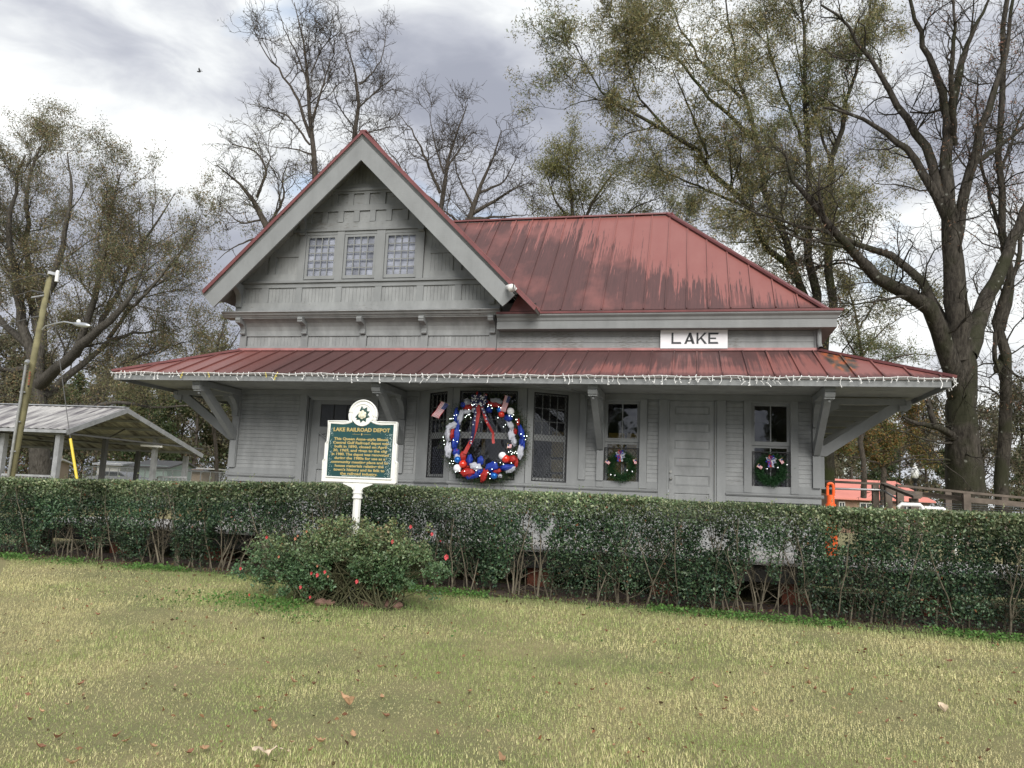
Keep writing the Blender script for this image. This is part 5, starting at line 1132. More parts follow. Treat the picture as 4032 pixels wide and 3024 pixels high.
# ------------------------------------------------------------------ grass and lawn litter
def in_view_band(n, y0, y1):
    """points on the lawn between two distances, a little wider than the view"""
    y = RNG.uniform(y0, y1, n); d = y-CAM[1]
    xl = CAM[0]-d*.93-.6; xr = CAM[0]+d*.46+.6; x = xl+(xr-xl)*RNG.uniform(0, 1, n); return x, y
def lawn():
    V = []; C = []; F = []; base = 0
    for (y0, y1, n, ln, wd) in ((-12.0, -9.6, 92000, .029, .0046), (-9.6, -7.0, 92000, .028, .0062), (-7.0, -3.6, 88000, .032, .0098)):
        x, y = in_view_band(n, y0, y1); z = gz(x, y); p = np.stack([x, y, z*0], 1)
        pn = vnoise(p, .55, 5)*.5+vnoise(p, 1.7, 6)*.3+vnoise(p, 6, 7)*.2
        hedge_near = np.clip((y+5.3)/.7, 0, 1); rose = np.exp(-(((x-5.6)/1.6)**2+((y+5.9)/.75)**2)); g = np.clip(np.maximum(hedge_near, rose), 0, 1)
        keep = RNG.uniform(0, 1, n) > np.clip((y+4.45)*3, 0, .8); x, y, z, pn, g, p = (q[keep] for q in (x, y, z, pn, g, p)); n = len(x)
        straw = np.clip((pn-.47)*2.7+.52+RNG.normal(0, .36, n), 0, 1)*(1-.8*g)
        cg = np.array([.31, .40, .13])*(1-g[:, None])+np.array([.15, .28, .07])*g[:, None]
        c = cg*(1-straw[:, None])+np.array([.72, .66, .36])*straw[:, None]
        c = c*(1+RNG.uniform(-.28, .28, (n, 1)))
        L = ln*RNG.uniform(.5, 1.35, n)*(1+.6*g)*(.88+.25*vnoise(p, 2.3, 9)); a = RNG.uniform(0, 2*np.pi, n); lean = RNG.uniform(.1, 1.1, n)
        dx, dy = np.cos(a), np.sin(a); w = wd*RNG.uniform(.6, 1.3, n)
        v = np.empty((n, 5, 3)); b0 = np.stack([x, y, z-.004], 1); sd_ = np.stack([-dy*w, dx*w, 0*w], 1)*.5
        mid = b0+np.stack([dx*L*lean*.28, dy*L*lean*.28, L*.55], 1); tip = b0+np.stack([dx*L*lean*.8, dy*L*lean*.8, L*(1-.28*lean)], 1)
        v[:, 0] = b0-sd_; v[:, 1] = b0+sd_; v[:, 2] = mid+sd_*.8; v[:, 3] = mid-sd_*.8; v[:, 4] = tip
        V.append(v.reshape(-1, 3)); C.append(np.repeat(c, 5, axis=0)); k = np.arange(n)[:, None]*5+base
        F.append(k+np.array([[0, 1, 2]]) if y0 > -9.7 else np.concatenate([k+np.array([[0, 1, 2]]), k+np.array([[0, 2, 3]])])); F.append(k+np.array([[3, 2, 4]])); base += 5*n
    me = np_mesh('lawn_grass', np.concatenate(V), np.concatenate(F), np.concatenate(C)); tag(link('lawn_grass', me, GRASS), kind='stuff')
    # clover and seedlings along the foot of the hedge and round the rose
    n = 17000; x = RNG.uniform(-3, 15, n); y = -4.55+RNG.normal(0, .16, n); m_ = RNG.uniform(0, 1, n) < .22
    x[m_] = 5.7+RNG.normal(0, 1.0, m_.sum()); y[m_] = -6.25+RNG.normal(0, .28, m_.sum()); p = np.stack([x, y, gz(x, y)+RNG.uniform(.005, .07, n)], 1)
    k = vnoise(p*[1, 1, 0], 1.6, 11) > .5; p = p[k]; n = len(p); ax = unit(np.stack([RNG.normal(size=n), RNG.normal(size=n), np.abs(RNG.normal(size=n))*.5], 1))
    tag(link('ground_cover', leaf_mesh('ground_cover', p, RNG.uniform(.018, .038, n), palette(n, [(.10, .21, .05), (.14, .27, .07), (.07, .15, .04)]), .45, ax), GRASS), kind='stuff')
    # mulch and dry leaves under the hedge
    n = 5200; x = RNG.uniform(-4, 16, n); y = RNG.normal(-4.05, .35, n); p = np.stack([x, y, gz(x, y)+RNG.uniform(.0, .03, n)], 1)
    tag(link('leaf_litter', leaf_mesh('leaf_litter', p, RNG.uniform(.03, .075, n), palette(n, [(.12, .07, .04), (.20, .12, .07), (.07, .045, .03)]), .22, unit(RNG.normal(size=(n, 3))*[1, 1, .2])), GRASS), kind='stuff')
    n = 750; x, y = in_view_band(n, -11.5, -4.9); p = np.stack([x, y, gz(x, y)+.020], 1)
    tag(link('lawn_litter', leaf_mesh('lawn_litter', p, RNG.uniform(.02, .05, n), palette(n, [(.22, .10, .05), (.30, .17, .09), (.10, .06, .035), (.42, .30, .18)]), .28, unit(RNG.normal(size=(n, 3))*[1, 1, .35])), GRASS), kind='stuff')
lawn()
b = MB(); nx, ny = 60, 7
vs = [(-3+18.6*i/nx, -4.62+.28*j+.05*math.sin(i*1.3+j), float(gz(-3+18.6*i/nx, -4.62+.28*j))+(.012 if 0 < j < ny else -.02)+random.uniform(0, .02)) for j in range(ny+1) for i in range(nx+1)]
b.add(vs, [(j*(nx+1)+i, j*(nx+1)+i+1, (j+1)*(nx+1)+i+1, (j+1)*(nx+1)+i) for j in range(ny) for i in range(nx)]); tag(b.build('mulch_bed', M['mulch'], None, smooth=True), kind='structure')

def dry_leaf_mesh(L, w, curl, m, seed):
    r = random.Random(seed); b = MB(); n = 7; vs = []
    for i in range(n+1):
        t = i/n; x = L*(t-.5); ww = w*math.sin(math.pi*min(t*.96+.03, 1))**.7*(1+r.uniform(-.25, .25)); z = curl*L*(t-.4)**2*2+r.uniform(0, .006)
        vs += [(x, -ww, z+ww*curl*1.3*r.uniform(.6, 1.3)), (x+r.uniform(-.004, .004), 0, z), (x, ww, z+ww*curl*1.3*r.uniform(.6, 1.3))]
    fs = [q for i in range(n) for q in ((3*i, 3*i+1, 3*i+4, 3*i+3), (3*i+1, 3*i+2, 3*i+5, 3*i+4))]
    b.add(vs, fs); b.tube([(L*.5, 0, vs[-2][2]), (L*.68, .004, vs[-2][2]+.006)], .0015, 4); me = b.mesh('fallen_leaf', False); me.materials.append(M[m]); return me
lm = [dry_leaf_mesh(.11, .026, .7, 'deadleaf', 1), dry_leaf_mesh(.10, .03, .5, 'tanleaf', 2), dry_leaf_mesh(.085, .022, .9, 'deadleaf', 3), dry_leaf_mesh(.12, .03, .8, 'tanleaf', 4)]
spots = [(245, 1160), (545, 1175), (500, 1155), (660, 1198), (820, 1225), (880, 1208), (985, 1115), (1180, 1118), (1165, 1088), (1260, 1178), (1340, 1215), (1385, 1178), (1510, 1018), (1525, 1148), (1355, 928), (1265, 918), (1155, 835), (1290, 665), (1545, 915), (800, 985), (345, 930), (95, 900), (130, 1085), (180, 1048), (170, 1200), (290, 1015), (660, 695), (630, 485), (700, 565), (1080, 630), (975, 540), (890, 645), (425, 628), (375, 505), (1850, 710), (1640, 855), (1740, 800), (2030, 960), (1890, 1145), (2170, 1258), (1105, 1048), (1650, 985), (1670, 1068), (310, 1272)]
spots2 = [(350, 952), (440, 1192), (565, 1222), (470, 1040), (920, 1035), (1050, 1040), (1440, 1155), (1500, 1055), (1620, 1090), (1270, 862), (1215, 945), (1285, 930), (1310, 950), (1625, 1255), (2020, 1250), (615, 748), (410, 700), (660, 665), (1730, 768), (1680, 805), (1890, 830), (2180, 858), (780, 912), (880, 940), (310, 630), (1350, 965)]
for i, (sx, sy) in enumerate([(a*.9114, 1850+c*.9114) for a, c in spots]+[(2016+a*.9114, 1850+c*.9114) for a, c in spots2]):
    p = PZ(sx, sy, .03); p = PZ(sx, sy, float(gz(p[0], p[1]))+.026); k = i % 4
    o = link('fallen_leaf', lm[k], None, None, loc=tuple(p), rot=(random.uniform(-.3, .3), random.uniform(-.3, .3), random.uniform(0, 6.28))); q = random.uniform(.32, .62); o.scale = (q, q, q)
    tag(o, 'dry %s leaf lying loose on the lawn' % ('brown' if k in (0, 2) else 'tan'), 'leaf', 'dry %s leaves fallen on the lawn' % ('brown' if k in (0, 2) else 'tan'))
p = PZ(1835*.9114, 1850+1045*.9114, .04)
o = link('curled_leaf', dry_leaf_mesh(.12, .04, 1.2, 'paleleaf', 8), None, None, loc=(*PZ(2016+1868*.9114, 1850+1048*.9114, .04),), rot=(.2, .5, 1.9)); o.scale = (.8, .8, .8); tag(o, 'small pale curled leaf standing up on the lawn towards the right', 'leaf')
o = link('curled_leaf', dry_leaf_mesh(.12, .035, 1.1, 'tanleaf', 9), None, None, loc=(*PZ(1505*.9114, 1850+1018*.9114, .045),), rot=(.2, .3, 2.9)); tag(o, 'tan curled leaf on the lawn below the rose bush', 'leaf')
r = random.Random(5); b = MB(); n = 14; vs = []
for i in range(n+1):
    t = i/n; w = (.040*math.sin(math.pi*min(1, t*1.5+.12))+.012 if t < .6 else .020*(1.15-t)+.006)*(1+r.uniform(-.3, .3))
    x = .20*t; h = .022+.012*math.sin(t*11)+r.uniform(0, .010); vs += [(x, -w+.012*math.sin(t*7), h+.006+r.uniform(0, .02)), (x, 0, h+.008), (x, w, h+.018*r.uniform(0, 1))]
b.add(vs, [q for i in range(n) for q in ((3*i, 3*i+1, 3*i+4, 3*i+3), (3*i+1, 3*i+2, 3*i+5, 3*i+4))])
p = PZ(990, 2985, .03); o = b.build('crumpled_leaf', M['paleleaf'], None, loc=tuple(p), rot=(0, 0, YAW+.35)); tag(o, 'large cream coloured crumpled leaf at the bottom edge of the lawn', 'leaf')

# ------------------------------------------------------------------ hedge
def hedge():
    t = empty('boxwood_hedge', (6, -4, .2), 'long clipped evergreen hedge with leggy stems in front of the depot', 'hedge')
    topx = [-12, -1.5, 2, 4.9, 7.1, 10.3, 13.3, 20]; topz = [1.44, 1.45, 1.53, 1.60, 1.585, 1.54, 1.55, 1.52]
    def cand(n, x0, x1):
        x = RNG.uniform(x0, x1, n); tp = np.interp(x, topx, topz)+.05*(vnoise(np.stack([x, x*0, x*0], 1), 1.3, 2)-.5); base = gz(x, -4.2*np.ones(n))+.05
        h = RNG.beta(1.5, 1.05, n); z = base+(tp-base)*h; fr = -4.42+.13*(vnoise(np.stack([x, z, x*0], 1), 2.3, 3)-.5)*2+.10*(1-h)
        pl = np.abs(((x+.12*np.sin(x*2.9))/.82) % 1-.5)*2; fr = fr+.20*pl**2*(1-.75*np.clip((h-.6)/.35, 0, 1)); y = fr+RNG.exponential(.12, n); sel = RNG.uniform(0, 1, n) < .24; y[sel] = RNG.uniform(-4.42, -3.40, sel.sum()); z[sel] = (tp-RNG.exponential(.035, n))[sel]; h = (z-base)/(tp-base)
        bk = RNG.uniform(0, 1, n) < .10; y[bk] = -3.42-np.abs(RNG.normal(0, .1, n))[bk]
        y = np.minimum(y, -3.38)
        q = np.stack([x, z*.8, y*.5], 1); nn = .72*vnoise(q, 1.7, 21)+.28*vnoise(q, 4.6, 22)
        th = np.interp(h, [0, .12, .35, .6, .8, 1.0], [.57, .51, .44, .345, .22, .0])+np.interp(x, [0, 3, 7, 10.8, 12, 14], [-.12, -.07, .0, -.01, -.08, -.06])
        th = th+.10*(pl-.45)*np.clip((.92-h)*3, 0, 1); k = (nn > th) & (z > base-.03)
        return np.stack([x, y, z], 1)[k], h[k], nn[k]
    P, H, NN = cand(220000, -3.2, 15.2)
    P2, H2, N2_ = cand(15000, -12, -3.2); P3, H3, N3 = cand(7000, 15.2, 20); P = np.concatenate([P, P2, P3]); H = np.concatenate([H, H2, H3]); n = len(P)
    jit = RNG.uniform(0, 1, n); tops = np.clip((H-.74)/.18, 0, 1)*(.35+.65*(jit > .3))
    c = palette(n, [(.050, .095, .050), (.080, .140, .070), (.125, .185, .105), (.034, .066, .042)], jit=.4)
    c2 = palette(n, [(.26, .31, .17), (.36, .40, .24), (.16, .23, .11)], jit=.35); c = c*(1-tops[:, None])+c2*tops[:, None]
    b_ = RNG.uniform(0, 1, n) < .012; c[b_] = (.22, .10, .05)
    ax = unit(RNG.normal(size=(n, 3))+np.array([0, -.5, .55])); nr = unit(RNG.normal(size=(n, 3))+np.array([0, -.35, .6]))
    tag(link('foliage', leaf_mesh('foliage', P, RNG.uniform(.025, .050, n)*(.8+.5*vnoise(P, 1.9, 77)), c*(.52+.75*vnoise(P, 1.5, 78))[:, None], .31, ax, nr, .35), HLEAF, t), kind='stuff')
    # stray shoots above the clipped line
    m_ = 420; sx_ = RNG.uniform(-3, 15, m_); sp = []
    for q_ in sx_:
        hgt_ = RNG.exponential(.035)+.015; z0_ = float(np.interp(q_, topx, topz))-.03; y0_ = RNG.uniform(-4.4, -3.5); k_ = int(RNG.integers(4, 9))
        sp += [(q_+RNG.normal(0, .012), y0_+RNG.normal(0, .012), z0_+hgt_*1.4*j_/k_) for j_ in range(k_)]
    sp = np.array(sp); tag(link('shoots', leaf_mesh('shoots', sp, RNG.uniform(.02, .036, len(sp)), palette(len(sp), [(.22, .28, .13), (.30, .34, .18), (.14, .20, .09)], jit=.3), .26, unit(RNG.normal(size=(len(sp), 3))+[0, -.2, 1.2])), HLEAF, t), kind='stuff')
    # stems in clumps
    x = -11.5; S = []
    while x < 19.5:
        for k in range(random.choice((3, 4, 5, 6))):
            bx, by = x+random.uniform(-.16, .16), -4.05+random.uniform(-.2, .2); g = float(gz(bx, by)); tx = bx+random.uniform(-.38, .38); ty = by+random.uniform(-.35, .25); h = random.uniform(.8, 1.25)
            mid = (bx+(tx-bx)*.3+random.uniform(-.06, .06), by+(ty-by)*.5, g+h*.42); P_, R_ = resample([(bx, by, g-.03), mid, (tx, ty, g+h)], [random.uniform(.006, .020), .008, .004], 6); S.append((P_, R_))
        x += random.uniform(.20, .42)
    SP = np.stack([q[0] for q in S]); SR = np.stack([q[1] for q in S]); SP[:, 1:] += RNG.normal(0, .012, SP[:, 1:].shape)
    A = spawn(SP, SR, 6.0, .46, 50, 5, .45, .25, .5, .0034, .08); B = spawn(*A, 3.4, .22, 50, 4, .4, .2, .6, .0022)
    A[0][..., 1] = np.clip(A[0][..., 1], -4.5, -3.4); B[0][..., 1] = np.clip(B[0][..., 1], -4.52, -3.4)
    for q in (A, B): q[0][..., 2] = np.minimum(q[0][..., 2], 1.5)
    big = wood('stems', [(SP, SR, 6), (*A, 4), (*B, 3)], HSTEM, t); tag(big, kind='stuff')
hedge()

# ------------------------------------------------------------------ rose bush
def rose():
    bc = PD(1425, 2405, 9.35); bx, by = float(bc[0]), float(bc[1])
    t = empty('rose_bush', (bx, by, float(gz(bx, by))), 'sprawling rose bush with coral red blooms around the marker post', 'bush')
    S = []
    for i in range(165):
        a = random.uniform(0, math.tau); px_, py_ = bx-.1+random.uniform(-.75, .6), by-.08+random.uniform(-.22, .3); g = float(gz(px_, py_))
        u = random.uniform(-1, 1); tx = bx-.26+u*1.33; hgt = (.98-.40*abs(u)**1.7)*random.uniform(.45, 1.05)*(1.08 if -.25 < u < .3 else .95)
        if u < -.55: hgt *= .9
        if abs(tx-MX) < .3: hgt *= .86
        elif random.random() < .12: hgt *= 1.2
        ty = by-.12+random.uniform(-.5, .42)*(1-.5*abs(u)); P_, R_ = resample([(px_, py_, g), (px_+(tx-px_)*.4, py_+(ty-py_)*.35, g+hgt*.72), (tx, ty, g+hgt)], [.009, .006, .003], 8); S.append((P_, R_))
    SP = np.stack([q[0] for q in S]); SR = np.stack([q[1] for q in S]); SP[:, 1:] += RNG.normal(0, .015, SP[:, 1:].shape)
    A = spawn(SP, SR, 7, .30, 45, 5, .35, .25, .6, .0025, .25); B = spawn(*A, 5, .14, 50, 4, .35, .2, .6, .0018, .2)
    tag(wood('stems', [(SP, SR, 5), (*A, 4), (*B, 3)], bark_mat('rose_cane', (.05, .06, .03), (.13, .12, .07)), t), kind='stuff')
    tips = np.concatenate([A[0][:, 1:].reshape(-1, 3), B[0].reshape(-1, 3), B[0][:, 2:].reshape(-1, 3)]); n = 62000; p = tips[RNG.integers(0, len(tips), n)]+RNG.normal(0, .022, (n, 3))
    g = gz(p[:, 0], p[:, 1]); hh_ = p[:, 2]-g; k = (hh_ > .05) & (vnoise(p, 4.5, 31) > np.interp(hh_, [0, .3, .6], [.46, .41, .34])); p = p[k]; hh_ = hh_[k]; n = len(p)
    w = np.clip((hh_-.45)/.5, 0, 1)*RNG.uniform(.2, 1, n)
    c = palette(n, [(.075, .145, .070), (.11, .195, .09), (.15, .24, .12)], jit=.3)*(1-w[:, None])+palette(n, [(.26, .30, .13), (.32, .33, .15), (.20, .27, .12), (.30, .20, .11)], jit=.3)*w[:, None]
    tag(link('foliage', leaf_mesh('foliage', p, RNG.uniform(.022, .042, n), c, .36, unit(RNG.normal(size=(n, 3))+[0, -.3, .1]), unit(RNG.normal(size=(n, 3))+[0, -.2, .9]), .2), leafmat('rose_leaf', .42, .25, .5), t), kind='stuff')
    blooms = [(505, 333, 1), (298, 580, 1), (905, 560, .7), (858, 618, .9), (905, 632, 1.2), (965, 607, 1.05), (990, 642, .7), (1217, 683, 1.25), (772, 728, 1.1), (848, 806, .9), (1500, 368, 1.15), (1643, 250, 1.1), (1812, 308, 1.1), (1925, 490, 1.7), (1848, 640, .9), (820, 287, .7), (600, 487, .8), (730, 345, .9), (750, 322, .7), (367, 788, .8), (1880, 362, .5)]
    for i, (x, y, s_) in enumerate(blooms):
        X_, Y_ = 800+x*.4973, 1950+y*.4973; d = 9.35-.42*(1-abs((x-1110)/900))-.12; c = Vector(PD(X_, Y_, d))
        b = MB(); r0 = .0165*s_
        for k in range(12):
            ring = k % 3; a = k*2.4; R_ = r0*(.35+.35*ring); u = Vector((math.cos(a), -.5, math.sin(a)+.25)).normalized(); s2 = Vector((-math.sin(a), 0, math.cos(a)))
            b.add([c+Vector((0, -.012*(2-ring), 0)), c+u*R_*.6+s2*R_*.8, c+u*R_*1.5+Vector((0, -.006, 0)), c+u*R_*.6-s2*R_*.8], [(0, 1, 2, 3)])
        b.build('bloom', M['bloom'] if i not in (2, 6, 15, 16, 17, 18) else M['paleb'], t)
        if i in (0, 1, 11, 12, 13, 14, 10): MB().tube([tuple(c+Vector((0, .005, 0))), tuple(c+Vector((-.04 if x > 1100 else .05, .06, -.12)))], .0025, 5).build('stalk', M['magg'], t)
    for i, (x, y, r_) in enumerate([(1300, 860, .09), (1360, 880, .075), (1440, 875, .07), (1500, 868, .12), (930, 870, .08), (1000, 880, .06), (1255, 900, .06)]):
        p = PD(800+x*.4973, 1950+y*.4973, 9.2); b = MB(); g = float(gz(p[0], p[1])); b.sphere((p[0], p[1], g+.03), r_, 9, 6, (1.1, .8, .55)); b.v = [(v[0]+random.uniform(-.012, .012), v[1]+random.uniform(-.012, .012), v[2]+random.uniform(-.01, .01)) for v in b.v]
        tag(b.build('bed_stone', M['stone'], None), 'rough brown stone edging the soil beneath the rose bush', 'stone', 'rough brown stones under the rose bush')
    b = MB().sphere((bx, by+.05, float(gz(bx, by))-.16), 1.0, 26, 10, (1.0, .5, .2)); tag(b.build('rose_bed', M['mulch'], None, smooth=True), kind='structure')
rose()

# ------------------------------------------------------------------ trees
def tree(name, label, cat, depth, limbs, L=(2.6, 1.2, .55), dens=(1.0, 2.2, 3.0), ang=(48, 46, 44), rmin=.006, wander=.25, up=.25, leaves=0, lsize=.10, cols=None, aspect=.22, droop=0., bark=None, spread=.10, keep=None, rf=(.55, .55, .6), group=None, levels=3, tmin=.2, ltmin=.3, mask=None, gcl=.0, seed=1, zmin=-9, rscale=1.0):
    P = []; Rr = []; big = []
    for pts, r0, r1 in limbs:
        q = [PD(x, y, depth+dd) for x, y, dd in pts]; K = 14
        rs = r1*.7+(r0-r1*.7)*(1-np.linspace(0, 1, len(q)))**1.15; a, b_ = resample(q, rs, K); P.append(a); Rr.append(b_*rscale)
    P = np.stack(P); Rr = np.stack(Rr); seg = np.linalg.norm(np.diff(P, axis=1), axis=2).mean(1)[:, None, None]
    P[:, 1:-1] += RNG.normal(0, 1, P[:, 1:-1].shape)*seg*.07
    base = P[0, 0]; t = empty(name, tuple(base), label, cat, group)
    child = Rr[:, 0] < 9
    A = spawn(P, Rr, dens[0], L[0], ang[0], 7, wander, up, rf[0], rmin*1.6, tmin, droop*.5); groups = [(P, Rr, 10), (*A, 5)]
    # keep the bole clear
    B = spawn(*A, dens[1], L[1], ang[1], 5, wander*1.1, up*.8, rf[1], rmin*1.2, .12, droop); groups.append((*B, 4))
    if levels > 2: C_ = spawn(*B, dens[2], L[2], ang[2], 4, wander*1.2, up*.6, rf[2], rmin, .1, droop); groups.append((*C_, 3))
    else: C_ = B
    wood('trunk', groups, bark or BARK, t)
    if leaves:
        src = np.concatenate([C_[0][:, 1:].reshape(-1, 3), B[0][:, 2:].reshape(-1, 3)]); 
        n = leaves; p = src[RNG.integers(0, len(src), n)]+RNG.normal(0, spread, (n, 3))
        k = (vnoise(p, .55, seed)*.6+vnoise(p, 1.7, seed+1)*.4 > gcl) & (p[:, 2] > zmin); p = p[k]; n = len(p)
        ci = vnoise(p, .35, seed+3)*.7+RNG.uniform(0, .6, n); idx = np.clip((ci*len(cols)/1.1).astype(int), 0, len(cols)-1)
        c = palette(n, cols, jit=.35, idx=idx, gain=1.75); ax = unit(RNG.normal(size=(n, 3))+np.array([0, 0, -droop*3-.3]))
        tag(link('crown', leaf_mesh('crown', p, lsize*RNG.uniform(.6, 1.3, n), c, aspect, ax, tri=True), LEAF, t), kind='stuff')
    return t
Z3 = lambda x, y, d=0: (2000+x*.9186, y*.9186, d)
Z4 = lambda x, y, d=0: (x*.9494, y*.9494, d)
ZL = lambda x, y, d=0: (x*.5725, 1000+y*.5725, d)
olive = [(.085, .075, .025), (.11, .095, .03), (.07, .08, .028), (.13, .085, .03), (.055, .07, .025)]
# great oak on the left
tree('oak_tree', 'massive brown leaved oak spreading behind the open pavilion', 'tree', 44, [
    ([ZL(275, 1640), ZL(270, 1350), ZL(268, 1050), ZL(262, 800), ZL(280, 560), ZL(270, 300)], .62, .26),
    ([ZL(270, 1000), ZL(200, 640), ZL(120, 300), (40, 1020, -1), (35, 880, -2), (70, 720, -2), (100, 610, -2)], .34, .05),
    ([ZL(275, 900, 0), ZL(420, 760, -2), ZL(640, 560, -4), ZL(820, 400, -5), ZL(930, 250, -5), ZL(1000, 60, -5)], .36, .06),
    ([ZL(300, 980), ZL(520, 800, 2), ZL(740, 590, 3), ZL(1000, 520, 3), ZL(1250, 560, 3)], .26, .03),
    ([ZL(280, 1120), ZL(520, 1055, -3), ZL(800, 1010, -4), ZL(1100, 1050, -5), ZL(1380, 1045, -5)], .17, .04),
    ([ZL(270, 560), (120, 1150, 2), (100, 900, 2), (110, 650, 2), (165, 570, 2)], .26, .05),
    ([ZL(270, 420), (230, 1050, -1), (270, 850, -2), (290, 720, -2), (265, 600, -2)], .22, .04),
    ([ZL(540, 640, -3), (380, 1150, -4), (420, 950, -4), (440, 800, -4), (475, 680, -4)], .2, .03),
    ([ZL(640, 560, -4), (470, 1150, 0), (560, 950, 0), (640, 850, 0), (690, 760, 0)], .15, .03),
    ([ZL(740, 590, 3), (520, 1200, 3), (650, 1080, 3), (740, 960, 3), (790, 850, 3)], .13, .025),
    ([ZL(200, 640), (-60, 1200, 3), (-160, 1000, 3), (-260, 800, 3)], .2, .04), ([ZL(260, 800), (-40, 1450, -3), (-220, 1350, -3), (-420, 1250, -4)], .2, .04),
    ([ZL(930, 350, -5), (620, 1100, -6), (700, 1000, -6), (770, 900, -6)], .08, .02), ([ZL(820, 760, 0), (560, 1400, 0), (680, 1360, 0), (790, 1330, 0)], .09, .02)],
    L=(3.8, 1.9, .9), dens=(1.4, 2.6, 2.9), rmin=.0085, leaves=200000, lsize=.12, cols=[(.095, .085, .045), (.12, .105, .055), (.085, .09, .045), (.135, .10, .055), (.07, .075, .04)], spread=.17, bark=BARKL, gcl=.33, seed=3, aspect=.25)
# bare trees behind the gable
bare = dict(rscale=.8, L=(2.6, 1.3, .6), dens=(2.0, 4.0, 4.6), rmin=.0095, wander=.36, up=.22, bark=BARKD)
tree('bare_tree', 'tall bare tree with a pale trunk rising behind the left roof slope', 'tree', 38, [
    ([(1262, 1930, 0), (1255, 1300, 0), Z4(1306, 760), Z4(1288, 580), Z4(1290, 420), Z4(1292, 250), Z4(1268, 120), Z4(1220, 10)], .26, .03),
    ([Z4(1288, 570), Z4(1240, 420), Z4(1170, 300), Z4(1100, 230), Z4(1050, 120)], .11, .02), ([Z4(1290, 520), Z4(1325, 400), Z4(1370, 270), Z4(1400, 130)], .09, .02),
    ([Z4(1292, 400), Z4(1240, 240), Z4(1180, 130), Z4(1150, 30)], .07, .02), ([Z4(1285, 600), Z4(1200, 480), Z4(1090, 440), Z4(1030, 430)], .07, .02), ([Z4(1290, 300), Z4(1340, 190), Z4(1400, 140), Z4(1420, 110)], .05, .015),
    ([Z4(1295, 640), Z4(1230, 620), Z4(1140, 610), Z4(1050, 590)], .06, .015)], **bare, leaves=900, lsize=.10, cols=olive, seed=5)
tree('bare_tree', 'slender bare tree directly behind the gable peak', 'tree', 40, [
    ([(1404, 1930, 0), (1405, 1200, 0), Z4(1480, 570), Z4(1484, 420), Z4(1492, 330), Z4(1480, 230), Z4(1430, 150)], .22, .03),
    ([Z4(1490, 350), Z4(1545, 310), Z4(1590, 230), Z4(1600, 110)], .07, .02), ([Z4(1484, 450), Z4(1560, 380), Z4(1620, 330), Z4(1640, 300)], .06, .02), ([Z4(1482, 540), Z4(1400, 440), Z4(1380, 360), Z4(1350, 300)], .05, .015),
    ([Z4(1482, 560), Z4(1560, 540), Z4(1640, 520), Z4(1700, 540)], .05, .015)], **bare)
tree('bare_tree', 'crooked bare tree leaning out past the left roof slope', 'tree', 33, [
    ([(1170, 1930, 0), (1150, 1300, 0), Z4(1130, 960), Z4(1080, 900), Z4(1065, 840), Z4(1040, 770), Z4(960, 700), Z4(905, 690)], .22, .03),
    ([Z4(1065, 820), Z4(1110, 700), Z4(1060, 620), Z4(960, 600)], .07, .02), ([Z4(1090, 910), Z4(1000, 930), Z4(960, 900), Z4(905, 830)], .05, .015), ([Z4(1110, 940), Z4(1180, 830), Z4(1170, 740), Z4(1200, 660)], .07, .02), ([Z4(1060, 990), Z4(1020, 1000), Z4(960, 1030), Z4(900, 1080)], .05, .015)],
    L=(2.2, 1.15, .55), dens=(2.0, 3.6, 4.2), rmin=.009, wander=.36, up=.2, bark=BARKD, leaves=2600, lsize=.10, cols=[(.10, .09, .04), (.08, .09, .04)], seed=8)
tree('bare_tree', 'bushy bare tree just right of the gable peak', 'tree', 36, [
    ([(1742, 1930, 0), (1735, 1300, 0), Z4(1818, 860), Z4(1850, 680), Z4(1880, 560), Z4(1940, 430)], .2, .02),
    ([Z4(1825, 800), Z4(1760, 650), Z4(1710, 540), Z4(1650, 470)], .08, .015), ([Z4(1850, 700), Z4(1920, 600), Z4(1960, 540)], .05, .015), ([Z4(1818, 850), Z4(1700, 760), Z4(1640, 660), Z4(1590, 590)], .07, .015), ([Z4(1840, 720), Z4(1800, 580), Z4(1780, 470)], .05, .015)],
    L=(2.3, 1.2, .6), dens=(2.4, 4.2, 4.8), rmin=.009, wander=.34, up=.22, bark=BARKD)
tree('bare_tree', 'low spreading bare tree above the left end of the ridge', 'tree', 30, [
    ([(1830, 1930, 0), (1822, 1300, 0), Z4(1915, 930), Z4(1985, 800), Z4(2040, 680), Z4(2080, 540)], .2, .02),
    ([Z4(1940, 900), Z4(2040, 840), Z4(2130, 780), Z4(2200, 760)], .09, .015), ([Z4(1900, 920), Z4(1840, 870), Z4(1780, 900)], .06, .012), ([Z4(1985, 800), Z4(2090, 760), Z4(2150, 640)], .06, .015), ([Z4(1930, 910), Z4(2060, 900), Z4(2190, 890)], .08, .015), ([Z4(1960, 850), Z4(1900, 740), Z4(1880, 650)], .05, .012)],
    L=(2.1, 1.1, .5), dens=(2.6, 4.2, 4.6), rmin=.008, wander=.38, up=.15, bark=BARKD)
tree('young_tree', 'small bare tree with sparse green leaves beyond the left porch eave', 'tree', 52, [
    ([(850, 1930, 0), (840, 1600, 0), (850, 1420, 0), (870, 1300, 0), (900, 1200, 0)], .14, .02), ([(842, 1480, 0), (790, 1380, 0), (760, 1290, 0)], .08, .02), ([(850, 1430, 0), (920, 1350, 0), (960, 1270, 0)], .07, .02)],
    L=(2.2, 1.0, .5), dens=(1.5, 2.4, 2.6), rmin=.011, wander=.3, up=.3, bark=BARKD, leaves=4200, lsize=.15, cols=[(.09, .11, .04), (.12, .12, .05)], seed=12, gcl=.45)
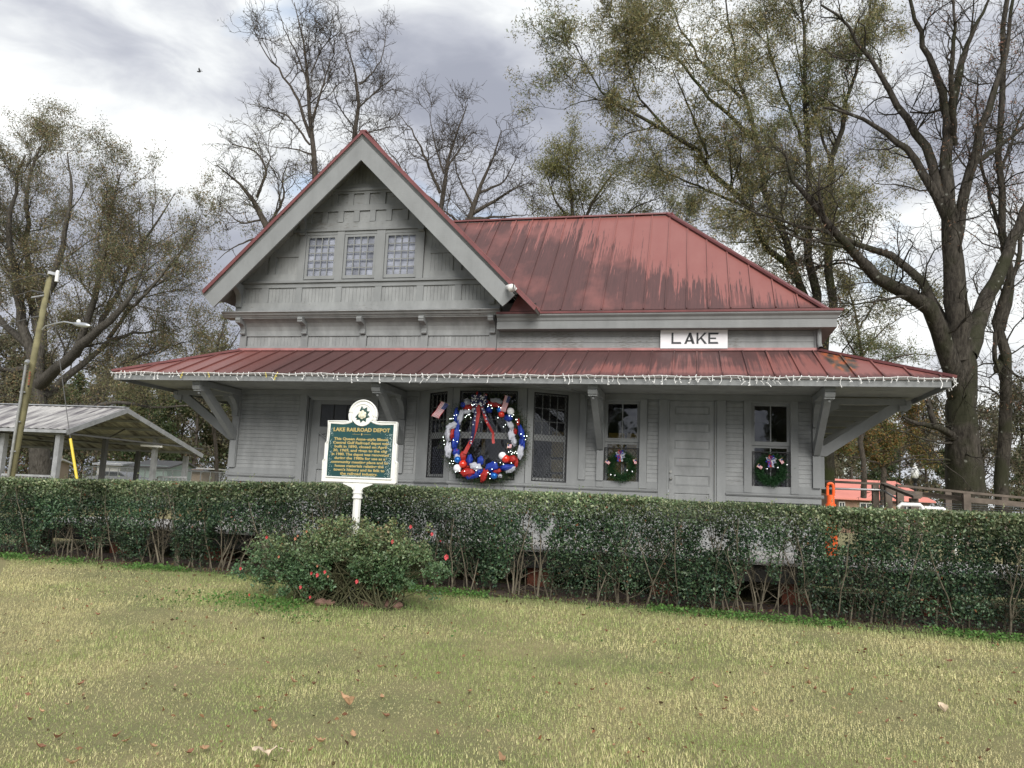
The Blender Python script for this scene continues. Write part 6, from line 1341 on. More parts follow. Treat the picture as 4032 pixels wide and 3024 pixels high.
# small olive tree behind the ridge
tree('leafy_tree', 'rounded olive green tree peeking above the red ridge', 'tree', 36, [
    ([(2280, 1930, 0), (2270, 1300, 0), (2260, 950, 0), (2240, 720, 0), (2232, 590, 0)], .2, .03), ([(2265, 900, 0), (2180, 780, 0), (2150, 680, 0)], .08, .02), ([(2265, 950, 0), (2340, 780, 0), (2400, 700, 0), (2440, 650, 0)], .09, .02), ([(2270, 1000, 0), (2420, 880, 1), (2520, 800, 1), (2600, 780, 1)], .09, .02), ([(2265, 960, 0), (2160, 900, 0), (2090, 890, 0)], .06, .02), ([(2280, 1050, 0), (2480, 940, 2), (2640, 900, 2), (2760, 860, 2)], .09, .02)],
    L=(2.3, 1.2, .6), dens=(2.1, 3.0, 3.2), rmin=.008, leaves=66000, lsize=.115, cols=[(.085, .09, .04), (.12, .12, .045), (.15, .135, .055), (.065, .078, .035)], spread=.19, bark=BARKD, seed=15, gcl=.30, aspect=.2, droop=.05)
# the big yellowing oak behind the hip
tree('oak_tree', 'tall yellowing oak with drooping leaves behind the right end of the roof', 'tree', 31, [
    ([(3262, 1940, 0), (3250, 1600, 0), (3225, 1350, 0), Z3(1300, 1250), Z3(1290, 1050), Z3(1285, 800), Z3(1290, 600), Z3(1300, 400), Z3(1270, 200), Z3(1250, -60)], .34, .09),
    ([(3235, 1380, 0), Z3(1250, 1250), Z3(1170, 1020), Z3(1110, 800), Z3(1060, 600), Z3(1000, 420), Z3(960, 200), Z3(930, -30)], .26, .05),
    ([(3240, 1420, 0), Z3(1380, 1240), Z3(1375, 980), Z3(1385, 700), Z3(1420, 520), Z3(1480, 380), Z3(1530, 180), Z3(1560, -40)], .26, .06),
    ([Z3(1240, 1200, 0), Z3(1090, 1040, -1), Z3(1000, 880, -2), Z3(860, 680, -3), Z3(700, 570, -3), Z3(560, 500, -3), Z3(430, 440, -3), Z3(340, 350, -3), Z3(285, 190, -3)], .19, .03),
    ([Z3(1060, 600), Z3(900, 460, -1), Z3(760, 300, -2), Z3(640, 150, -2), Z3(560, 40, -2)], .12, .03), ([Z3(1000, 420), Z3(860, 300), Z3(740, 130), Z3(680, -20)], .1, .03),
    ([Z3(1000, 880, -2), Z3(820, 800, -2), Z3(640, 720, -2), Z3(520, 690, -2)], .08, .02), ([Z3(700, 570, -3), Z3(560, 420, -3), Z3(500, 260, -3), Z3(540, 130, -3)], .07, .02), ([Z3(560, 500, -3), Z3(400, 420, -3), Z3(300, 440, -3), Z3(240, 470, -3)], .05, .015),
    ([Z3(1285, 650), Z3(1180, 420), Z3(1120, 200), Z3(1090, 0)], .1, .03), ([Z3(1385, 700), Z3(1250, 300, 2), Z3(1230, 120, 2)], .08, .03), ([Z3(1290, 1050), Z3(1180, 960, -3), Z3(1080, 900, -3), Z3(900, 900, -3)], .07, .02), ([Z3(860, 680, -3), Z3(760, 420, -4), Z3(700, 280, -4)], .07, .02), ([Z3(1300, 1150), Z3(1450, 1120, -2), Z3(1560, 1180, -2), Z3(1650, 1250, -2)], .07, .02), ([Z3(1375, 980), Z3(1480, 860, 3), Z3(1600, 760, 3)], .07, .02)],
    rscale=.74, L=(3.1, 1.5, .7), dens=(1.6, 3.0, 3.3), rmin=.0075, up=.16, leaves=200000, lsize=.113, cols=[(.075, .095, .045), (.09, .10, .048), (.13, .12, .055), (.155, .13, .06), (.06, .075, .038)], spread=.13, bark=BARKG, seed=19, gcl=.33, aspect=.2, droop=.07)
# the great bare tree on the right
tree('shade_tree', 'huge bare shade tree with mossy forking limbs right of the depot', 'tree', 22.5, [
    ([(3800, 2060, 0), (3798, 1900, 0), (3790, 1750, 0), (3788, 1600, 0), (3792, 1450, 0), (3786, 1330, 0)], .64, .45),
    ([(3775, 1420, 0), Z3(1925, 1330), Z3(1912, 1150), Z3(1895, 1000), Z3(1885, 850), Z3(1888, 700), Z3(1893, 560), Z3(1905, 440)], .40, .17),
    ([Z3(1890, 620), Z3(1870, 430), Z3(1830, 280), Z3(1770, 170), Z3(1740, 60), Z3(1700, -80)], .15, .06), ([Z3(1903, 470), Z3(1930, 330), Z3(1960, 210), Z3(2010, 110), Z3(2070, -20)], .14, .05),
    ([(3805, 1400, 0), Z3(2010, 1400, .5), Z3(2080, 1230, 1), Z3(2160, 1050, 1.5), Z3(2230, 880, 2), Z3(2320, 700, 2)], .33, .14),
    ([(3770, 1560, 0), (3735, 1380, -.3), Z3(1830, 1300, -.5), Z3(1720, 1265, -.8), Z3(1600, 1225, -1), Z3(1530, 1160, -1.2), Z3(1460, 1060, -1.5), Z3(1370, 980, -1.8), Z3(1300, 870, -2), Z3(1230, 760, -2), Z3(1190, 660, -2)], .31, .05),
    ([Z3(1900, 1430), Z3(1840, 1330, .5), Z3(1750, 1190, .8), Z3(1640, 1080, 1), Z3(1540, 1040, 1), Z3(1400, 1005, 1), Z3(1280, 980, 1), Z3(1130, 930, 1), Z3(1000, 880, 1)], .19, .03),
    ([Z3(1890, 950, 0), Z3(1820, 790, 0), Z3(1720, 660, .5), Z3(1620, 560, .8), Z3(1500, 500, 1), Z3(1350, 460, 1)], .17, .05), ([Z3(1860, 850), Z3(1790, 640, .5), Z3(1690, 480, 1), Z3(1600, 320, 1), Z3(1520, 190, 1), Z3(1340, 20, 1)], .17, .05),
    ([Z3(1915, 1060), Z3(1960, 780), Z3(2020, 560), Z3(2090, 380), Z3(2150, 180), Z3(2170, -30)], .19, .06), ([Z3(1960, 840), Z3(2010, 680, 1), Z3(2120, 620, 1.5), Z3(2230, 520, 2), Z3(2320, 460, 2)], .12, .05), ([Z3(1915, 620), Z3(1900, 300, -1), Z3(1920, 130, -1), Z3(1910, -40, -1)], .1, .04),
    ([(3768, 1740, 0), (3740, 1706, -.3), (3690, 1680, -.6), (3640, 1672, -.8), (3590, 1660, -1), (3553, 1640, -1)], .15, .05), ([(3685, 1680, -.6), (3668, 1640, -.6), (3658, 1590, -.6), (3645, 1565, -.6)], .10, .085),
    ([(3750, 1810, 0), (3640, 1812, -1), (3520, 1800, -1.2)], .04, .015), ([(3750, 1825, 0), (3660, 1822, -.5), (3590, 1850, -.6)], .035, .012), ([(3760, 1745, 0), (3690, 1745, -.8), (3560, 1700, -1), (3500, 1690, -1)], .04, .012),
    ([Z3(1720, 1265, -.8), Z3(1620, 1280, -1.5), Z3(1480, 1310, -1.5), Z3(1350, 1290, -1.5)], .05, .015), ([Z3(1460, 1060, -1.5), Z3(1300, 1030, -2), Z3(1200, 1000, -2), Z3(1100, 960, -2)], .06, .015), ([Z3(1370, 980, -1.8), Z3(1330, 820, -2.2), Z3(1340, 700, -2.2)], .06, .02)],
    rscale=.90, L=(2.3, 1.15, .55), dens=(2.0, 3.2, 3.8), rmin=.0055, wander=.33, up=.12, bark=BARK, leaves=9000, lsize=.085, cols=[(.10, .055, .035), (.13, .075, .045), (.08, .05, .03)], seed=23, gcl=.52, spread=.05)
tree('bare_tree', 'straight bare trunk standing just right of the huge shade tree', 'tree', 25, [
    ([(3954, 2060, 0), (3950, 1900, 0), (3948, 1700, 0), (3946, 1500, 0), (3945, 1361, 0), (3940, 1150, 0), (3938, 965, 0), (3929, 643, 0), (3947, 275, 0), (3975, -60, 0)], .23, .10),
    ([(3942, 1300, 0), (3985, 1130, .5), (4040, 900, 1), (4080, 600, 1)], .12, .05), ([(3936, 900, 0), (3880, 720, 1), (3840, 520, 1), (3850, 300, 1)], .07, .03), ([(3946, 1400, 0), (3925, 1480, -.3), (3916, 1380, -.3), (3918, 1310, -.3)], .1, .08), ([(3935, 700, 0), (4000, 500, 1), (4060, 350, 1)], .06, .02), ([(3946, 1420, 0), (4000, 1480, -1), (4060, 1500, -1)], .05, .02)],
    L=(2.2, 1.1, .55), dens=(2.0, 3.2, 3.8), rmin=.006, wander=.33, up=.2, bark=BARK, leaves=6500, lsize=.10, cols=[(.11, .05, .035), (.14, .07, .045), (.08, .06, .03)], seed=29, gcl=.45)
tree('leafy_tree', 'green and orange leaved tree behind the ramp beneath the porch eave', 'tree', 46, [
    ([(3480, 1990, 0), (3478, 1850, 0), (3470, 1750, 0), (3480, 1650, 0), (3500, 1560, 0)], .2, .05), ([(3475, 1800, 0), (3400, 1720, 0), (3340, 1680, 0)], .1, .03), ([(3475, 1790, 0), (3560, 1700, 0), (3640, 1670, 0)], .1, .03), ([(3478, 1830, 0), (3380, 1800, -1), (3310, 1800, -1)], .07, .02), ([(3478, 1840, 0), (3570, 1800, -1), (3640, 1790, -1)], .07, .02), ([(3480, 1650, 0), (3420, 1600, 0), (3370, 1570, 0)], .07, .02)],
    L=(1.9, 1.0, .5), dens=(1.8, 2.6, 2.8), rmin=.009, leaves=42000, lsize=.14, cols=[(.05, .07, .025), (.065, .085, .03), (.09, .085, .03), (.17, .10, .035), (.05, .06, .03)], spread=.2, bark=BARKD, seed=33, gcl=.34, aspect=.3, zmin=4.1)
tree('bare_tree', 'thin tree with olive leaves in the gap between the hip roof and the shade tree', 'tree', 38, [
    ([(3400, 1960, 0), (3400, 1700, 0), (3395, 1450, 0), (3380, 1300, 0), (3340, 1150, 0), (3330, 1000, 0)], .14, .03), ([(3395, 1450, 0), (3330, 1330, 0), (3290, 1250, 0)], .06, .02), ([(3395, 1400, 0), (3470, 1300, 0), (3560, 1240, 0)], .06, .02), ([(3398, 1500, 0), (3480, 1420, 0), (3600, 1390, 0), (3680, 1400, 0)], .06, .02), ([(3380, 1300, 0), (3450, 1180, 0), (3520, 1100, 0)], .05, .02)],
    L=(1.9, 1.0, .5), dens=(1.5, 2.4, 2.8), rmin=.008, leaves=17000, lsize=.13, cols=[(.06, .08, .03), (.09, .09, .035), (.12, .10, .04)], spread=.15, bark=BARKD, seed=37, gcl=.42, aspect=.2)

# woods beyond: a few kinds, repeated as whole trees with their own trunk and crown
def woods_tree(name, h, seed, cols, leaves, wid=1.0):
    global RNG
    RNG = np.random.default_rng(seed); K = 14; P = []; Rr = []
    a, b_ = resample([(0, 0, -.3), (.2, 0, h*.35), (-.1, .1, h*.7), (.1, 0, h)], [h*.013, h*.010, h*.006, .02], K); P.append(a); Rr.append(b_)
    for i in range(9):
        z = h*RNG.uniform(.22, .8); an = RNG.uniform(0, 6.28); r = h*.26*wid*(1.15-z/h); a, b_ = resample([(0, 0, z), (math.cos(an)*r*.5, math.sin(an)*r*.5, z+h*.06), (math.cos(an)*r, math.sin(an)*r, z+h*.17)], [h*.005, h*.003, .01], K); P.append(a); Rr.append(b_)
    P = np.stack(P); Rr = np.stack(Rr); A = spawn(P, Rr, .9, h*.15, 50, 5, .3, .3, .5, .02, .2); B = spawn(*A, 1.3, h*.07, 48, 4, .3, .2, .6, .014, .1)
    t = bpy.data.objects.new(name, None); t.empty_display_size = .2; COL.objects.link(t)
    tr_ = wood('trunk', [(P, Rr, 6), (*A, 4), (*B, 3)], BARKD, t); src = B[0].reshape(-1, 3); n = leaves; p = src[RNG.integers(0, len(src), n)]+RNG.normal(0, h*.022, (n, 3)); k = vnoise(p, .5, seed) > .32; p = p[k]; n = len(p)
    tag(link('crown', leaf_mesh('crown', p, RNG.uniform(.18, .36, n), palette(n, cols, jit=.35, gain=1.7), .4, tri=True), LEAF, t), kind='stuff'); return t
protos = [woods_tree('woodland_tree', 15, 41, [(.085, .08, .05), (.10, .085, .055), (.07, .07, .042)], 7500), woods_tree('woodland_tree', 13, 42, [(.05, .07, .03), (.07, .08, .035), (.09, .08, .035)], 9000, 1.25),
          woods_tree('woodland_tree', 17, 43, [(.10, .08, .06), (.08, .065, .05)], 1500), woods_tree('woodland_tree', 12, 44, [(.04, .06, .025), (.055, .07, .03)], 10000, 1.1)]
RNG = np.random.default_rng(99)
kinds = ['brown leaved woodland tree in the far treeline', 'broad green woodland tree in the far treeline', 'bare gray woodland tree in the far treeline', 'dark green woodland tree in the far treeline']
used = [False]*4; rw = random.Random(11)
spots = [(x+rw.uniform(-30, 30), rw.uniform(68, 100), 'L') for x in range(-520, 960, 52)]+[(x+rw.uniform(-25, 25), rw.uniform(66, 105), 'R') for x in range(3180, 4700, 48)]+[(x, rw.uniform(110, 135), 'M') for x in range(1000, 3200, 170)]+[(x, rw.uniform(70, 95), 'L') for x in range(-3400, -540, 150)]+[(x, rw.uniform(70, 95), 'R') for x in range(4760, 8200, 170)]
for x, d, sd_ in spots:
    k = rw.choice((0, 1, 1, 3, 0) if sd_ == 'L' else (0, 0, 1, 2, 2, 3))
    o = protos[k] if not used[k] else copy_tree(protos[k]); used[k] = True
    p = PD(x, 1930, d); o.location = (p[0], p[1], -.1); o.rotation_euler.z = rw.uniform(0, 6.28); q = rw.uniform(.8, 1.12)*(.82 if sd_ == 'R' else 1.05); o.scale = (q, q, q)
    tag(o, kinds[k], 'tree', ['brown', 'broad green', 'bare gray', 'dark green'][k]+' trees of the far treeline')
n = 80000; az = RNG.uniform(-1.15, .75, n); dist = RNG.uniform(74, 125, n); hgt = .3+4.2*RNG.beta(1.1, 2.2, n)+3*vnoise(np.stack([az*9, dist*.03, az*0], 1), 1, 51)*RNG.uniform(0, 1, n)
p = np.stack([CAM[0]+dist*np.sin(az), CAM[1]+dist*np.cos(az), hgt], 1)
tag(link('undergrowth', leaf_mesh('undergrowth', p, RNG.uniform(.16, .42, n), palette(n, [(.05, .055, .03), (.075, .065, .035), (.095, .07, .045), (.045, .06, .028)], jit=.35, gain=1.7), .45, tri=True), LEAF), kind='stuff')

# ------------------------------------------------------------------ open pavilion on the left
A_ = Vector(PD(262, 1699, 30.0)); F_ = Vector(PD(797, 1793, 38.4)); Ap = Vector(PD(500, 1616, 33.25)); Lr = Vector(PD(0, 1603, 34.1)); u = (Lr-Ap); u.z = 0; u.normalize()
A_.z = 3.39; F_.z = 3.0; Ap.z = 4.6
pav = empty('open_pavilion', (A_.x, A_.y, 0), 'open sided pavilion with weathered pale metal roof and gray posts', 'pavilion')
pm = bpy.data.materials.new('weathered_galvanised_roof'); pm.use_nodes = True; nt = pm.node_tree; b_ = nt.nodes['Principled BSDF']; g_ = nt.nodes.new('ShaderNodeUVMap'); mp_ = nt.nodes.new('ShaderNodeMapping'); mp_.inputs['Scale'].default_value = (2.2, .35, 1); nt.links.new(g_.outputs[0], mp_.inputs[0])
nn_ = nt.nodes.new('ShaderNodeTexNoise'); nn_.inputs['Scale'].default_value = 1.6; nn_.inputs['Detail'].default_value = 5; nt.links.new(mp_.outputs[0], nn_.inputs[0]); cr_ = nt.nodes.new('ShaderNodeValToRGB'); nt.links.new(nn_.outputs[0], cr_.inputs[0])
cr_.color_ramp.elements[0].position = .36; cr_.color_ramp.elements[0].color = (.13, .12, .13, 1); cr_.color_ramp.elements[1].position = .60; cr_.color_ramp.elements[1].color = (.50, .49, .47, 1); nt.links.new(cr_.outputs[0], b_.inputs['Base Color']); b_.inputs['Roughness'].default_value = .6; b_.inputs['Metallic'].default_value = .1
def pslope(e, r, n=15, pw=.9):
    """one roof slope from eave corner e to ridge corner r, sheets laid side by side along u"""
    va = (r-e); hl = va.length; va = va.normalized(); nr = u.cross(va).normalized(); nr = nr if nr.z > 0 else -nr
    for i in range(n):
        bm = MB(); K = 9; O = e+u*(i*pw)
        prof = [(pw*j/K, .028 if j % 3 == 1 else .0) for j in range(K+1)]
        vs = [O+u*a+nr*h+va*t for t in (0, hl) for a, h in prof]; bm.add(vs, [(j, j+1, K+1+j+1, K+1+j) for j in range(K)]); me = bm.mesh('roof_sheet'); me.materials.append(pm)
        uv = me.uv_layers.new(name='UVMap'); uv.data.foreach_set('uv', [c for lp in me.loops for c in ((me.vertices[lp.vertex_index].co-e).dot(u), (me.vertices[lp.vertex_index].co-e).dot(va))]); link('roof_sheet', me, None, pav)
    for t in np.linspace(.06, .94, 6): MB().bar(e+va*hl*t-nr*.07, e+u*(n*pw)+va*hl*t-nr*.07, .07, .10).build('purlin', M['steel'], pav)
pslope(A_, Ap); pslope(F_, Ap)
MB().bar(Ap+Vector((0, 0, .03)), Ap+u*13.5+Vector((0, 0, .03)), .3, .04).build('ridge_cap', M['galv'], pav)
for e in (A_, F_): MB().bar(e-u*.02-Vector((0, 0, .10)), Ap-u*.02-Vector((0, 0, .10)), .05, .20).build('rake_board', M['steel'], pav)
MB().bar(A_-Vector((0, 0, .08)), A_+u*13.5-Vector((0, 0, .08)), .05, .12).build('eave_board', M['steel'], pav)
posts_px = [(237, 1713, 30.4, .21), (20, 1708, 31.2, .21), (418, 1722, 34.2, .18), (546, 1778, 38.0, .18), (615, 1730, 36.4, .2), (733, 1798, 38.4, .2), (225, 1716, 34, .16)]
for x, y, d, w in posts_px:
    p = PD(x, y, d); MB().bar((p[0], p[1], 0), (p[0], p[1], float(p[2])+.02), w, w, (0, 1, 0)).build('post', M['steel'] if w > .19 else M['steelu'], pav)
    if y < 1730:
        q = Vector(p); MB().bar(q-Vector((0, 0, .1)), q+(Ap-A_)*.35+Vector((0, 0, .05)), .05, .05).build('knee_brace', M['steelu'], pav)
for t in (0, 3.5, 7): MB().bar(A_+u*t-Vector((0, 0, .15)), F_+u*t+Vector((0, 0, .25)), .05, .06).build('truss_chord', M['steelu'], pav)
def prail(xa, ya, xb, yb, d, n=10, m='steel'):
    a, c = Vector(PD(xa, ya, d)), Vector(PD(xb, yb, d)); MB().bar(a, c, .08, .08).build('guard_rail', M[m], pav)
    for i in range(n+1): q = a.lerp(c, i/n); MB().bar(q, (q.x, q.y, .35), .05, .03).build('baluster', M[m], pav)
prail(8, 1868, 222, 1876, 30.2, 16); prail(620, 1878, 735, 1880, 37.5, 8)
MB().bar(PD(555, 1754, 36), PD(640, 1759, 36), .1, .08).build('strip_light', M['white'], pav)

# ------------------------------------------------------------------ utility pole, lamp arm, guy and wires
up = empty('utility_pole', (*PD(43, 1882, 27)[:2], .1), 'leaning weathered wooden utility pole with conduit at the left edge', 'utility pole')
pb, pt = Vector(PD(40, 1890, 27)), Vector(PD(197, 1080, 27)); dv = (pb-pt).normalized(); g0 = pb+dv*((pb.z-.1)/-dv.z*-1 if False else (pb.z-.1)/abs(dv.z))
MB().tube([g0, pb, pt.lerp(pb, .5), pt], [.135, .13, .108, .088], 14).build('pole', M['pole'], up, smooth=True)
def ZP(x, y): return (x*.5725, 1000+y*.5725)
MB().tube([PD(*ZP(52, 1560), 26.8), PD(*ZP(112, 1180), 26.8), PD(*ZP(182, 745), 26.8)], .045, 8).build('conduit', M['galv'], up)
MB().tube([PD(*ZP(182, 745), 26.8), PD(*ZP(190, 738), 26.7), PD(*ZP(178, 752), 26.6)], .07, 8).build('weatherhead', M['galv'], up)
for y in (.25, .5, .75): q = Vector(PD(*ZP(52, 1560), 26.85)).lerp(Vector(PD(*ZP(182, 745), 26.85)), y); MB().bar(q-Vector((.08, 0, 0)), q+Vector((.14, 0, .0)), .03, .04).build('pipe_strap', M['galv'], up)
MB().bar(PD(*ZP(335, 128), 26.9), PD(*ZP(388, 140), 26.9), .12, .1).build('pole_cap', M['galv'], up)
MB().lathe(PD(*ZP(388, 190), 26.8), [(.06, 0), (.06, .35), (.03, .4)], 10).build('fuse_cutout', M['lampglass'], up)
for (a, c) in (((330, 150), (260, 135)), ((300, 270), (215, 250)), ((300, 285), (215, 300)), ((265, 430), (205, 440))):
    MB().tube([PD(*ZP(*a), 26.9), PD(*ZP(*c), 26.6)], .03, 6).build('insulator_arm', M['galv'] if a[1] == 285 else M['polewire'], up)
for i, y in enumerate((815, 835, 855, 875, 893, 910)): q = Vector(PD(*ZP(206-i*2, y), 26.83)); MB().box(q.x-.035, q.x+.035, q.y-.01, q.y+.0, q.z-.035, q.z+.03).build('number_tag', M['brick'] if i < 5 else M['black'], up)
la = MB().tube([PD(*ZP(290, 520), 26.9), PD(*ZP(315, 495), 26.8), PD(*ZP(380, 478), 26.5), PD(*ZP(440, 466), 26.3), PD(*ZP(510, 478), 26.1)], .026, 8).build('lamp_arm', M['alu'], up)
MB().tube([PD(*ZP(510, 480), 26.1), PD(*ZP(540, 484), 26.05), PD(*ZP(590, 490), 25.9), PD(*ZP(620, 494), 25.8)], [.05, .075, .08, .03], 10).build('lamp_head', M['alu'], la, smooth=True); MB().sphere(PD(*ZP(541, 464), 26.05), .07, 8, 6).build('photocell', M['lampglass'], la)
def wire_obj(a, c, sag, r, nm, label):
    a, c = Vector(a), Vector(c); pts = [a.lerp(c, t)-Vector((0, 0, sag*4*t*(1-t))) for t in np.linspace(0, 1, 16)]; o = MB().tube(pts, r, 5).build(nm, M['polewire']); return tag(o, label, 'wire')
wire_obj(PD(*ZP(255, 140), 26.6), PD(-700, 1160, 34), .5, .012, 'power_line', 'uppermost thin wire running left from the utility pole top')
wire_obj(PD(*ZP(215, 252), 26.6), PD(-700, 1250, 34), .5, .012, 'power_line', 'second thin wire running left below the utility pole top')
wire_obj(PD(*ZP(205, 440), 26.6), PD(-700, 1330, 34), .5, .016, 'power_line', 'lowest wire running left from the middle of the utility pole')
gw = empty('guy_wire', (*PD(*ZP(528, 1540), 26)[:2], .1), 'thin guy wire with yellow guard beside the utility pole', 'guy wire')
MB().tube([PD(*ZP(345, 250), 26.9), PD(*ZP(484, 1270), 26.2)], .013, 5).build('cable', M['polewire'], gw); e_ = Vector(PD(*ZP(528, 1540), 26)); s_ = Vector(PD(*ZP(484, 1270), 26.2)); MB().tube([s_, e_, e_+(e_-s_)*.6], .045, 8).build('guard_sleeve', M['yellow'], gw)

# ------------------------------------------------------------------ far houses, car and fence beyond the pavilion
def house(name, x0, x1, ytop, yroof, depth, dp, wallm, roofm, label, wins=(), ov=.3, cat='house', hip=0., door=None):
    a = PD(x0, 1870, depth); c = PD(x1, 1880, depth); zt = float(PD((x0+x1)/2, ytop, depth)[2]); zr = float(PD((x0+x1)/2, yroof, depth)[2]); a, c = Vector((a[0], a[1], 0)), Vector((c[0], c[1], 0)); ux = (c-a).normalized(); L_ = (c-a).length; nx = Vector((-ux.y, ux.x, 0)); t = empty(name, tuple(a), label, cat)
    def q(x, y, z): return a+ux*x+nx*y+Vector((0, 0, z))
    b = MB(); b.add([q(x, y, z) for z in (0, zt) for x, y in ((0, 0), (L_, 0), (L_, dp), (0, dp))], [(0, 1, 5, 4), (1, 2, 6, 5), (2, 3, 7, 6), (3, 0, 4, 7)]); b.add([q(0, 0, zt), q(0, dp, zt), q(0, dp/2, zr-.1)], [(0, 1, 2)]); b.add([q(L_, 0, zt), q(L_, dp, zt), q(L_, dp/2, zr-.1)], [(0, 1, 2)]); b.build('wall', wallm, t)
    for s in (-1, 1):
        y0 = -ov if s < 0 else dp+ov; b = MB(); vs = [q(-ov, y0, zt-.08), q(L_+ov, y0, zt-.08), q(L_+ov-hip, dp/2, zr), q(-ov+hip, dp/2, zr)]; b.add(vs+[v-Vector((0, 0, .12)) for v in vs], [(0, 1, 2, 3), (7, 6, 5, 4), (0, 4, 5, 1), (1, 5, 6, 2), (2, 6, 7, 3), (3, 7, 4, 0)]); b.build('roof', roofm, t)
    for (fx, fw, z0, z1) in wins:
        b = MB(); x = L_*fx; w = L_*fw; b.add([q(x, -.03, z0), q(x+w, -.03, z0), q(x+w, -.03, z1), q(x, -.03, z1)], [(0, 1, 2, 3)]); f = b.build('window', M['darkglass'], t)
        for (xa, xb, za, zb) in ((x-.06, x+w+.06, z1, z1+.08), (x-.06, x+w+.06, z0-.08, z0), (x-.06, x, z0, z1), (x+w, x+w+.06, z0, z1), (x+w/2-.03, x+w/2+.03, z0, z1)):
            k = MB(); k.add([q(xa, -.07, za), q(xb, -.07, za), q(xb, -.07, zb), q(xa, -.07, zb), q(xa, -.02, za), q(xb, -.02, za), q(xb, -.02, zb), q(xa, -.02, zb)], [(0, 1, 2, 3), (0, 4, 5, 1), (1, 5, 6, 2), (2, 6, 7, 3), (3, 7, 4, 0)]); k.build('frame', M['farwhite'], f)
    return t, q, L_, zt
house('mobile_home', 380, 470, 1822, 1812, 62, 4, M['farwhite'], M['galv'], 'low white mobile home seen through the pavilion posts', [(.2, .15, 1.0, 1.8), (.65, .15, 1.0, 1.8)])
house('bungalow', 525, 655, 1832, 1806, 60, 6, M['mint'], M['steelu'], 'pale mint green bungalow seen under the right half of the pavilion', [(.15, .14, .9, 1.8), (.6, .14, .9, 1.8)])
house('shed', 752, 795, 1848, 1841, 56, 3, M['tan'], M['steelu'], 'small tan shed between the pavilion and the depot', [(.3, .3, .9, 1.5)], cat='shed')
house('outbuilding', 140, 180, 1812, 1800, 56, 3, M['tan'], M['farwhite'], 'tan outbuilding with white gable behind the pavilion rail', [(.3, .3, 1, 1.8)], cat='shed')
cp = empty('carport', (*PD(830, 1880, 58)[:2], 0), 'flat white carport roof beside the tan shed', 'carport')
a = Vector(PD(798, 1846, 58)); c = Vector(PD(880, 1850, 58)); MB().bar(a, c, 2.5, .10).build('roof', M['farwhite'], cp)
for q in (a.lerp(c, .08), a.lerp(c, .9)): MB().bar(q, (q.x, q.y, 0), .1, .1).build('post', M['steelu'], cp)
car = empty('parked_car', (*PD(441, 1858, 54)[:2], 0), 'silver car parked beyond the pavilion near the white mobile home', 'car'); cx0, cy0 = float(car.location.x), float(car.location.y); cz0 = float(PD(441, 1862, 54)[2])-.2 if False else 0.9
side_ = [(-.95, .35), (-.97, .62), (-.9, .80), (-.55, .88), (-.30, 1.22), (.28, 1.24), (.58, .92), (.93, .84), (.98, .55), (.95, .35)]
sc_x = 2.2
MB().prism([(cx0+x*sc_x, z+.95) for x, z in side_], 'Y', cy0, cy0+1.6).build('body', M['carpaint'], car); MB().prism([(cx0+x*sc_x, z+.95) for x, z in ((-.50, .90), (-.28, 1.17), (.25, 1.18), (.50, .92))], 'Y', cy0-.01, cy0+1.61).build('window', M['darkglass'], car)
for x in (-.62, .62):
    for y in (cy0+.02, cy0+1.5): MB().tube([(cx0+x*sc_x, y-.1, 1.27), (cx0+x*sc_x, y+.1, 1.27)], .32, 14).build('wheel', M['tyre'], car)
rd = MB(); q = [PD(-400, 1895, 70), PD(900, 1925, 52)]; tag(MB().add([(-60, 36, .88), (10, 36, .88), (10, 44, 1.0), (-60, 48, 1.0), (-60, 34, -.1), (10, 34, -.1)], [(0, 1, 2, 3), (4, 5, 1, 0)]).build('road_bank', bpy.data.materials['lawn_soil'], None), kind='structure')
fe = empty('chain_link_fence', (*PD(600, 1870, 50)[:2], 0), 'gray chain link fence running along beyond the pavilion', 'fence')
pa_, pc_ = Vector(PD(330, 1835, 50)), Vector(PD(905, 1862, 47)); MB().tube([pa_, pc_], .03, 6).build('top_rail', M['fencew'], fe)
for i in range(17): q = pa_.lerp(pc_, i/16); MB().tube([q, (q.x, q.y, .2)], .03, 6).build('post', M['fencew'], fe)
w = MB(); Lf = (pc_-pa_).length
for i in range(130):
    for s in (0, 1): q = pa_.lerp(pc_, i/130); r_ = pa_.lerp(pc_, min(1, (i+4)/130)); z0, z1 = (.9, q.z) if s else (q.z, .9); w.tube([(q.x, q.y, z0), (r_.x, r_.y, z1)], .006, 3, False)
tag(w.build('wire_mesh', M['fencew'], fe), kind='stuff')

# ------------------------------------------------------------------ ramp, rails and things to the right of the depot
rp = empty('ramp_and_railing', (14, 3, .2), 'weathered timber access ramp with railings at the right end of the depot', 'ramp')
RY0 = 2.6
def R8(x, y): return (3200+x*.3917, 1400+y*.3917)
def rbar(a, c, w, h, nm, m='rail', Ya=RY0, Yb=None): MB().bar(PY(*R8(*a), Ya), PY(*R8(*c), Yb if Yb is not None else Ya), w, h).build(nm, M[m], rp)
rbar((85, 1262), (705, 1292), .14, .045, 'hand_rail'); rbar((840, 1305), (1525, 1375), .14, .045, 'hand_rail'); rbar((1525, 1375), (2300, 1448), .14, .045, 'hand_rail')
MB().tube([PY(*R8(60, 1333), RY0-.1), PY(*R8(685, 1352), RY0-.1), PY(*R8(720, 1362), RY0-.1), PY(*R8(900, 1475), RY0-.6)], .022, 8).build('pipe_rail', M['galv'], rp)
rbar((710, 1290), (1050, 1425), .12, .05, 'stair_rail', Ya=RY0, Yb=.4); rbar((760, 1368), (1100, 1400), .05, .12, 'mid_rail'); rbar((1030, 1388), (1515, 1440), .05, .10, 'mid_rail', Ya=RY0+.2); rbar((1570, 1450), (2300, 1515), .05, .10, 'mid_rail')
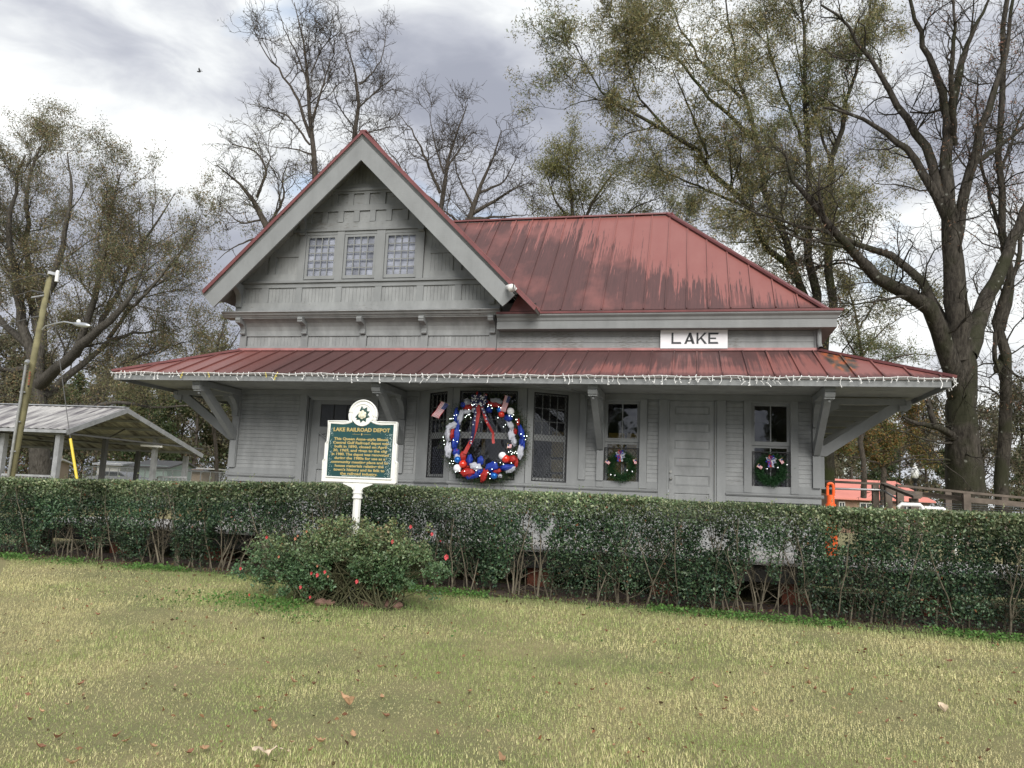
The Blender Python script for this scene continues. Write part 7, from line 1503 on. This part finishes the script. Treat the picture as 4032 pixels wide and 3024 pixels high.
for x, y0, wd, Yp in ((628, 1300, .12, RY0), (755, 1300, .13, RY0), (875, 1370, .12, RY0-.5), (1015, 1435, .13, .6), (1355, 1360, .12, RY0+1.0), (1541, 1380, .13, RY0), (1922, 1425, .12, RY0+.4), (2300, 1450, .13, RY0)):
    p = PY(*R8(x, y0), Yp); MB().bar((p[0], p[1], .1), (p[0], p[1], float(p[2])), wd, wd, (0, 1, 0)).build('rail_post', M['rail'], rp)
for y in (1475, 1500, 1520): MB().tube([PY(*R8(600, y-20), RY0+.3), PY(*R8(2300, y+60), RY0+.3)], .006, 4).build('rail_wire', M['fencew'], rp)
for i in range(60): box('ramp_board', M['deck'], rp, 11.8+i*.145, 11.8+i*.145+.14, RY0-.1, RY0+1.6, 1.30-i*.012, 1.34-i*.012)
for x in (12.2, 14.5, 17, 19.5): MB().box(x, x+.12, RY0, RY0+.12, .1, 1.3-(x-11.8)*.08).build('ramp_post', M['rail'], rp)
wp = empty('white_pipe_rail', (*PD(3640, 2010, 15.5)[:2], .3), 'bent white pipe rail just showing above the hedge on the right', 'handrail')
Zp = lambda x, y, Yp: tuple(PY(*R8(x, y), Yp))
for pts in (((855, 1600), (862, 1520), (890, 1495), (1078, 1502), (1105, 1530), (1110, 1620)), ((1125, 1610), (1130, 1532), (1310, 1542), (1335, 1562), (1355, 1590), (1365, 1650))): MB().tube([Zp(x, y, .2) for x, y in pts], .035, 10).build('pipe', M['white'], wp)
lp = PD(3606, 1960, 34); lz = float(PD(3606, 1884, 34)[2])
lm_ = empty('street_lamp', (lp[0], lp[1], 0), 'old style street lamp with frosted acorn globe on a black pole', 'street lamp')
MB().lathe((lp[0], lp[1], 0), [(.16, 0), (.16, .3), (.09, .5), (.065, 1.2), (.055, lz-.35), (.09, lz-.30), (.06, lz-.2), (.12, lz-.05), (.13, lz)], 12).build('pole', M['black'], lm_)
gh_ = float(PD(3606, 1828, 34)[2])-lz; MB().lathe((lp[0], lp[1], lz), [(.10, 0), (.16, gh_*.22), (.175, gh_*.45), (.14, gh_*.68), (.09, gh_*.8), (.10, gh_*.85), (.05, gh_*.93), (.01, gh_*1.08)], 16).build('globe', M['lampglass'], lm_, smooth=True)
house('brick_house', 3296, 3650, 1963, 1886, 58, 6, M['farbrick'], M['salmon'], 'tan brick house with salmon metal roof beyond the ramp railing', [(.02, .05, .9, 2.2), (.25, .13, .9, 2.2), (.44, .12, .9, 2.2), (.72, .08, .9, 2.2), (.88, .05, .9, 2.2)], .4, hip=1.3)
sg = PD(3757, 1960, 30); so = empty('small_sign', (sg[0], sg[1], 0), 'small white post sign with red top beyond the ramp', 'sign'); z_ = float(PD(3757, 1940, 30)[2]); MB().box(sg[0]-.05, sg[0]+.05, sg[1], sg[1]+.05, 0, z_-.05).build('post', M['farwhite'], so); MB().prism([(sg[0]-.12, z_-.05), (sg[0]+.12, z_-.05), (sg[0]+.06, z_+.25), (sg[0]-.02, z_+.32)], 'Y', sg[1]-.03, sg[1]).build('plate', M['signred'], so)
# a bird far up
bp_ = Vector(PD(785, 282, 60)); bd_ = empty('flying_bird', tuple(bp_), 'small dark bird flying in front of the clouds', 'bird')
b = MB().sphere(tuple(bp_), .075, 10, 7, (2.0, .8, .8)); b.sphere(tuple(bp_+Vector((-.16, 0, .03))), .045, 8, 6); b.add([bp_+Vector((.12, 0, 0)), bp_+Vector((.27, .04, .0)), bp_+Vector((.27, -.04, .01))], [(0, 1, 2)]); b.build('body', M['bird'], bd_)
for s in (-1, 1): MB().add([bp_+Vector((-.06, 0, .02)), bp_+Vector((.07, 0, .02)), bp_+Vector((.06, s*.05, .19)), bp_+Vector((-.03, s*.12, .17)), bp_+Vector((.08, s*.2, .22))], [(0, 1, 2, 3), (3, 2, 4)]).build('wing', M['bird'], bd_)
# the trees across the street behind the viewer, mirrored in the panes
for i, x in enumerate((-14, -5, 3, 10, 17, 26)):
    o = copy_tree(protos[(1, 0, 3, 1)[i % 4]]); o.location = (x, -52-(i*7) % 9, -.1); o.rotation_euler.z = i*1.3; k = (1, 0, 3, 1)[i % 4]
    tag(o, kinds[k].replace('in the far treeline', 'across the street behind the viewer'), 'tree', ['brown', 'broad green', 'bare gray', 'dark green'][k]+' trees across the street')
